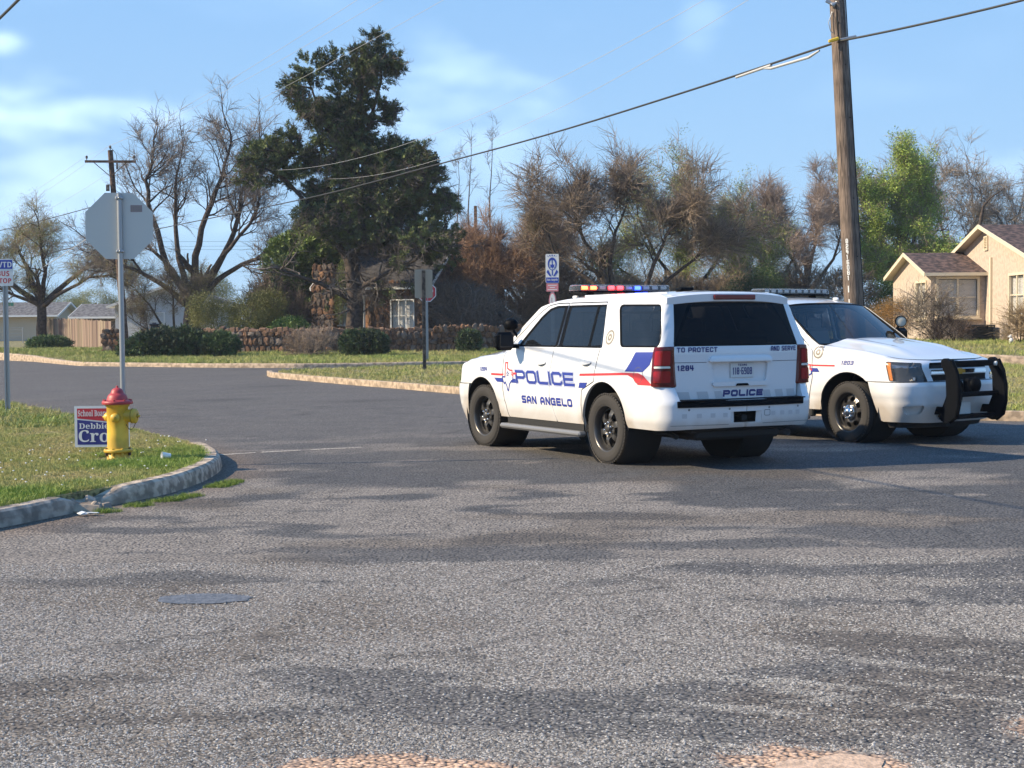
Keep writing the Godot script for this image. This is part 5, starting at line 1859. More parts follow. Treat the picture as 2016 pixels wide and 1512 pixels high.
func trees() -> void:
	sprays.twig = twig_spray(1, 6, .24, .010)
	sprays.twig_fine = twig_spray(2, 8, .30, .010)
	sprays.twig_curl = twig_spray(3, 6, .50, .012)
	sprays.leaf = leaf_spray(4, 26, .10, .45)
	sprays.leaf_fine = leaf_spray(5, 40, .06, .5, .6)
	sprays.leaf_big = leaf_spray(6, 34, .13, .5, .55)
	sprays.needle = needle_spray(7, 46)
	sprays.needle_low = needle_spray(8, 34)
	var r := RandomNumberGenerator.new()
	# --- spreading oak, far left, thin young leaves
	var v := func(a: Array) -> Array:
		var q := []
		for i in range(0, a.size(), 3): q.append(Vector3(a[i], a[i + 1], a[i + 2]))
		return q
	bare_tree("oak_tree", "spreading oak with thin young leaves beside the wooden fence", Vector3(-27.9, .48, -91), 21, [
		[v.call([0, 0, 0, .05, 1.4, 0, .1, 2.4, 0]), .33, .26, .9],
		[v.call([.1, 2.3, 0, -1.6, 3.7, .3, -3.4, 4.9, .6, -4.6, 5.4, .5]), .20, .06],
		[v.call([.1, 2.4, 0, -.8, 4.4, -.6, -1.6, 6.0, -1.0]), .18, .06],
		[v.call([.1, 2.4, 0, .5, 4.3, .5, .4, 6.3, .9]), .18, .06],
		[v.call([.1, 2.3, 0, 1.7, 3.8, -.3, 3.2, 4.9, -.4, 4.5, 5.2, -.2]), .19, .06],
		[v.call([.1, 2.2, 0, 1.4, 3.0, 1.0, 3.4, 3.9, 1.6, 5.2, 4.1, 1.4]), .15, .05],
		[v.call([.1, 2.3, 0, -1.8, 3.0, -1.2, -3.9, 3.8, -1.5]), .14, .05]],
		M.bark, {"lv": 2, "kids": 3, "len": 1.3, "lr": .72, "ang": 45.0, "wob": .30, "up": .03, "per": 2, "twig": .8, "brad": .05, "keep": .5, "leaf": "leaf", "leaves": 2, "leaf_keep": .7, "leaf_size": .55, "l0": Vector3(.20, .22, .055), "l1": Vector3(.38, .36, .12), "c0": Vector3(0.229, 0.176, 0.124), "c1": Vector3(0.386, 0.316, 0.211)})
	# --- tall bare tree, thick forking limbs
	bare_tree("bare_tree", "tall leafless tree with thick dark forking limbs behind the stop sign", ground_pt(-17.6, 85), 33, [
		[v.call([0, 0, 0, .0, 1.6, 0, .1, 2.6, 0]), .52, .42, 2.0],
		[v.call([.1, 2.2, 0, -1.3, 4.4, .2, -2.1, 7.4, .5, -2.3, 9.2, .6, -1.9, 10.4, .7]), .24, .06],
		[v.call([-.1, 2.5, 0, -.8, 5.0, -.5, -1.1, 7.5, -1.0, -1.0, 9.8, -1.2]), .22, .06],
		[v.call([.1, 2.6, 0, .3, 5.0, .6, 1.0, 7.2, .9, 1.9, 9.4, .9, 2.4, 11.2, .8]), .26, .06],
		[v.call([.2, 2.6, 0, 1.3, 4.6, -.6, 2.2, 6.4, -1.0, 2.6, 8.6, -1.2, 3.4, 10.6, -1.2]), .25, .06],
		[v.call([.2, 2.3, 0, 1.5, 3.8, .3, 2.9, 4.6, .6, 4.6, 5.1, .7, 5.4, 5.0, .7]), .20, .06],
		[v.call([-.1, 2.2, 0, -1.6, 3.6, .4, -3.0, 4.3, .7, -4.4, 4.9, .8]), .19, .06],
		[v.call([-.1, 2.4, .2, -.9, 4.3, .8, -2.1, 5.6, 1.3, -3.2, 6.0, 1.5]), .16, .05],
		[v.call([.3, 2.5, .2, 1.8, 4.9, 1.2, 3.4, 6.6, 1.6, 3.9, 7.4, 1.7]), .17, .05]],
		M.bark, {"lv": 2, "kids": 3, "len": 1.6, "lr": .72, "ang": 42.0, "wob": .26, "up": .06, "per": 2, "from": .3, "twig": .85, "brad": .06, "keep": .34, "c0": Vector3(0.131, 0.105, 0.088), "c1": Vector3(0.299, 0.246, 0.202)})
	# --- the old juniper
	r.seed = 5
	var jp := ground_pt(-7.55, 73)
	var ju := thing("juniper_tree", "tall ragged dark green juniper towering over the stone house", "tree", jp)
	var tk := MB.new()
	var jl := [[v.call([0, 0, 0, .15, 2.2, 0, -.05, 4.6, 0, .25, 7.4, .1, .2, 10.2, .1, .6, 12.6, 0, 1.2, 14.2, 0]), .46, .05],
		[v.call([-.05, 4.0, 0, -.9, 5.6, .2, -1.9, 6.8, .4, -3.0, 8.1, .5, -4.3, 8.8, .5]), .17, .04], [v.call([.1, 5.0, 0, 1.2, 6.4, .3, 2.4, 7.6, .3, 3.2, 8.8, .3]), .18, .04],
		[v.call([.2, 8.0, 0, -.8, 9.8, .2, -1.5, 11.6, .3, -1.9, 12.8, .3]), .12, .03], [v.call([.3, 9.0, 0, .9, 10.8, -.3, 1.5, 12.9, -.3, 1.3, 14.3, -.3]), .12, .03],
		[v.call([0, 2.4, 0, -1.4, 3.2, .9, -2.6, 3.6, 1.4, -3.6, 4.0, 1.6]), .13, .04], [v.call([.1, 2.8, 0, 1.6, 3.6, .8, 3.0, 4.2, 1.0, 4.0, 4.9, .9]), .13, .04]]
	jl.append_array([[v.call([.2, 6.0, 0, 1.5, 7.0, .3, 2.8, 7.5, .3, 4.0, 7.3, .2]), .12, .03], [v.call([.1, 4.6, 0, 1.3, 5.3, .2, 2.8, 5.6, .2, 4.3, 5.1, 0]), .12, .03], [v.call([.2, 7.2, 0, 1.1, 8.5, .2, 2.2, 9.3, .2, 3.3, 9.2, .2]), .11, .03],
		[v.call([0, 5.4, 0, -.9, 6.2, .3, -1.9, 6.5, .4]), .10, .03], [v.call([.2, 8.6, 0, -.9, 9.4, .3, -2.4, 9.3, .5, -4.2, 9.5, .5]), .10, .03], [v.call([.1, 6.4, .2, .9, 7.0, 1.0, 1.5, 6.7, 1.3]), .09, .03]])
	var jt := []
	var jb := MB.new()
	for l: Array in jl:
		var pts := PackedVector3Array(l[0])
		var rs := PackedFloat32Array()
		for i in pts.size(): rs.append(lerpf(l[1], l[2], float(i) / (pts.size() - 1)))
		tk.tube(pts, rs, 9, false)
		for i in range(1, pts.size()):
			for c in 4:
				var d := (Vector3(r.randf_range(-1, 1), r.randf_range(-.2, .5), r.randf_range(-1, 1))).normalized()
				grow(jb, r, pts[i - 1].lerp(pts[i], r.randf()), d, .80 if pts[i].y > 5.0 else 1.3, .05, 2, {"lv": 2, "kids": 3, "lr": .7, "ang": 45.0, "wob": .45, "up": -.02}, jt)
	part("trunk", tk, M.bark, ju)
	part("limbs", jb, M.bark_grey, ju)
	var jx := []
	var jc := []
	for t: Array in jt:
		if r.randf() < .5 or (t[0].y < 5.2 and t[0].x < .5): continue
		jx.append(Transform3D(facing(t[1], r, r.randf_range(.4, .8)), t[0])); jc.append(tint(Vector3(.07, .06, .05), Vector3(.16, .13, .11), r))
	many("dead_twigs", sprays.twig_curl, M.twig, jx, jc, ju)
	var B := func(x: float, y: float, z: float, rx: float, ry: float, rz: float, n: int) -> Array: return [Vector3(x, y, z), Vector3(rx, ry, rz), n]
	var nx := []
	var nc := []
	for t: Array in jt:
		var h: float = t[0].y
		if r.randf() > (.50 if h > 5.2 else .08): continue
		if t[0].x < -1.2 and h < 7.8 and r.randf() < .7: continue
		if absf(t[0].x) < 1.2 and h < 5.0: continue
		for q in 3:
			var dd: Vector3 = (t[1] + rvec(r) * .55 + Vector3(0, .12, 0)).normalized()
			nx.append(Transform3D(facing(dd, r, r.randf_range(.30, .62)), t[0] - t[1] * r.randf_range(0, .5) + rvec(r) * .14))
			var c := Vector3(.034, .054, .020).lerp(Vector3(.165, .20, .060), clampf(broad.get_noise_3dv(t[0] * 6.0) + .45 + r.randf_range(-.25, .25), 0, 1)) * r.randf_range(.75, 1.2)
			nc.append(Color(c.x, c.y, c.z))
	many("sprays", sprays.needle, M.needle, nx, nc, ju)
	foliage("crown", ju, r, [
		B.call(-.1, 12.1, 0, .75, 1.3, .8, 176), B.call(-1.7, 13.3, .2, .75, .65, .7, 96), B.call(-2.2, 12.7, .2, .5, .5, .5, 37), B.call(-.7, 13.7, 0, .5, .5, .5, 50), B.call(.8, 13.7, 0, .65, .75, .6, 88), B.call(1.05, 14.6, 0, .35, .45, .35, 33), B.call(1.3, 12.8, .1, .45, .6, .5, 37),
		B.call(.1, 10.4, 0, .95, 1.1, .9, 176), B.call(-1.5, 10.9, .3, .6, .5, .6, 37), B.call(-2.0, 11.8, .3, .4, .35, .4, 21), B.call(1.0, 11.4, 0, .45, .5, .5, 29), B.call(-.9, 9.6, .2, .8, .5, .8, 71), B.call(-2.6, 9.1, .4, .9, .4, .7, 84), B.call(-3.7, 9.5, .5, .65, .4, .6, 71), B.call(-4.5, 9.2, .5, .45, .35, .4, 37), B.call(-2.4, 8.2, .4, .7, .35, .6, 46),
		B.call(.5, 8.8, 0, 1.0, .8, 1.0, 151), B.call(1.7, 9.3, .2, .8, .6, .8, 100), B.call(2.6, 9.0, .2, .8, .7, .8, 117), B.call(3.4, 8.6, .2, .75, .7, .7, 100), B.call(3.8, 7.6, .2, .6, .8, .7, 79), B.call(2.3, 7.6, .3, 1.1, .8, 1.0, 180), B.call(1.0, 7.2, .2, .9, .8, .9, 126), B.call(3.2, 6.4, .2, 1.1, .9, 1.0, 180),
		B.call(4.0, 5.4, 0, .9, .9, .9, 138), B.call(2.1, 5.8, .2, 1.0, .8, .9, 126), B.call(4.4, 4.4, -.2, .7, .6, .7, 63), B.call(3.0, 4.8, .0, .9, .6, .8, 79), B.call(-.9, 7.3, .3, .8, .6, .8, 63), B.call(-1.8, 6.3, .3, .8, .6, .7, 54), B.call(-.4, 6.0, .4, .9, .7, .9, 88), B.call(.6, 5.3, .5, .8, .5, .8, 46)],
		sprays.needle, M.needle, .32, .66, Vector3(.032, .052, .020), Vector3(.155, .190, .058), .8, .35, .45)
	# lighter young junipers in front of its left foot
	r.seed = 8
	var yj := thing("young_juniper", "dense yellow-green young juniper at the left foot of the tall juniper", "tree", ground_pt(-10.3, 77.5))
	var ym := MB.new()
	ym.tube(PackedVector3Array([Vector3(0, 0, 0), Vector3(.1, 2.0, 0), Vector3(.05, 4.5, 0)]), PackedFloat32Array([.16, .12, .04]), 7)
	part("trunk", ym, M.bark, yj)
	foliage("crown", yj, r, [B.call(0.12, 2.68, 0.00, 1.46, 1.83, 1.34, 775), B.call(0.73, 5.12, 0.00, 1.22, 1.46, 1.22, 650), B.call(-0.85, 4.15, 0.12, 0.98, 1.34, 1.10, 412), B.call(1.10, 6.83, 0.00, 0.73, 0.98, 0.85, 250), B.call(-1.22, 1.95, 0.00, 1.22, 1.46, 1.22, 475), B.call(1.83, 6.34, 0.24, 0.85, 0.98, 0.85, 237)], sprays.needle, M.needle, .45, .9, Vector3(.05, .085, .022), Vector3(.19, .26, .06), .7, .5, .30)
	# --- brown, twiggy thicket trees over the wall
	var kb := {"lv": 3, "kids": 3, "len": .95, "lr": .72, "ang": 38.0, "wob": .24, "up": .07, "per": 1, "from": .3, "twig": .85, "brad": .05, "spray": "twig_fine", "keep": .32, "c0": Vector3(0.211, 0.131, 0.088), "c1": Vector3(0.456, 0.299, 0.202)}
	bare_tree("russet_tree", "russet twiggy tree with rounded crown behind the stone wall, left of the blue sign", ground_pt(1.0, 78), 41, [
		[v.call([0, 0, 0, .1, 2.2, 0, -.2, 3.8, 0, .2, 4.9, 0]), .16, .05], [v.call([.1, 1.4, 0, -1.1, 3.0, .2, -1.8, 4.3, .2]), .12, .04], [v.call([.1, 1.6, 0, 1.2, 3.2, -.2, 1.7, 4.6, -.3]), .12, .04], [v.call([0, .8, .2, -1.9, 2.4, .6, -2.9, 3.9, .7]), .10, .035], [v.call([0, .9, .2, .9, 2.6, .9, 1.0, 4.6, 1.2]), .10, .035]], M.bark_red, kb)
	# --- mesquite-like bare tree in the middle, with a leafing tree behind it
	bare_tree("mesquite_tree", "wide leafless crooked tree behind the flashing light bar", ground_pt(5.0, 70), 52, [
		[v.call([0, 0, 0, -.1, 1.3, 0, -.5, 2.6, 0]), .28, .20, 2.0],
		[v.call([-.4, 2.4, 0, -1.0, 4.0, .2, -1.7, 5.0, .3, -2.1, 6.2, .3]), .15, .04], [v.call([-.4, 2.5, 0, -.5, 4.1, -.3, -.2, 5.4, -.5, .2, 6.4, -.5]), .15, .04],
		[v.call([-.2, 1.2, 0, .9, 2.4, .3, 1.5, 4.0, .5, 2.0, 5.2, .6, 2.8, 6.0, .6]), .16, .04], [v.call([.4, 1.8, .1, 1.9, 3.0, -.3, 3.4, 4.2, -.6, 4.6, 5.2, -.8]), .13, .035], [v.call([-.6, 2.6, 0, -1.9, 3.6, -.4, -3.0, 4.5, -.6, -3.4, 5.8, -.6]), .12, .035]],
		M.bark, {"lv": 3, "kids": 3, "len": 1.25, "lr": .74, "ang": 40.0, "wob": .30, "up": .06, "per": 1, "from": .3, "twig": .95, "brad": .055, "spray": "twig", "keep": .38, "leaf": "leaf_fine", "leaves": 1, "leaf_keep": .10, "leaf_size": .45, "l0": Vector3(.20, .20, .07), "l1": Vector3(.32, .30, .10), "c0": Vector3(0.150, 0.114, 0.088), "c1": Vector3(0.351, 0.272, 0.202)})
	var kg := {"lv": 2, "kids": 3, "len": 1.5, "lr": .72, "ang": 45.0, "wob": .28, "up": .05, "per": 2, "twig": .9, "brad": .05, "keep": .42, "leaf": "leaf", "leaves": 3, "leaf_keep": .75, "leaf_size": .75, "l0": Vector3(.15, .19, .035), "l1": Vector3(.32, .35, .08), "c0": Vector3(0.176, 0.140, 0.105), "c1": Vector3(0.351, 0.281, 0.211)}
	bare_tree("leafing_tree", "olive green half-leafed tree rising right of the wide leafless tree", ground_pt(9.0, 80), 61, [
		[v.call([0, 0, 0, .2, 2.4, 0, .1, 4.0, 0]), .24, .16, .6], [v.call([.1, 2.6, 0, -1.5, 4.6, .3, -2.4, 6.6, .4]), .13, .04], [v.call([.1, 3.0, 0, .2, 5.2, .2, .0, 7.2, .3]), .13, .04], [v.call([.2, 2.4, 0, 1.8, 4.4, -.3, 2.9, 6.0, -.4]), .13, .04], [v.call([.2, 1.8, .2, 2.0, 3.0, .6, 3.6, 3.9, .8]), .11, .035], [v.call([.1, 1.8, .2, -1.9, 2.9, .8, -3.2, 3.8, 1.0]), .11, .035]], M.bark, kg)
	# --- reddish brown pair left of the wooden pole
	var kr := kb.duplicate()
	kr.len = 1.15; kr.spray = "twig"; kr.keep = .42; kr.c0 = Vector3(.21, .16, .125); kr.c1 = Vector3(.42, .325, .27)
	bare_tree("russet_tree", "broad brown budding tree just left of the big wooden pole", ground_pt(17.2, 88), 71, [
		[v.call([0, 0, 0, -.2, 1.8, 0, -.3, 3.0, 0]), .26, .18, 2.0], [v.call([-.3, 2.8, 0, -1.4, 4.6, .2, -2.3, 6.2, .3]), .14, .04], [v.call([-.3, 3.0, 0, .2, 5.0, -.2, .6, 7.4, -.3]), .15, .04], [v.call([-.2, 2.2, 0, 1.2, 4.2, .3, 1.8, 6.6, .4]), .13, .04], [v.call([-.3, 2.2, .2, -2.2, 3.4, .6, -3.8, 4.8, .7]), .12, .035]], M.bark_red, kr)
	bare_tree("russet_tree", "lower brown budding tree between the leafing tree and the big wooden pole", ground_pt(13.6, 86), 77, [
		[v.call([0, 0, 0, .1, 1.4, 0, .2, 2.4, 0]), .20, .14, 2.0], [v.call([.2, 2.2, 0, -1.0, 3.8, .2, -1.6, 5.4, .3]), .11, .035], [v.call([.2, 2.4, 0, .5, 4.2, -.2, .6, 5.9, -.3]), .12, .035], [v.call([.2, 1.8, 0, 1.6, 3.4, .3, 2.4, 4.9, .4]), .11, .035]], M.bark_red, kr)
	# --- fresh green tree right of the pole
	var kf := kg.duplicate()
	kf.leaf = "leaf_big"; kf.leaves = 4; kf.leaf_keep = .62; kf.leaf_size = .75; kf.l0 = Vector3(.16, .235, .03); kf.l1 = Vector3(.38, .47, .09); kf.keep = .4; kf.len = 1.15
	bare_tree("green_tree", "tall fresh green tree just right of the big wooden pole", ground_pt(22.1, 88), 81, [
		[v.call([0, 0, 0, .1, 2.2, 0, .0, 4.0, 0, .2, 6.2, 0, .3, 8.8, .1]), .26, .05], [v.call([.1, 2.0, 0, -.6, 3.8, .3, -1.2, 5.8, .4, -1.5, 7.6, .4]), .14, .04], [v.call([.1, 2.6, 0, .8, 4.6, -.3, 1.4, 6.4, -.4, 1.7, 8.2, -.4]), .14, .04], [v.call([.1, 1.6, .2, .9, 2.9, .6, 1.5, 4.0, .8]), .11, .035], [v.call([.1, 1.5, .2, -.8, 2.6, .8, -1.2, 3.6, 1.0]), .11, .035]], M.bark, kf)
	# --- bare trees behind the stucco house
	var kh := {"lv": 2, "kids": 3, "len": 1.7, "lr": .74, "ang": 42.0, "wob": .28, "up": .05, "per": 2, "from": .3, "twig": 1.0, "brad": .055, "keep": .42, "c0": Vector3(0.176, 0.150, 0.124), "c1": Vector3(0.386, 0.316, 0.255), "leaf": "leaf_fine", "leaves": 1, "leaf_keep": .30, "leaf_size": .6, "l0": Vector3(.12, .13, .05), "l1": Vector3(.2, .2, .09)}
	bare_tree("bare_tree", "thin bare tree right behind the fresh green tree", ground_pt(25.6, 96), 91, [
		[v.call([0, 0, 0, .1, 2.4, 0, .2, 4.0, 0]), .25, .16, .7], [v.call([.2, 3.4, 0, -1.2, 5.6, .3, -1.6, 8.2, .4]), .13, .04], [v.call([.2, 3.8, 0, .6, 6.2, -.2, .8, 8.8, -.3]), .13, .04], [v.call([.2, 3.2, 0, 2.2, 5.0, .3, 3.4, 7.2, .4]), .13, .04]], M.bark_grey, kh)
	bare_tree("bare_tree", "thin bare tree above the ridge of the stucco house", ground_pt(29.8, 100), 95, [
		[v.call([0, 0, 0, -.1, 2.4, 0, .0, 4.4, 0]), .27, .17, .7], [v.call([0, 3.6, 0, -1.6, 5.6, .3, -2.4, 8.0, .4]), .14, .04], [v.call([0, 4.2, 0, .4, 6.4, -.2, .2, 8.8, -.3]), .13, .04], [v.call([0, 3.2, 0, 2.0, 5.2, .3, 3.0, 7.4, .4]), .13, .04], [v.call([0, 3.0, 0, 1.8, 4.2, -.6, 4.0, 5.4, -.8]), .12, .035]], M.bark, kh)
	var snag := thing("dead_tree", "dark dead trunk with one broken branch above the stucco house roof", "tree", ground_pt(27.6, 92))
	var sm := MB.new()
	sm.tube(PackedVector3Array([Vector3(-.3, 0, 0), Vector3(0, 3.0, 0), Vector3(.35, 6.0, 0), Vector3(.6, 7.4, 0), Vector3(1.0, 7.9, 0), Vector3(1.9, 8.5, 0)]), PackedFloat32Array([.20, .17, .13, .09, .05, .02]), 8)
	part("trunk", sm, M.bark, snag)
	var kd := kh.duplicate()
	bare_tree("bare_tree", "bare crooked tree at the right edge above the long roof", ground_pt(33.2, 97), 99, [
		[v.call([0, 0, 0, -.1, 2.4, 0, .0, 4.4, 0]), .24, .15, .7], [v.call([0, 3.6, 0, -1.6, 5.2, .3, -2.6, 7.0, .4]), .13, .04], [v.call([0, 4.2, 0, .6, 6.4, -.2, .8, 8.2, -.3]), .13, .04]], M.bark, kd)
	# --- thin saplings left of the russet tree
	for q: Array in [[-2.6, 95, 11.2, 1], [-1.3, 96, 11.8, 2], [-3.4, 97, 10.2, 3]]:
		bare_tree("sapling", ["", "slender bare sapling over the dark roof, next to the tall juniper", "slender bare sapling over the dark roof, nearest the russet tree", "short slender bare sapling half hidden by the tall juniper"][q[3]], ground_pt(q[0], q[1]), 110 + int(q[3]), [[v.call([0, 0, 0, .1, q[2] * .4, 0, .0, q[2] * .7, .1, .2, q[2], .1]), .11, .02, .45]], M.bark_grey, {"lv": 1, "kids": 2, "len": 1.2, "lr": .7, "ang": 28.0, "wob": .12, "up": .12, "per": 1, "twig": .7, "brad": .025, "keep": .5})
	# --- small tree and far greenery on the left
	bare_tree("small_tree", "small multi-stemmed olive tree in front of the grey house", ground_pt(-17.2, 77), 121, [
		[v.call([0, 0, 0, -.2, 1.1, 0, -.9, 2.3, .1, -1.5, 3.0, .1]), .09, .03], [v.call([0, 0, 0, .3, 1.2, 0, .3, 2.6, .1, .2, 3.3, .1]), .09, .03], [v.call([.1, 0, 0, .9, 1.2, 0, 1.3, 2.3, .1, 1.5, 2.9, .1]), .08, .03], [v.call([.1, 0, 0, -.6, .8, .3, -1.6, 1.5, .4]), .06, .025]], M.bark, {"lv": 2, "kids": 3, "len": .8, "lr": .7, "ang": 42.0, "wob": .3, "up": .05, "per": 2, "twig": .5, "brad": .03, "keep": .4, "leaf": "leaf", "leaves": 1, "leaf_keep": .5, "leaf_size": .45, "l0": Vector3(.11, .10, .03), "l1": Vector3(.24, .19, .07)})
	var far := [[-16.0, 118, 7.0, 5.0, 0, "olive tree far behind the tall leafless tree"], [-10.6, 112, 4.6, 4.2, 1, "round green tree far behind, left of the young juniper"], [-25.6, 128, 6.2, 4.6, 0, "yellowish tree far behind the grey house roof"], [-40.5, 150, 4.6, 5.0, 0, "low distant tree above the beige house"], [-31.0, 150, 5.0, 5.5, 0, "distant tree between the oak and the stop sign"], [-47.0, 160, 4.8, 6.0, 0, "low distant tree at the left edge"],
		[12.0, 120, 7.6, 6.5, 2, "grey-brown distant tree behind the leafing tree"], [20.0, 125, 7.2, 6.0, 2, "grey-brown distant tree behind the broad brown tree"], [30.5, 112, 6.4, 5.0, 1, "soft green distant tree behind the ridge of the stucco house"], [4.0, 125, 6.0, 6.5, 2, "grey-brown distant tree behind the wide leafless tree"], [38.0, 118, 6.6, 5.4, 1, "soft green distant tree behind the long roof at the right edge"], [-5.0, 130, 5.5, 6.0, 2, "grey-brown distant tree behind the stone house"]]
	for i in far.size():
		var q: Array = far[i]
		r.seed = 200 + i
		var t := thing("distant_tree", q[5], "tree", ground_pt(q[0], q[1]), 0.0, "trees in the distance")
		var fm := MB.new()
		fm.tube(PackedVector3Array([Vector3.ZERO, Vector3(.1, q[2] * .4, 0), Vector3(0, q[2] * .7, 0)]), PackedFloat32Array([.25, .2, .08]), 6)
		part("trunk", fm, M.bark, t)
		var w: float = q[3]
		var h: float = q[2]
		var col := [[Vector3(.14, .15, .045), Vector3(.29, .28, .09)], [Vector3(.10, .18, .03), Vector3(.24, .32, .08)], [Vector3(.15, .13, .075), Vector3(.29, .24, .15)]][q[4]] as Array
		foliage("crown", t, r, [B.call(0, h * .62, 0, w * .5, h * .36, w * .4, 520), B.call(-w * .3, h * .48, .2, w * .32, h * .3, w * .3, 260), B.call(w * .32, h * .5, -.2, w * .3, h * .3, w * .3, 260), B.call(0, h * .25, 0, w * .5, h * .25, w * .4, 260)], sprays.leaf, M.leaf, .6, 1.2, col[0], col[1], .6, .3, .34)

func shrub(called: String, label: String, at: Vector3, sd: int, lumps: Array, mesh: String, s0: float, s1: float, c0: Vector3, c1: Vector3, m: Material, holes := .15, rise := .5, stems := 8) -> Node3D:
	var r := RandomNumberGenerator.new()
	r.seed = sd
	var o := thing(called, label, "shrub", at)
	foliage("foliage", o, r, lumps, sprays[mesh], m, s0, s1, c0, c1, .6, rise, holes)
	if stems:
		var mb := MB.new()
		for i in stems:
			var l: Array = lumps[i % lumps.size()]
			var e: Vector3 = l[0] + rvec(r) * l[1] * .7
			mb.tube(PackedVector3Array([Vector3(r.randf_range(-.15, .15), 0, r.randf_range(-.15, .15)), e * .5 + rvec(r) * .1, e]), PackedFloat32Array([.03, .02, .008]), 4, false)
		part("stems", mb, M.bark, o)
	return o

func shrubs() -> void:
	var L := func(x: float, y: float, z: float, rx: float, ry: float, rz: float, n: int) -> Array: return [Vector3(x, y, z), Vector3(rx, ry, rz), n]
	var dk := Vector3(.020, .042, .016)
	var dk2 := Vector3(.095, .155, .045)
	# low junipers along the verge
	shrub("juniper_bush", "low spreading dark juniper alone on the lawn in front of the wooden fence", ground_pt(-24.8, 82.5), 1, [L.call(0, .30, 0, .95, .28, .6, 420), L.call(-.4, .22, .1, .7, .2, .5, 160), L.call(.6, .22, 0, .5, .18, .4, 120)], "needle_low", .28, .5, dk, dk2, M.needle, .1, .2, 4)
	shrub("juniper_bush", "large sprawling juniper with layered arms beside the left wooden pole", ground_pt(-15.3, 67.5), 2, [L.call(0, .50, 0, 1.3, .45, .9, 1100), L.call(-1.0, .34, .2, .8, .3, .6, 350), L.call(1.0, .62, 0, .8, .42, .7, 520), L.call(.2, .85, -.1, .7, .22, .5, 220)], "needle_low", .3, .6, dk, dk2, M.needle, .1, .15, 5)
	shrub("juniper_bush", "clipped rounded juniper right of the sprawling one", ground_pt(-12.75, 67), 3, [L.call(0, .48, 0, .74, .45, .6, 700), L.call(.3, .55, 0, .5, .4, .5, 250)], "needle_low", .25, .42, dk, dk2, M.needle, .06, .4, 4)
	shrub("juniper_bush", "dark wide rounded juniper in front of the stone wall, left of the sign poles", ground_pt(-6.35, 66), 4, [L.call(0, .50, 0, .9, .48, .7, 900), L.call(-.5, .6, 0, .4, .4, .5, 200), L.call(.5, .5, .1, .45, .4, .5, 220)], "needle_low", .25, .45, dk * .8, dk2 * .85, M.needle, .08, .4, 4)
	shrub("juniper_bush", "small round juniper in front of the stone wall, by the vehicle bonnet", ground_pt(-1.9, 69), 5, [L.call(0, .46, 0, .44, .44, .42, 420)], "needle_low", .22, .4, dk, dk2, M.needle, .06, .5, 3)
	shrub("dry_bush", "pale dry leafless bush between the two dark junipers at the wall", ground_pt(-8.7, 66.5), 6, [L.call(0, .45, 0, .95, .45, .7, 130), L.call(-.5, .40, 0, .6, .4, .5, 50), L.call(.3, .75, 0, .6, .35, .5, 45)], "twig_curl", .4, .7, Vector3(.20, .15, .11), Vector3(.38, .30, .235), M.twig, .0, .9, 10)
	# behind the wall
	shrub("green_bush", "bright green bush behind the stone wall, left of the stone chimney", ground_pt(-10.6, 73.2), 7, [L.call(0, .95, 0, .9, .55, .6, 330), L.call(.4, 1.1, 0, .5, .4, .4, 140)], "leaf_big", .4, .7, Vector3(.06, .12, .02), Vector3(.19, .28, .05), M.leaf, .12)
	shrub("olive_bush", "tall olive bush behind the wall, right of the small olive tree", ground_pt(-14.2, 75), 8, [L.call(0, 1.3, 0, 1.5, 1.2, 1.0, 800), L.call(1.5, 1.5, 0, 1.2, 1.3, 1.0, 600), L.call(-.8, 2.1, 0, .8, .8, .7, 240), L.call(2.4, 2.2, 0, .9, .8, .8, 280)], "leaf", .45, .8, Vector3(.08, .09, .025), Vector3(.24, .23, .065), M.leaf, .16)
	shrub("olive_bush", "brownish leafless bush leaning on the young juniper", ground_pt(-11.9, 76.5), 9, [L.call(0, 1.9, 0, 1.1, 1.6, 1.0, 500), L.call(1.3, 1.4, .2, 1.0, 1.2, .8, 350)], "twig_curl", .6, 1.0, Vector3(.10, .075, .055), Vector3(.20, .155, .115), M.twig, .1)
	shrub("vine", "green vine climbing the stone chimney beside the small window", ground_pt(-8.15, 74.3), 10, [L.call(0, 3.2, 0, .28, 1.0, .2, 150), L.call(-.1, 2.0, 0, .25, .8, .2, 90), L.call(.1, 4.1, 0, .2, .4, .15, 50)], "leaf", .3, .5, Vector3(.07, .11, .02), Vector3(.17, .21, .05), M.leaf, .1, .5, 2)
	shrub("thorny_bush", "grey thorny tangle of bare stems in front of the stone house, right of its window", ground_pt(-2.0, 74), 11, [L.call(0, 1.4, 0, 1.4, 1.2, .8, 420), L.call(-1.0, 2.2, 0, .7, .7, .6, 140), L.call(1.0, .9, 0, .9, .8, .7, 180)], "twig_curl", .6, 1.1, Vector3(.11, .09, .075), Vector3(.26, .22, .185), M.twig, .08)
	shrub("russet_thicket", "dense russet thicket spilling over the stone wall, left part", ground_pt(-.2, 76.5), 12, [L.call(0, 2.4, 0, 1.6, 2.0, 1.2, 620), L.call(-1.3, 3.8, 0, 1.2, 1.5, 1.0, 372), L.call(-1.9, 2.4, .3, .9, 1.6, .8, 260), L.call(1.3, 3.0, 0, 1.4, 1.8, 1.0, 558), L.call(.2, 1.0, .6, 2.4, .9, .8, 310)], "twig_curl", .5, .95, Vector3(.16, .092, .055), Vector3(.40, .25, .15), M.twig, .14)
	shrub("russet_thicket", "dense russet thicket behind the blue sign, right part", ground_pt(2.7, 75.5), 13, [L.call(0, 2.0, 0, 1.6, 1.8, 1.0, 620), L.call(1.4, 1.6, 0, 1.4, 1.5, 1.0, 465), L.call(-.8, 2.8, 0, 1.1, 1.3, .9, 297)], "twig_curl", .5, .95, Vector3(.13, .085, .058), Vector3(.32, .215, .14), M.twig, .14)
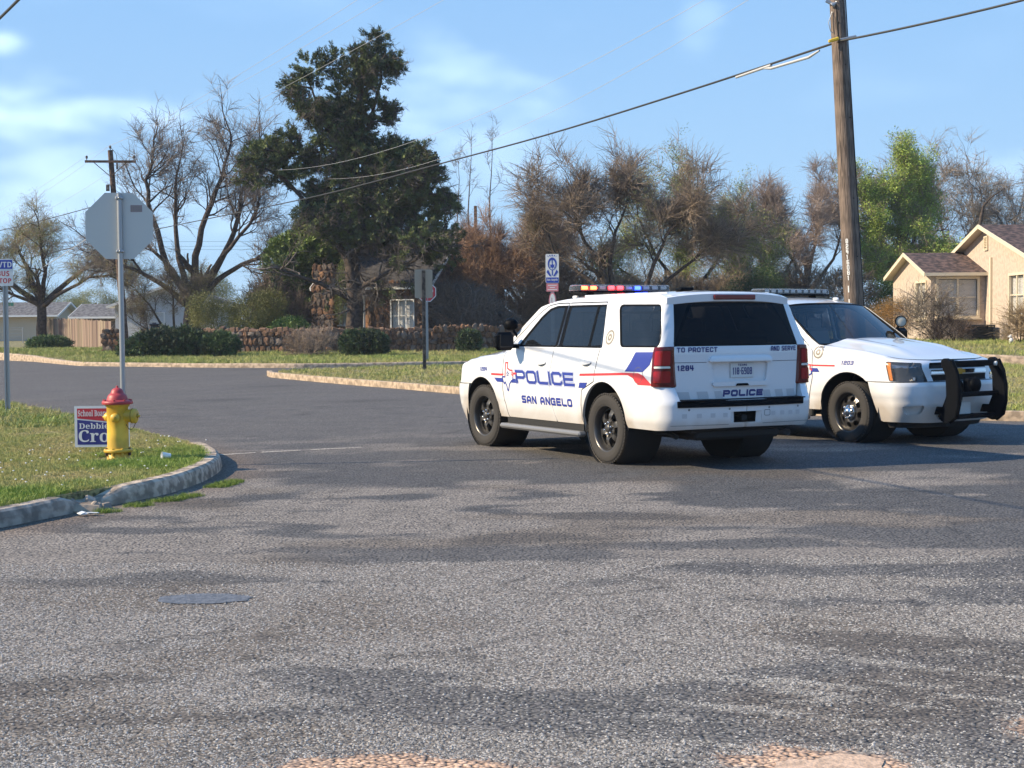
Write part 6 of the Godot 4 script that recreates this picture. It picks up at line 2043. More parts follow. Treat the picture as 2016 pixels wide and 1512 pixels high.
	for q: Array in [[6.4, 76, 14, "brown thicket below the wide leafless tree"], [9.8, 77.5, 15, "brown thicket below the olive green tree"], [13.0, 79, 16, "brown thicket behind the roof bar of the farther police vehicle"], [16.4, 80, 17, "brown thicket at the foot of the big wooden pole"]]:
		shrub("brown_thicket", q[3], ground_pt(q[0], q[1]), q[2], [L.call(0, 1.5, 0, 2.0, 1.5, 1.1, 496), L.call(-1.2, 2.2, 0, 1.1, 1.1, .9, 217), L.call(1.3, 2.1, 0, 1.1, 1.2, .9, 217)], "twig_curl", .5, .95, Vector3(.13, .095, .062), Vector3(.33, .25, .165), M.twig, .13)
	shrub("green_bush", "dark green leafy bush under the olive green tree", ground_pt(11.6, 76), 18, [L.call(0, 1.7, 0, 1.5, 1.5, 1.0, 620), L.call(.9, 2.6, 0, 1.0, 1.1, .8, 330)], "leaf", .5, .9, Vector3(.03, .06, .014), Vector3(.09, .14, .03), M.leaf, .16)
	shrub("green_bush", "green bush at the foot of the fresh green tree", ground_pt(20.6, 82), 19, [L.call(0, 1.6, 0, 1.6, 1.5, 1.0, 620), L.call(1.5, 1.9, 0, 1.2, 1.3, .8, 420)], "leaf_big", .5, .9, Vector3(.05, .10, .015), Vector3(.14, .22, .035), M.leaf, .16)
	# in front of the stucco house
	shrub("autumn_bush", "orange and green bush in front of the stucco house's left corner", ground_pt(14.7, 60.0), 20, [L.call(0, .85, 0, .85, .85, .7, 620), L.call(.5, 1.2, 0, .55, .55, .5, 220), L.call(-.7, .5, .1, .55, .5, .5, 220)], "leaf_fine", .35, .6, Vector3(.11, .11, .022), Vector3(.36, .19, .05), M.leaf, .1)
	shrub("bare_bush", "grey bare twiggy bush in front of the stucco house's double window", ground_pt(16.3, 59.2), 21, [L.call(0, 1.0, 0, .75, .9, .5, 60), L.call(.5, .8, 0, .5, .7, .5, 30), L.call(-.6, .9, 0, .5, .7, .5, 40)], "twig", .6, .95, Vector3(.13, .105, .08), Vector3(.30, .25, .19), M.twig, .0, .9, 14)
	shrub("bare_bush", "pale straw-coloured bare bush at the right edge below the far window", ground_pt(18.75, 56.3), 22, [L.call(0, .6, 0, .55, .6, .4, 110), L.call(.4, .5, 0, .5, .5, .4, 80)], "twig", .5, .8, Vector3(.26, .19, .11), Vector3(.45, .34, .2), M.twig, .0, .9, 12)
	shrub("dark_bush", "low dark leafless bush left of the cooling unit", ground_pt(16.9, 58.6), 23, [L.call(-.2, .4, 0, .7, .4, .5, 110)], "twig_curl", .4, .6, Vector3(.05, .035, .028), Vector3(.12, .075, .055), M.twig, .05, .6, 6)

# ------------------------------------------------------------------ buildings
# a gabled block: ridge along local x, gables at both ends; o = thing, at = middle of the floor, yaw turns it
func gabled(o: Node3D, at: Vector3, yaw: float, l: float, w: float, wall_h: float, rise: float, eave: float, rake: float, wall_m: Material, roof_m: Material, trim_m: Material, name_wall := "wall", holes := []) -> Node3D:
	var n := pnode("wing", o, at)
	n.rotation.y = yaw
	# holes: [side index, x0, y0, x1, y1]; sides: 0 +z, 1 -z, 2 gable +x, 3 gable -x
	var th := .18
	for s in 4:
		var mb := MB.new()
		var hs := []
		for h: Array in holes:
			if h[0] == s: hs.append(rect2(h[1], h[2], h[3], h[4]))
		var poly: PackedVector2Array
		if s < 2: poly = rect2(-l / 2, -.6, l / 2, wall_h)
		else: poly = PackedVector2Array([Vector2(-w / 2, -.6), Vector2(w / 2, -.6), Vector2(w / 2, wall_h), Vector2(0, wall_h + rise), Vector2(-w / 2, wall_h)])
		var f := func(p: Vector2) -> Vector3:
			match s:
				0: return Vector3(p.x, p.y, w / 2)
				1: return Vector3(p.x, p.y, -w / 2)
				2: return Vector3(l / 2, p.y, p.x)
			return Vector3(-l / 2, p.y, p.x)
		var inn: Vector3 = [Vector3(0, 0, -th), Vector3(0, 0, th), Vector3(-th, 0, 0), Vector3(th, 0, 0)][s]
		var g := func(p: Vector2) -> Vector3: return f.call(p) + inn
		sheet(mb, [poly], hs, 2.0, f, Vector3.ZERO, g, 1)
		part(name_wall, mb, wall_m, n)
	var sl := rise / (w / 2)
	for s: float in [-1, 1]:
		var rf := MB.new()
		var e := w / 2 + eave
		var y0 := wall_h - eave * sl
		var t := Vector3(0, .10, 0)
		var a := Vector3(-l / 2 - rake, y0, s * e)
		var b := Vector3(l / 2 + rake, y0, s * e)
		var c := Vector3(l / 2 + rake, wall_h + rise, 0)
		var d := Vector3(-l / 2 - rake, wall_h + rise, 0)
		rf.quad(a + t, b + t, c + t, d + t, Vector3.UP)
		part("roof", rf, roof_m, n)
		var so := MB.new()
		so.quad(a + Vector3(0, .02, 0), b + Vector3(0, .02, 0), c + Vector3(0, .02, 0), d + Vector3(0, .02, 0), Vector3.DOWN)
		part("soffit", so, trim_m, n)
		var fa := MB.new()
		fa.box((a + b) / 2 + Vector3(0, .045, s * .012), Vector3(l + rake * 2, .13, .025))
		part("fascia", fa, trim_m, n)
		for g: float in [-1, 1]:
			var rk := MB.new()
			var p := Vector3(g * (l / 2 + rake), y0, s * e)
			var q := Vector3(g * (l / 2 + rake), wall_h + rise, 0)
			var dir := (q - p).normalized()
			rk.box((p + q) / 2 + Vector3(g * .015, .03, 0), Vector3(.03, .16, p.distance_to(q)), Basis(Vector3.RIGHT, Vector3.RIGHT.cross(dir) * -1.0, dir) if false else Basis(Vector3(1, 0, 0), dir.cross(Vector3(1, 0, 0)).normalized(), dir))
			part("bargeboard", rk, trim_m, n)
	var fl := MB.new()
	fl.box(Vector3(0, -.35, 0), Vector3(l - .3, .1, w - .3))
	part("floor", fl, M.soil, n)
	return n

# window in a plane: at = lower left corner, u = direction across, out = outward; sash columns and rows
func window(parent: Node3D, at: Vector3, u: Vector3, out: Vector3, w: float, h: float, cols: int, rows: int, trim_m: Material, blind := true, fw := .07) -> void:
	var n := pnode("window", parent, at)
	var up := Vector3.UP
	var b := Basis(u, up, out)
	if b.determinant() < 0: b = Basis(u, up, -u.cross(up) * -1.0)
	var fr := MB.new()
	for q: Array in [[w / 2, fw / 2 - .0, w, fw], [w / 2, h - fw / 2, w, fw], [fw / 2, h / 2, fw, h - fw * 2], [w - fw / 2, h / 2, fw, h - fw * 2]]:
		fr.box(u * q[0] + up * q[1] + out * .03, Vector3(q[2], q[3], .08), Basis(u, up, out))
	part("frame", fr, trim_m, n)
	var sill := MB.new()
	sill.box(u * w / 2 + up * -.03 + out * .06, Vector3(w + .14, .055, .16), Basis(u, up, out))
	part("sill", sill, trim_m, n)
	var iw := w - fw * 2
	var ih := h - fw * 2
	for c in range(1, cols):
		var m := MB.new()
		m.box(u * (fw + iw * c / cols) + up * h / 2 + out * .012, Vector3(fw * .8, ih, .06), Basis(u, up, out))
		part("mullion", m, trim_m, n)
	for c in cols:
		for r in range(1, rows):
			var m := MB.new()
			m.box(u * (fw + iw * (c + .5) / cols) + up * (fw + ih * r / rows) + out * .003, Vector3(iw / cols - fw * .8, fw * .45, .045), Basis(u, up, out))
			part("meeting_rail", m, trim_m, n)
		for r in rows:
			var g := MB.new()
			var x0 := fw + iw * c / cols
			var y0 := fw + ih * r / rows
			g.quad(u * x0 + up * y0 - out * .03, u * (x0 + iw / cols) + up * y0 - out * .03, u * (x0 + iw / cols) + up * (y0 + ih / rows) - out * .03, u * x0 + up * (y0 + ih / rows) - out * .03, out)
			part("pane", g, M.pane_house, n)
	var bl := MB.new()
	if blind:
		for i in int(ih / .05):
			bl.box(u * w / 2 + up * (fw + .025 + i * .05) - out * .10, Vector3(iw, .042, .006), Basis(u, up, out) * Basis(Vector3.RIGHT, -.25))
		part("blind", bl, M.blind, n)
		n.get_child(-1).set_meta("kind", "stuff")
	var bk := MB.new()
	bk.quad(u * fw + up * fw - out * .3, u * (w - fw) + up * fw - out * .3, u * (w - fw) + up * (h - fw) - out * .3, u * fw + up * (h - fw) - out * .3, out)
	part("dark_room", bk, M.black_dull, n)

var stone_kinds := []
func stone_face(parent: Node3D, at: Vector3, u: Vector3, out: Vector3, w: float, h: float, size: float, sd: int, skip: Array, most: int, depth := .09) -> int:
	# irregular field stones set in rows on a plane; the first ones are parts of their own
	if stone_kinds.is_empty():
		for k in 5:
			var r0 := RandomNumberGenerator.new()
			r0.seed = 300 + k
			var mb := MB.new()
			var ring := []
			for i in 7:
				var a := TAU * i / 7 + r0.randf_range(-.32, .32)
				ring.append(Vector3(cos(a) * r0.randf_range(.40, .58), sin(a) * r0.randf_range(.40, .58), 0))
			var top := []
			for p: Vector3 in ring: top.append(Vector3(p.x * r0.randf_range(.72, .95), p.y * r0.randf_range(.72, .95), r0.randf_range(.55, 1.05)))
			var c := Vector3(r0.randf_range(-.1, .1), r0.randf_range(-.1, .1), .95)
			for i in 7:
				var j := (i + 1) % 7
				mb.quad(ring[i], ring[j], top[j], top[i], ring[i] + ring[j] + Vector3(0, 0, .3))
				mb.flat(top[i], top[j], c, Vector3.BACK)
			stone_kinds.append(mb)
	var r := RandomNumberGenerator.new()
	r.seed = sd
	var up := Vector3.UP
	var cnt := 0
	var y := 0.0
	var xs := []
	var cs := []
	while y < h:
		var rh := size * r.randf_range(.85, 1.45)
		var x := r.randf_range(-.15, 0)
		while x < w:
			var sw := size * r.randf_range(.55, 1.25)
			var mid := Vector2(x + sw / 2, y + rh / 2 + r.randf_range(-.12, .12) * rh)
			var bad := mid.x > w + .02 or mid.x < 0
			for s: Rect2 in skip:
				if s.grow(-.02).has_point(mid): bad = true
			if not bad:
				var d := depth * r.randf_range(.5, 1.3)
				var sc := Basis(u * sw * 1.02, up * rh * 1.10, out * d) * Basis(Vector3.BACK, r.randf_range(-.3, .3) + (PI if r.randf() < .5 else 0.0))
				var pos := at + u * mid.x + up * mid.y - out * .01
				var t := r.randf()
				var c := Vector3(.13, .070, .040).lerp(Vector3(.30, .165, .09), t * t) * r.randf_range(.5, 1.15)
				if r.randf() < .2: c = Vector3(.16, .125, .10) * r.randf_range(.6, 1.3)
				xs.append([Transform3D(sc, pos), Color(c.x, c.y, c.z), r.randi() % 5])
			x += sw
		y += rh
	var tones := {}
	var join := MB.new()
	for i in xs.size():
		if cnt < most:
			var key := int(xs[i][2]) * 8 + int(clampf(xs[i][1].r * 22.0, 0, 7))
			if not tones.has(key):
				var src: MB = stone_kinds[xs[i][2]]
				var mm := MB.new()
				mm.v = src.v; mm.n = src.n
				mm.c.resize(src.v.size()); mm.c.fill(xs[i][1])
				tones[key] = mm.mesh()
			var o := part("stone", tones[key], M.stone, parent)
			o.transform = xs[i][0]
			cnt += 1
		else:
			var src: MB = stone_kinds[xs[i][2]]
			var nb: Basis = xs[i][0].basis.inverse().transposed()
			for k in range(0, src.v.size(), 3):
				join.col = xs[i][1]
				join.tri(xs[i][0] * src.v[k], xs[i][0] * src.v[k + 1], xs[i][0] * src.v[k + 2], (nb * src.n[k]).normalized(), (nb * src.n[k + 1]).normalized(), (nb * src.n[k + 2]).normalized())
	if join.v.size():
		part("stones", join, M.stone, parent).set_meta("kind", "stuff")
	return cnt

func houses() -> void:
	# --- tan stucco house on the right
	var gy := .60
	var h := thing("stucco_house", "tan stucco house with cream trim and brown shingle roof at the right edge", "house", Vector3(19.1, gy, -61.7))
	# main block: gable wall at x = 19.1 facing left, ridge along x
	var main := gabled(h, Vector3(6.0, 0, 0), 0.0, 12.0, 13.4, 2.92, 1.70, .35, .38, M.stucco, M.shingle, M.trim_cream, "wall", [[3, 2.78, 1.06, 5.3, 2.64]])
	# small wing: x 16.9..19.1, z -61.75+.3 .. -68.1
	var wing := gabled(h, Vector3(-1.1, 0, -3.35), 0.0, 2.2, 6.1, 2.80, .86, .32, .32, M.stucco, M.shingle, M.trim_cream, "wall", [[0, -.86, 1.03, .82, 2.62], [3, .9, 1.0, 2.5, 2.5]])
	window(wing, Vector3(-.90, .99, 3.05), Vector3(1, 0, 0), Vector3(0, 0, 1), 1.76, 1.68, 2, 2, M.trim_cream, true, .10)
	window(wing, Vector3(-1.1, .96, .86), Vector3(0, 0, 1), Vector3(-1, 0, 0), 1.68, 1.58, 2, 2, M.trim_cream, true, .09)
	window(main, Vector3(-6.0, 1.02, 2.74), Vector3(0, 0, 1), Vector3(-1, 0, 0), 2.6, 1.66, 3, 2, M.trim_cream, true, .09)
	var vt := pnode("gable_vent", h, Vector3(-.02, 3.72, -.15))
	var vm := MB.new()
	for q: Array in [[0, 0, .46, .05], [0, .52, .46, .05], [-.205, .26, .05, .47], [.205, .26, .05, .47]]: vm.box(Vector3(-.02, q[1], q[0]), Vector3(.05, q[3], q[2]))
	part("vent_frame", vm, M.trim_cream, vt)
	for i in 7:
		var sm := MB.new()
		sm.box(Vector3(-.015, .06 + i * .067, 0), Vector3(.05, .012, .37), Basis(Vector3.BACK, .6))
		part("slat", sm, M.trim_cream, vt)
	var cb := MB.new()
	cb.box(Vector3(-.05, 1.75, .55), Vector3(.09, 3.3, .12), Basis(), .01)
	part("downpipe", cb, M.trim_cream, h)
	for i in 4:
		var rt := MB.new()
		rt.box(Vector3(-1.9 + i * .58, 2.74, -.17), Vector3(.06, .09, .22))
		part("rafter_end", rt, M.trim_cream, h)
	var cv := MB.new()
	cv.box(Vector3(-.95, .22, -.285), Vector3(.36, .13, .03))
	part("crawl_vent", cv, M.black_dull, h)
	# cooling unit
	var ac := thing("cooling_unit", "dark louvred cooling unit standing by the stucco house's double window", "air conditioner", Vector3(18.45, gy + .02, -60.6))
	var am := MB.new()
	am.box(Vector3(0, .04, 0), Vector3(.95, .08, .95))
	for q: Array in [[-.44, -.44], [.44, -.44], [-.44, .44], [.44, .44]]: am.box(Vector3(q[0], .36, q[1]), Vector3(.06, .6, .06))
	am.box(Vector3(0, .68, 0), Vector3(.96, .06, .96), Basis(), .02)
	am.box(Vector3(0, .36, 0), Vector3(.80, .56, .80))
	part("cabinet", am, M.ac, ac)
	for i in 9:
		var lm := MB.new()
		for s: float in [-1, 1]:
			lm.box(Vector3(0, .11 + i * .062, s * .445), Vector3(.84, .03, .012), Basis(Vector3.RIGHT, s * .5)); lm.box(Vector3(s * .445, .11 + i * .062, 0), Vector3(.012, .03, .84), Basis(Vector3.BACK, -s * .5))
		part("louvre", lm, M.ac, ac)
	var mb := MB.new()
	mb.box(Vector3(0, .14, 0), Vector3(.26, .28, .22), Basis(), .02)
	mb.box(Vector3(0, .29, 0), Vector3(.28, .02, .24))
	tag(placed(part("utility_box", mb, M.kerb_grey, self), Vector3(18.85, gy, -58.7)), "small grey utility box at the foot of the stucco wall", "utility box")
	var dg := MB.new()
	dg.ball(Vector3(0, .12, 0), Vector3(.08, .11, .07), 10); dg.ball(Vector3(-.04, .26, 0), Vector3(.06, .06, .055), 10); dg.ball(Vector3(-.10, .25, 0), Vector3(.035, .025, .03), 8)
	dg.box(Vector3(-.06, .04, .04), Vector3(.035, .1, .035), Basis(), .01); dg.box(Vector3(-.06, .04, -.04), Vector3(.035, .1, .035), Basis(), .01); dg.ball(Vector3(-.02, .31, .04), Vector3(.02, .035, .015), 6); dg.ball(Vector3(-.02, .31, -.04), Vector3(.02, .035, .015), 6)
	tag(placed(part("garden_figure", dg, M.white, self), Vector3(18.2, hgt(18.2, 56.0), -56.0)), "small white garden figure on the grass by the straw-coloured bush", "ornament")
	# --- stone house behind the wall
	var sh := thing("stone_house", "dark fieldstone house with white windows behind the stone wall", "house", Vector3(-7, .30, -74.6), -.32)
	var sb := gabled(sh, Vector3(.2, 0, -3.4), 0.0, 5.8, 6.4, 3.15, 2.0, .35, .25, M.mortar, M.shingle_dark, M.white, "wall", [[0, .95, .84, 2.2, 2.44], [0, -1.75, 1.22, -1.15, 2.28]])
	stone_face(sb, Vector3(-2.9, -.1, 3.2), Vector3(1, 0, 0), Vector3(0, 0, 1), 5.8, 3.2, .30, 17, [Rect2(3.75, .85, 1.45, 1.75), Rect2(1.05, 1.2, .80, 1.2)], 150, .07)
	window(sb, Vector3(.95, .84, 3.2), Vector3(1, 0, 0), Vector3(0, 0, 1), 1.25, 1.60, 3, 2, M.white, true, .06)
	window(sb, Vector3(-1.75, 1.22, 3.2), Vector3(1, 0, 0), Vector3(0, 0, 1), .6, 1.06, 1, 2, M.white, true, .06)
	var dp := MB.new()
	dp.tube(PackedVector3Array([Vector3(-.16, .2, .0), Vector3(-.16, 2.6, 0), Vector3(-.22, 2.9, .12), Vector3(-.22, 3.05, .2)]), PackedFloat32Array([.07, .07, .07, .07]), 8)
	part("downpipe", dp, M.white, sh)
	var chm := pnode("chimney", sh, Vector3(-2.15, 0, .05))
	var cm := MB.new()
	cm.box(Vector3(0, 1.9, 0), Vector3(1.0, 4.5, .7))
	part("chimney_core", cm, M.mortar, chm)
	stone_face(chm, Vector3(-.52, -.1, .36), Vector3(1, 0, 0), Vector3(0, 0, 1), 1.04, 4.2, .28, 23, [], 60, .08)
	stone_face(chm, Vector3(-.51, -.1, -.35), Vector3(0, 0, 1), Vector3(-1, 0, 0), .7, 4.2, .28, 24, [], 40, .08)
	stone_face(chm, Vector3(.51, -.1, .35), Vector3(0, 0, -1), Vector3(1, 0, 0), .7, 4.2, .28, 25, [], 40, .08)
	gabled(sh, sh.transform.affine_inverse() * Vector3(-4.7, .3, -82.2), -.38, 7.0, 5.2, 3.9, 2.2, .4, .35, M.brick_dark, M.shingle_dark, M.white)
	var fl := MB.new()
	fl.box(sh.transform.affine_inverse() * Vector3(-1.9, 7.0, -83.5), Vector3(.13, 1.8, .13))
	part("flue_pipe", fl, M.bark_red, sh)
	# --- houses on the left
	var gh := thing("grey_house", "pale grey house with low grey roof behind the small olive tree", "house", Vector3(-22.2, .35, -100))
	var g1 := gabled(gh, Vector3(0, 0, -3), PI / 2, 8.0, 6.6, 2.55, 1.15, .45, .4, M.siding, M.shingle_grey, M.white)
	window(g1, Vector3(-4.0, .9, -1.2), Vector3(0, 0, 1), Vector3(-1, 0, 0), 1.1, 1.2, 1, 2, M.white, false)
	var g2 := thing("brown_house", "low brown house with white eaves behind the wooden fence", "house", Vector3(-27.0, .3, -106))
	gabled(g2, Vector3(0, 0, -3), 0.0, 6.0, 6.0, 1.95, .8, .5, .4, M.bark_grey, M.shingle_grey, M.white)
	var bh := thing("beige_house", "beige carport house with white eaves at the far left", "house", Vector3(-40.5, .4, -121))
	var b1 := gabled(bh, Vector3(0, 0, -3), 0.0, 9.0, 6.0, 2.15, .9, .6, .5, M.siding_beige, M.shingle_grey, M.white)
	window(b1, Vector3(-1.5, .9, 3.0), Vector3(1, 0, 0), Vector3(0, 0, 1), 1.2, 1.0, 2, 1, M.white, false)
	for x: float in [1.2, 4.2]:
		var pm := MB.new()
		pm.box(Vector3(x, 1.0, 1.6), Vector3(.14, 2.1, .14))
		part("porch_post", pm, M.white, bh)

func placed(o: Node3D, at: Vector3, turn := 0.0) -> Node3D:
	o.position = at
	o.rotation.y = turn
	return o

func walls_and_fences() -> void:
	# stone wall along the corner garden, in straight runs
	var w := thing("stone_wall", "low dark fieldstone wall running along the corner garden", "wall", Vector3(0, 0, 0))
	var run := [[-17.3, 71.6], [-12.9, 70.6], [-8.5, 70.0], [-3.5, 70.8], [1.8, 72.2], [8.0, 73.6]]
	var left := 292
	for i in run.size() - 1:
		var a := Vector3(run[i][0], hgt(run[i][0], run[i][1]) - .05, -run[i][1])
		var b := Vector3(run[i + 1][0], hgt(run[i + 1][0], run[i + 1][1]) - .05, -run[i + 1][1])
		var u := (b - a); u.y = 0
		var len := u.length()
		u = u.normalized()
		var out := Vector3(-u.z, 0, u.x)
		if out.z < 0: out = -out
		var core := MB.new()
		core.box((a + b) / 2 + Vector3.UP * .52 - out * .17, Vector3(len, 1.05, .3), Basis(u, Vector3.UP, out))
		part("wall_core", core, M.mortar, w)
		var most: int = [20, 62, 96, 86, 28][i]
		left -= stone_face(w, a, u, out, len, 1.0, .27, 400 + i, [], most, .11)
		# coping of upright stones
		var r := RandomNumberGenerator.new()
		r.seed = 440 + i
		var cp := MB.new()
		var x := 0.0
		while x < len:
			var s := r.randf_range(.14, .34)
			cp.col = Color(.16, .095, .06) * r.randf_range(.6, 1.4)
			var p := a + u * (x + s / 2) + Vector3.UP * (1.02 + r.randf_range(-.02, .10)) - out * .14
			cp.box(p, Vector3(s * 1.05, r.randf_range(.14, .3), .30), Basis(u, Vector3.UP, out) * Basis(Vector3.BACK, r.randf_range(-.35, .35)) * Basis(Vector3.RIGHT, r.randf_range(-.3, .3)), .04)
			x += s
		part("coping_stones", cp, M.stone, w).set_meta("kind", "stuff")
	# wooden fence
	var fa := Vector2(-27.9, 92.2)
	var fb := Vector2(-22.1, 85.0)
	var f := thing("wooden_fence", "weathered grey-brown board fence between the oak and the left wooden pole", "fence", Vector3.ZERO)
	var r := RandomNumberGenerator.new()
	r.seed = 31
	var u2 := (fb - fa).normalized()
	var u := Vector3(u2.x, 0, -u2.y)
	var out := Vector3(u.z, 0, -u.x)
	if out.z < 0: out = -out
	var n := int(fa.distance_to(fb) / .152)
	var kinds := []
	for k in 8:
		var mb := MB.new()
		var g := r.randf_range(.5, 1.3)
		mb.col = Color(.25 * g, .185 * g * (.9 + .2 * r.randf()), .14 * g)
		mb.box(Vector3(0, .86, 0), Vector3(.143, 1.72, .018), Basis(), .004)
		kinds.append(mb.mesh())
	for i in n:
		var p := fa.lerp(fb, float(i) / n)
		var o := part("board", kinds[r.randi() % 8], M.board, f)
		o.transform = Transform3D(Basis(u, Vector3.UP, out) * Basis(Vector3.BACK, r.randf_range(-.015, .015)), Vector3(p.x, hgt(p.x, p.y) - .04 + r.randf_range(-.06, .03) - .16 * smoothstep(.35, 1.0, float(i) / n), -p.y) + out * r.randf_range(-.006, .006))
	for y: float in [.4, 1.3]:
		var rm := MB.new()
		rm.col = Color(.2, .15, .11)
		rm.tube(PackedVector3Array([Vector3(fa.x, y + hgt(fa.x, fa.y), -fa.y) - out * .05, Vector3(fb.x, y + hgt(fb.x, fb.y) - .15, -fb.y) - out * .05]), PackedFloat32Array([.04, .04]), 4)
		part("rail", rm, M.board, f)
	# wire gate and posts left of the oak
	var gt := thing("wire_fence", "low wire mesh fence with thin posts left of the oak", "fence", Vector3.ZERO)
	for i in 5:
		var pm := MB.new()
		var x := -46.0 + i * 2.6
		pm.tube(PackedVector3Array([Vector3(x, .3, -112), Vector3(x, 1.55, -112)]), PackedFloat32Array([.035, .035]), 6)
		part("post", pm, M.galv, gt)
	for y: float in [.6, .85, 1.1, 1.35, 1.5]:
		var wm := MB.new()
		wm.tube(PackedVector3Array([Vector3(-46, y, -112), Vector3(-35.6, y, -112)]), PackedFloat32Array([.012, .012]), 4)
		part("strand", wm, M.galv, gt)
	var hd := MB.new()
	hd.box(Vector3(0, .45, 0), Vector3(.46, .9, .46), Basis(), .05); hd.box(Vector3(0, .94, 0), Vector3(.52, .08, .52), Basis(), .03); hd.box(Vector3(0, 1.0, .1), Vector3(.2, .06, .1), Basis(), .02)
	tag(placed(part("trash_bin", hd, M.bin_navy, self), Vector3(-17.1, hgt(-17, 74) + .35, -73.6), .3), "dark navy lidded bin behind the left end of the stone wall", "bin")
	var gb := MB.new()
	gb.box(Vector3(0, .3, 0), Vector3(.5, .6, .4), Basis(), .04); gb.box(Vector3(0, .63, 0), Vector3(.56, .07, .46), Basis(), .02)
	tag(placed(part("green_bin", gb, M.bin_green, self), Vector3(-17.75, hgt(-17.7, 73) + .1, -72.8), .1), "small green lidded bin beside the left wooden pole", "bin")
	# stone gate pillar by the left pole
	var gp := thing("stone_pillar", "short fieldstone pillar ending the wall beside the left wooden pole", "pillar", Vector3(-18.9, .25, -73.0))
	var gm := MB.new()
	gm.box(Vector3(0, .55, 0), Vector3(.9, 1.2, .6))
	part("pillar_core", gm, M.mortar, gp)
	stone_face(gp, Vector3(-.46, 0, .31), Vector3(1, 0, 0), Vector3(0, 0, 1), .92, 1.15, .26, 501, [], 30, .09)
	stone_face(gp, Vector3(-.46, 0, -.3), Vector3(0, 0, 1), Vector3(-1, 0, 0), .6, 1.15, .26, 502, [], 20, .09)

# ------------------------------------------------------------------ poles, wires, signs, small things
func sag(a: Vector3, b: Vector3, drop: float, n := 24) -> PackedVector3Array:
	var p := PackedVector3Array()
	for i in n + 1:
		var t := float(i) / n
		p.append(a.lerp(b, t) - Vector3.UP * drop * 4.0 * t * (1.0 - t))
	return p

func cable(called: String, label: String, pts: PackedVector3Array, r: float, m: Material, group := "") -> Node3D:
	var rs := PackedFloat32Array()
	rs.resize(pts.size()); rs.fill(r)
	var mb := MB.new()
	mb.tube(pts, rs, 6)
	var o := part(called, mb, m, self)
	tag(o, label, "cable", group)
	return o

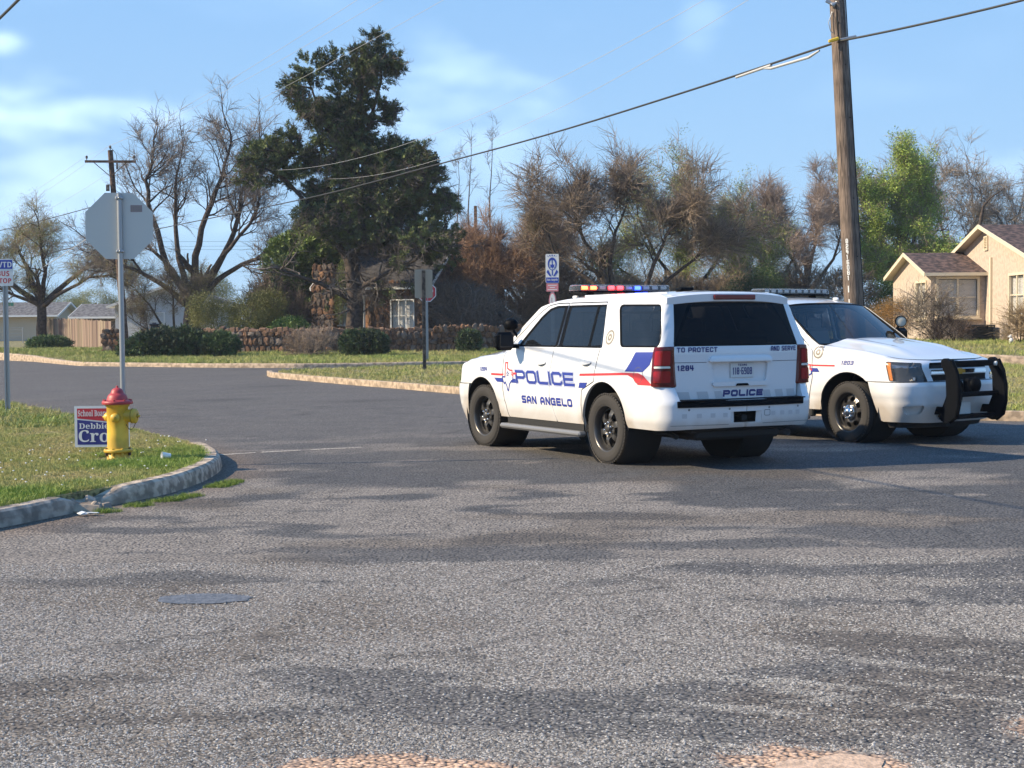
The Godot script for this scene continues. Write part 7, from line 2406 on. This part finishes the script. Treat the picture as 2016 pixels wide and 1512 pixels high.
func poles_and_wires() -> void:
	var p := thing("utility_pole", "thick leaning weathered wooden pole rising behind the farther police vehicle", "utility pole", Vector3(6.34, 0, -28))
	var base := Vector3(0, -.1, 0)
	var top := Vector3(-.56, 10.0, 0)
	var pm := MB.new()
	var pts := PackedVector3Array()
	var rs := PackedFloat32Array()
	for i in 25:
		pts.append(base.lerp(top, i / 24.0)); rs.append(lerpf(.185, .118, i / 24.0))
	pm.tube(pts, rs, 22)
	part("pole_shaft", pm, M.pole_wood, p)
	var at := func(y: float) -> Vector3: return base.lerp(top, (y + .1) / 10.1)
	# ground wire in its moulding, cracks, bolts
	var gw := MB.new()
	var gp := PackedVector3Array(); var gr := PackedFloat32Array()
	for i in 22:
		var y := .2 + i * .38
		gp.append(at.call(y) + Vector3(lerpf(.18, .135, y / 9.0), 0, .045)); gr.append(.011)
	gw.tube(gp, gr, 5)
	part("ground_wire", gw, M.wire, p)
	var rr := RandomNumberGenerator.new()
	rr.seed = 4
	for i in 11:
		var ck := MB.new()
		var y := rr.randf_range(1.4, 7.2)
		var a := rr.randf_range(-.9, .9)
		var cp := PackedVector3Array()
		for j in 5: 
			var yy := y + j * rr.randf_range(.12, .3)
			cp.append(at.call(yy) + Vector3(sin(a), 0, cos(a)) * (lerpf(.185, .118, yy / 10.0) + .001))
		ck.tube(cp, PackedFloat32Array([.001, .004, .005, .004, .001]), 4)
		part("drying_crack", ck, M.black_dull, p)
	for q: Array in [[3.75, .25], [5.2, .3], [6.15, .2], [2.7, .28], [6.9, -.1]]:
		var bm := MB.new()
		bm.ball(at.call(q[0]) + Vector3(sin(q[1] * 2) * .15, 0, .14), Vector3(.016, .016, .016), 6)
		part("bolt", bm, M.black_dull, p)
	# worn white paint marks down the left side
	for i in 8:
		var y := 3.02 - i * .095
		var mk := MB.new()
		var gl: Array = words(["8", "2", "4", "1", "6", "0", "8", "1"][i], .085, .05, .017, .0)
		var a0 := -.75
		sheet(mk, gl[0], gl[1], .03, func(c: Vector2) -> Vector3:
			var a := a0 + c.x / .17
			return at.call(y + c.y - .085) + Vector3(sin(a), 0, cos(a)) * (lerpf(.185, .118, y / 10.0) + .003), at.call(y))
		part("painted_figure", mk, M.sign_white, p)
	for q: Array in [[2.05, .12], [1.85, .08]]:
		var mk := MB.new()
		sheet(mk, [rect2(-.01, 0, .012, q[1])], [], .05, func(c: Vector2) -> Vector3: return at.call(q[0] + c.y) + Vector3(sin(-.7 + c.x / .17), 0, cos(-.7 + c.x / .17)) * .173, at.call(q[0]))
		part("paint_fleck", mk, M.sign_white, p)
	# hardware at the top of the picture
	var hw := MB.new()
	hw.box(at.call(7.28) + Vector3(-.16, 0, .05), Vector3(.12, .05, .05), Basis(Vector3.BACK, -.5)); hw.lathe([Vector2(.05, 0), Vector2(.06, .03), Vector2(.03, .08), Vector2(.045, .11), Vector2(0, .13)], Transform3D(Basis(Vector3.BACK, -1.0), at.call(7.2) + Vector3(-.13, 0, .1)), 10)
	hw.tube(PackedVector3Array([at.call(7.1) + Vector3(-.12, 0, .1), at.call(6.9) + Vector3(-.2, 0, .1), at.call(6.75) + Vector3(-.17, 0, .1), at.call(6.72) + Vector3(-.13, 0, .1)]), PackedFloat32Array([.008, .008, .008, .008]), 5)
	part("insulator_bracket", hw, M.galv, p)
	var yc := MB.new()
	var clamp_at: Vector3 = at.call(6.58) + Vector3(-.02, 0, .16)
	yc.box(clamp_at + Vector3(-.12, .0, .02), Vector3(.2, .06, .06), Basis(Vector3.BACK, .3), .015)
	part("yellow_clamp", yc, mat(.6, .42, .03, .5), p)
	var gcl := MB.new()
	gcl.box(clamp_at + Vector3(.14, .03, .02), Vector3(.30, .05, .05), Basis(Vector3.BACK, .2), .012)
	part("cable_clamp", gcl, M.galv, p)
	# --- main cable through the clamp
	var c0 := Vector3(5.96, 6.56, -27.8)
	var down := PackedVector3Array()
	for q: Array in [[5.96, 6.56, 27.8], [3.6, 6.34, 32.5], [.9, 6.22, 38.5], [-2.13, 6.18, 45], [-6.2, 6.15, 53.8], [-10.3, 6.2, 62], [-16.94, 6.2, 74], [-23.8, 6.0, 85], [-30.6, 5.6, 95]]: down.append(Vector3(q[0], q[1], -q[2]))
	var fine_down := PackedVector3Array()
	for i in down.size() - 1:
		for j in 5:
			var pm1 := down[maxi(i - 1, 0)]
			var pp := down[mini(i + 2, down.size() - 1)]
			fine_down.append(down[i].cubic_interpolate(down[i + 1], pm1, pp, j / 5.0))
	fine_down.append(down[-1])
	cable("telephone_cable", "thick black cable running from the big wooden pole down to the left", fine_down, .021, M.wire, "")
	cable("telephone_cable", "thick black cable running from the big wooden pole out of the top right corner", sag(c0, Vector3(13.2, 7.35, -17.0), .25), .02, M.wire, "")
	var sl := MB.new()
	sl.tube(PackedVector3Array([c0.lerp(down[1], .12) + Vector3(0, -.05, .03), c0.lerp(down[1], .18) + Vector3(0, -.11, .03), c0.lerp(down[1], .40) + Vector3(0, -.09, .03), c0.lerp(down[1], .47) + Vector3(0, -.02, .03)]), PackedFloat32Array([.018, .028, .028, .016]), 8)
	sl.tube(PackedVector3Array([c0.lerp(down[1], .40) + Vector3(0, -.03, .03), c0.lerp(down[1], .62) + Vector3(0, -.045, .03)]), PackedFloat32Array([.03, .026]), 8)
	tag(part("splice_sleeve", sl, M.wire_bright, self), "pale metal splice sleeve hanging on the thick cable left of the pole", "cable sleeve")
	# --- left pole with cross arm
	var lp := thing("utility_pole", "slim wooden pole with a cross arm standing behind the stop sign", "utility pole", Vector3(-18.05, 0, -72))
	var ltop := Vector3(-.58, 9.75, 0)
	var lm := MB.new()
	lm.tube(PackedVector3Array([Vector3.ZERO, ltop * .5, ltop]), PackedFloat32Array([.18, .15, .12]), 12)
	part("pole_shaft", lm, M.bark_red, lp)
	var arm := MB.new()
	var ac := ltop * .945
	arm.box(ac + Vector3(0, 0, .14), Vector3(2.36, .11, .09), Basis(Vector3.BACK, -.012))
	part("cross_arm", arm, M.bark_red, lp)
	for s: float in [-1, 1]:
		var br := MB.new()
		br.tube(PackedVector3Array([ac + Vector3(s * .75, -.05, .15), ac + Vector3(s * .06, -.65, .14)]), PackedFloat32Array([.02, .02]), 5)
		part("brace", br, M.bark_red, lp)
	for x: float in [-1.1, 1.1, .0]:
		var im := MB.new()
		var ip := ac + Vector3(x, .06, .14) if x != 0.0 else ltop
		im.lathe([Vector2(.02, 0), Vector2(.02, .08), Vector2(.06, .1), Vector2(.05, .16), Vector2(.06, .18), Vector2(.03, .22), Vector2(0, .23)], Transform3D(Basis(), ip), 10)
		part("insulator", im, M.bark_grey, lp)
	var fz := MB.new()
	fz.tube(PackedVector3Array([ltop + Vector3(.0, .2, .1), ltop + Vector3(.3, -.2, .1), ltop + Vector3(.38, -.9, .1), ltop + Vector3(.33, -1.6, .1)]), PackedFloat32Array([.012, .012, .012, .012]), 4)
	fz.box(ltop + Vector3(.34, -.75, .14), Vector3(.07, .28, .07)); fz.box(ltop + Vector3(-.12, -1.75, .1), Vector3(.14, .3, .12))
	part("fuse_cutout", fz, M.bark_grey, lp)
	# thin lines: from the cross arm towards the upper right and on to the far left
	var lt := Vector3(-18.05, 0, -72)
	var tips := [ac + Vector3(-1.1, .28, .14), ltop + Vector3(0, .24, 0), ac + Vector3(1.1, .28, .14)]
	var near := [Vector3(-.05, 6.95, -20.0), Vector3(.60, 7.05, -20.0), Vector3(1.27, 6.9, -20.0)]
	for i in 3:
		cable("power_line", ["thin power line rising from the cross arm's left end", "thin power line rising from the tip of the left pole", "thin power line rising from the cross arm's right end"][i], sag(lt + tips[i], near[i], .3), .0035, M.wire_bright, "thin power lines overhead")
		cable("power_line", ["thin power line sloping from the cross arm's left end to the far left", "thin power line sloping from the left pole's tip to the far left", "thin power line sloping from the cross arm's right end to the far left"][i], sag(lt + tips[i], Vector3(-52.0 + i * 2.0, 9.2, -130), 1.2), .006, M.wire_bright, "thin power lines overhead")
	cable("service_line", "upper thin grey wire crossing the tall juniper", sag(Vector3(6.2, 8.9, -28), Vector3(-12.6, 9.2, -76), 1.35), .0055, M.wire_bright, "grey wires crossing the juniper")
	cable("service_line", "lower thin grey wire crossing the tall juniper", sag(Vector3(6.6, 8.9, -29), Vector3(-10.2, 8.9, -77), 1.5), .0055, M.wire_bright, "grey wires crossing the juniper")
	cable("overhead_cable", "thick cable crossing the top left corner of the picture", sag(Vector3(-9.8, 5.95, -26.5), Vector3(-2.2, 4.45, -9.6), .12), .016, M.wire)
	for i in 4:
		cable("distant_line", ["topmost distant wire crossing behind the stop sign", "second distant wire crossing behind the stop sign", "third distant wire crossing behind the stop sign", "lowest distant wire passing below the stop sign"][i], sag(Vector3(-62, [8.5, 8.15, 7.9, 6.0][i], -120), Vector3(14, [8.6, 8.2, 7.9, 6.2][i], -128), .25), .010, M.wire, "distant wires behind the trees")
	cable("service_drop", "black wire rising from the far left to the left pole", sag(Vector3(-48, 6.9, -110), lt + Vector3(-.45, 7.4, .1), .5), .02, M.wire)
	cable("service_drop", "pale wire sloping down from the left pole to the far left houses", sag(Vector3(-36, 4.2, -108), lt + Vector3(-.4, 6.6, .1), .3), .018, M.wire_bright)

func post(o: Node3D, a: Vector3, b: Vector3, w: float, m: Material, d := .03) -> void:
	# punched U-channel post
	var mb := MB.new()
	var mid := (a + b) / 2
	var l := a.distance_to(b)
	mb.box(mid, Vector3(w, l, .006))
	for s: float in [-1, 1]:
		mb.box(mid + Vector3(s * (w / 2 - .003), 0, d / 2 + .004), Vector3(.006, l, d))
		mb.box(mid + Vector3(s * (w / 2 + .008), 0, d + .004), Vector3(.022, l, .005))
	part("post", mb, m, o)

func octagon(r: float) -> PackedVector2Array:
	return ell(0, 0, r / cos(PI / 8), r / cos(PI / 8), 8, PI / 8)

func signs() -> void:
	# --- stop sign seen from behind
	var s := thing("stop_sign", "plain grey back of an octagonal stop sign on a metal post", "stop sign", Vector3(-4.29, .13, -16.9), .13)
	var face := MB.new()
	var fb := MB.new()
	sheet(face, [octagon(.362)], [], .3, func(p: Vector2) -> Vector3: return Vector3(p.x, p.y + 2.52, -.012), Vector3(0, 2.5, -1), func(p: Vector2) -> Vector3: return Vector3(p.x, p.y + 2.52, -.0145))
	part("sign_plate", face, M.sign_back, s)
	sheet(fb, [octagon(.362)], [], .3, func(p: Vector2) -> Vector3: return Vector3(p.x, p.y + 2.52, -.0175), Vector3(0, 2.5, 1))
	part("red_face", fb, M.sign_red, s)
	var tube := MB.new()
	tube.tube(PackedVector3Array([Vector3(.01, -.1, .022), Vector3(.01, 2.87, .022)]), PackedFloat32Array([.029, .029]), 14)
	part("post", tube, M.galv, s)
	for y: float in [2.82, 2.24]:
		var bm := MB.new()
		bm.box(Vector3(.01, y, .03), Vector3(.085, .035, .05), Basis(), .01)
		bm.ball(Vector3(.01, y, .058), Vector3(.014, .014, .012), 8)
		part("bracket", bm, M.galv, s)
	var st := MB.new()
	st.box(Vector3(.185, 2.71, -.0105), Vector3(.125, .075, .002))
	part("sticker", st, M.sticker, s)
	var sp := MB.new()
	for i in 4:
		for j in 3: sp.box(Vector3(.145 + i * .026, 2.688 + j * .022, -.0085), Vector3(.016 if (i + j) % 3 else .022, .010, .0012))
	part("sticker_print", sp, M.sign_back2, s)
	# --- bus stop sign
	var b := thing("bus_stop_sign", "blue and white bus stop sign on a thin post at the left edge", "bus stop sign", Vector3(-8.48, .13, -25.8), .08)
	post(b, Vector3(0, -.1, 0), Vector3(.02, 2.55, 0), .05, M.galv)
	var pl := MB.new()
	sheet(pl, [soft(rect2(-.20, 2.11, .145, 2.56), .03)], [], .3, func(p: Vector2) -> Vector3: return Vector3(p.x, p.y, .045), Vector3(0, 2, -1), func(p: Vector2) -> Vector3: return Vector3(p.x, p.y, .042))
	part("sign_plate", pl, M.sign_white, b)
	var bl := MB.new()
	sheet(bl, [rect2(-.19, 2.395, .135, 2.545)], [], .3, func(p: Vector2) -> Vector3: return Vector3(p.x, p.y, .0475), Vector3(0, 2, -1))
	part("blue_band", bl, M.sign_blue, b)
	var put := func(text: String, x: float, y: float, h: float, w: float, m: Material, z := .050) -> void:
		var tm := type_mesh(text, false, h, w)
		var o := part("lettering", tm, m, b)
		o.position = Vector3(x, y, z)
	put.call("CVTD", -.175, 2.42, .095, .30, M.sign_white)
	put.call("BUS", -.115, 2.275, .085, .20, M.sign_red)
	put.call("STOP", -.14, 2.155, .085, .255, M.sign_red)
	# --- yard sign
	var y := thing("yard_sign", "small red, white and blue campaign sign standing behind the fire hydrant", "yard sign", Vector3(-4.60, .13, -17.2), .03)
	var ym := MB.new()
	ym.box(Vector3(0, .30, 0), Vector3(.61, .46, .006))
	part("board", ym, M.sign_white, y)
	var yr := MB.new()
	sheet(yr, [pv2([-.275, .503, .275, .503, .275, .30, .10, .352, -.275, .392])], [], .3, func(p: Vector2) -> Vector3: return Vector3(p.x, p.y, .0045), Vector3(0, 0, -1))
	part("red_field", yr, M.sign_red, y)
	var yb := MB.new()
	sheet(yb, [pv2([-.275, .378, .05, .342, .275, .28, .275, .097, -.275, .097])], [], .3, func(p: Vector2) -> Vector3: return Vector3(p.x, p.y, .0045), Vector3(0, 0, -1))
	part("blue_field", yb, M.sign_navy, y)
	for q: Array in [["School Board", -.265, .415, .072, .335], ["Debbie", -.255, .275, .065, .33], ["Cro", -.26, .125, .135, .335]]:
		var o := part("lettering", type_mesh(q[0], true, q[3], q[4]), M.sign_white, y)
		o.position = Vector3(q[1], q[2], .0075)
	var yw := MB.new()
	for x: float in [-.2, .2]: yw.tube(PackedVector3Array([Vector3(x, .09, -.006), Vector3(x, -.1, -.006)]), PackedFloat32Array([.003, .003]), 5)
	yw.tube(PackedVector3Array([Vector3(-.2, .01, -.006), Vector3(.2, .01, -.006)]), PackedFloat32Array([.003, .003]), 5)
	part("wire_stand", yw, M.galv, y)
	# --- signs on the island
	var ra := thing("road_sign", "plain tan back of a rectangular road sign on a brown post", "road sign", Vector3(-2.72, .13, -48), .1)
	var rp := MB.new()
	sheet(rp, [soft(rect2(-.29, 2.22, .27, 3.11), .05)], [], .4, func(p: Vector2) -> Vector3: return Vector3(p.x, p.y, 0), Vector3(0, 2, -1), func(p: Vector2) -> Vector3: return Vector3(p.x, p.y, -.004))
	part("sign_plate", rp, M.sign_back2, ra)
	post(ra, Vector3(0, -.1, .01), Vector3(-.02, 3.08, .01), .075, M.bark_grey)
	var rs := thing("stop_sign", "small distant red stop sign half hidden behind the tan road sign", "stop sign", Vector3(-3.22, .13, -58.5), .2)
	var rf := MB.new()
	sheet(rf, [octagon(.365)], [], .4, func(p: Vector2) -> Vector3: return Vector3(p.x, p.y + 2.62, .03), Vector3(0, 2, -1), func(p: Vector2) -> Vector3: return Vector3(p.x, p.y + 2.62, .026))
	part("sign_plate", rf, M.sign_white, rs)
	var rr := MB.new()
	sheet(rr, [octagon(.335)], [], .4, func(p: Vector2) -> Vector3: return Vector3(p.x, p.y + 2.62, .033), Vector3(0, 2, -1))
	part("red_face", rr, M.sign_red, rs)
	var rt := part("lettering", type_mesh("STOP", false, .24, .50), M.sign_white, rs)
	rt.position = Vector3(-.25, 2.50, .036)
	post(rs, Vector3(0, -.1, 0), Vector3(0, 3.0, 0), .06, M.galv)
	var ad := thing("info_sign", "blue and white emblem sign above a small pink plate behind the flashing roof bar", "sign", Vector3(.965, .13, -36.0), -.06)
	var ap := MB.new()
	sheet(ap, [soft(rect2(-.155, 2.34, .155, 3.02), .03)], [], .4, func(p: Vector2) -> Vector3: return Vector3(p.x, p.y, .045), Vector3(0, 2, -1), func(p: Vector2) -> Vector3: return Vector3(p.x, p.y, .041))
	part("sign_plate", ap, M.sign_white, ad)
	var ab := MB.new()
	var em := func(p: Vector2) -> Vector3: return Vector3(p.x, p.y, .048)
	sheet(ab, [rect2(-.145, 2.35, .145, 2.475)], [], .4, em, Vector3(0, 2, -1))
	sheet(ab, [ell(0, 2.79, .105, .15, 20)], [ell(0, 2.77, .075, .115, 20)], .08, em, Vector3(0, 2, -1))
	for i in 5:
		var a := (i - 2) * .42
		sheet(ab, [pv2([sin(a) * .09, 2.93 + cos(a) * .02, sin(a - .12) * .15, 2.93 + cos(a) * .07, sin(a + .12) * .15, 2.935 + cos(a) * .07])], [], .4, em, Vector3(0, 2, -1))
	var star := PackedVector2Array()
	for i in 12: star.append(Vector2(0, 2.74) + Vector2(0, .072 if i % 2 == 0 else .036).rotated(TAU * i / 12))
	sheet(ab, [star], [], .4, em, Vector3(0, 2, -1))
	sheet(ab, [pv2([-.135, 2.60, -.06, 2.50, -.02, 2.50, -.10, 2.66]), pv2([.135, 2.60, .06, 2.50, .02, 2.50, .10, 2.66]), rect2(-.012, 2.80, .012, 2.90), rect2(-.012, 2.52, .012, 2.66)], [], .4, em, Vector3(0, 2, -1))
	part("blue_emblem", ab, M.sign_blue, ad)
	var al := part("lettering", type_mesh("San Angelo", true, .065, .25), M.sign_white, ad)
	al.position = Vector3(-.125, 2.385, .051)
	var pk := MB.new()
	pk.box(Vector3(0, 2.24, .043), Vector3(.28, .185, .004))
	part("pink_plate", pk, M.sign_pink, ad)
	var pt := MB.new()
	for j in 3: pt.box(Vector3(0, 2.29 - j * .05, .046), Vector3([.20, .12, .22][j], .018, .001))
	part("plate_print", pt, M.sign_white, ad)
	post(ad, Vector3(0, -.1, 0), Vector3(0, 2.98, 0), .05, M.galv)
	var ov := MB.new()
	sheet(ov, [ell(0, 1.93, .085, .20, 22)], [], .4, func(p: Vector2) -> Vector3: return Vector3(p.x, p.y, .044), Vector3(0, 2, -1), func(p: Vector2) -> Vector3: return Vector3(p.x, p.y, .041))
	part("oval_plate", ov, M.sign_pink, ad)
	var oi := MB.new()
	sheet(oi, [ell(0, 1.93, .062, .165, 22)], [pv2([-.022, 2.0, -.006, 2.0, -.006, 1.90, .024, 1.90, .024, 1.885, -.022, 1.885])], .03, func(p: Vector2) -> Vector3: return Vector3(p.x, p.y, .047), Vector3(0, 2, -1))
	part("oval_inner", oi, M.sign_white, ad)
	# street name blade far left
	var sn := thing("street_name_sign", "small green street name blade on a thin post at the far left", "street sign", Vector3(-35.4, .4, -108))
	post(sn, Vector3(0, 0, 0), Vector3(0, 2.9, 0), .06, M.galv)
	var sb := MB.new()
	sb.box(Vector3(.1, 2.75, .02), Vector3(.75, .22, .01))
	part("name_blade", sb, mat(.03, .20, .15, .5), sn)
	# --- hydrant
	var h := thing("fire_hydrant", "yellow fire hydrant with a red bonnet standing on the corner grass", "fire hydrant", Vector3(-4.20, .125, -16.33))
	h.scale = Vector3(1, .965, 1)
	var I := Transform3D.IDENTITY
	var hb := MB.new()
	hb.lathe([Vector2(.118, -.1), Vector2(.118, .075), Vector2(.108, .085)], I, 28)
	part("base_neck", hb, M.hyd_yellow, h)
	var fl := MB.new()
	fl.lathe([Vector2(.10, .088), Vector2(.146, .090), Vector2(.150, .096), Vector2(.150, .120), Vector2(.144, .126), Vector2(.118, .130)], I, 28)
	part("base_flange", fl, M.hyd_yellow, h)
	for i in 8:
		var bm := MB.new()
		var a := TAU * i / 8 + .2
		bm.lathe([Vector2(.016, -.05), Vector2(.016, -.018), Vector2(0, -.018)], Transform3D(Basis(), Vector3(cos(a) * .13, .105, sin(a) * .13)), 6)
		bm.lathe([Vector2(.013, .02), Vector2(.013, .034), Vector2(0, .036)], Transform3D(Basis(), Vector3(cos(a) * .13, .105, sin(a) * .13)), 6)
		part("flange_bolt", bm, M.bark_red if i % 3 == 0 else M.hyd_yellow, h)
	var ba := MB.new()
	ba.lathe([Vector2(.118, .125), Vector2(.113, .15), Vector2(.112, .35), Vector2(.114, .585), Vector2(.124, .600), Vector2(.130, .612), Vector2(.130, .622)], I, 36)
	part("barrel", ba, M.hyd_yellow, h)
	var bo := MB.new()
	bo.lathe([Vector2(.130, .618), Vector2(.158, .620), Vector2(.163, .632), Vector2(.160, .652), Vector2(.148, .660), Vector2(.112, .666), Vector2(.106, .69), Vector2(.097, .715), Vector2(.080, .734), Vector2(.070, .738), Vector2(.066, .755), Vector2(.056, .778), Vector2(.035, .795), Vector2(.018, .800), Vector2(.0, .801)], I, 36)
	part("bonnet", bo, M.hyd_red, h)
	for i in 8:
		var bm := MB.new()
		var a := TAU * i / 8
		bm.lathe([Vector2(.011, 0), Vector2(.011, .018), Vector2(0, .02)], Transform3D(Basis(), Vector3(cos(a) * .145, .655, sin(a) * .145)), 6)
		part("bonnet_bolt", bm, M.hyd_red, h)
	var nu := MB.new()
	nu.lathe([Vector2(.014, .798), Vector2(.012, .822), Vector2(0, .824)], I, 5)
	part("operating_nut", nu, M.hyd_red, h)
	# nozzles: [yaw, height, radius, length]
	for q: Array in [[deg_to_rad(86), .475, .047, .155], [deg_to_rad(-160), .475, .047, .14], [deg_to_rad(8), .490, .076, .205]]:
		var dir := Vector3(cos(q[0]), 0, sin(q[0]))
		var xb := Vector3.UP.cross(dir).normalized()
		var t := Transform3D(Basis(xb, dir, xb.cross(dir)), Vector3(0, q[1], 0))
		var nz := MB.new()
		var R: float = q[2]
		var Ln: float = q[3]
		nz.lathe([Vector2(R * .95, .08), Vector2(R * .95, Ln - .05), Vector2(R * 1.1, Ln - .045), Vector2(R * 1.1, Ln - .038)], t, 22)
		var nn := pnode("nozzle", h)
		part("nozzle_body", nz, M.hyd_yellow, nn)
		var cp := MB.new()
		cp.lathe([Vector2(R * 1.06, Ln - .034), Vector2(R * 1.08, Ln - .005), Vector2(R * .95, Ln + .004), Vector2(R * .55, Ln + .012), Vector2(R * .35, Ln + .016)], t, 22)
		cp.lathe([Vector2(.016, Ln + .01), Vector2(.014, Ln + .042), Vector2(0, Ln + .044)], t, 5)
		part("nozzle_cap", cp, M.hyd_yellow, nn)
		var gk := MB.new()
		gk.lathe([Vector2(R * 1.0, Ln - .04), Vector2(R * 1.0, Ln - .032)], t, 22)
		part("gasket", gk, M.black, nn)
	for k in 1:
		var ch := MB.new()
		var a := Vector3(.20, .42, .03) if k == 0 else Vector3(.03, .44, .15)
		var e := Vector3(.105, .40, .06) if k == 0 else Vector3(.085, .36, .085)
		ch.tube(sag(a, e, .07, 12), PackedFloat32Array([.004, .004, .004, .004, .004, .004, .004, .004, .004, .004, .004, .004, .004]), 5)
		part("cap_chain", ch, M.bark_red, h)
	# --- litter
	var cu := MB.new()
	cu.lathe([Vector2(0, 0), Vector2(.028, .002), Vector2(.036, .09), Vector2(.039, .094), Vector2(.033, .088), Vector2(.025, .01)], Transform3D(Basis(Vector3.BACK, PI / 2 - .15), Vector3.ZERO), 16)
	tag(placed(part("paper_cup", cu, M.white, self), Vector3(-3.60, .18, -16.13), .5), "white paper cup lying in the grass right of the hydrant", "cup")
	var pc := MB.new()
	for q: Array in [[0, 0, .0, .12, .2], [.05, .008, .03, .09, -.3], [-.04, .01, .02, .06, .7]]:
		pc.box(Vector3(q[0], .012 + q[1], q[2]), Vector3(q[3], .008, .05), Basis(Vector3(.3, 1, .2).normalized(), q[4]), .003)
	tag(placed(part("paper_scrap", pc, M.white, self), Vector3(-3.50, .006, -12.55), .4), "crumpled white paper scrap in the gutter at the broken kerb", "litter")
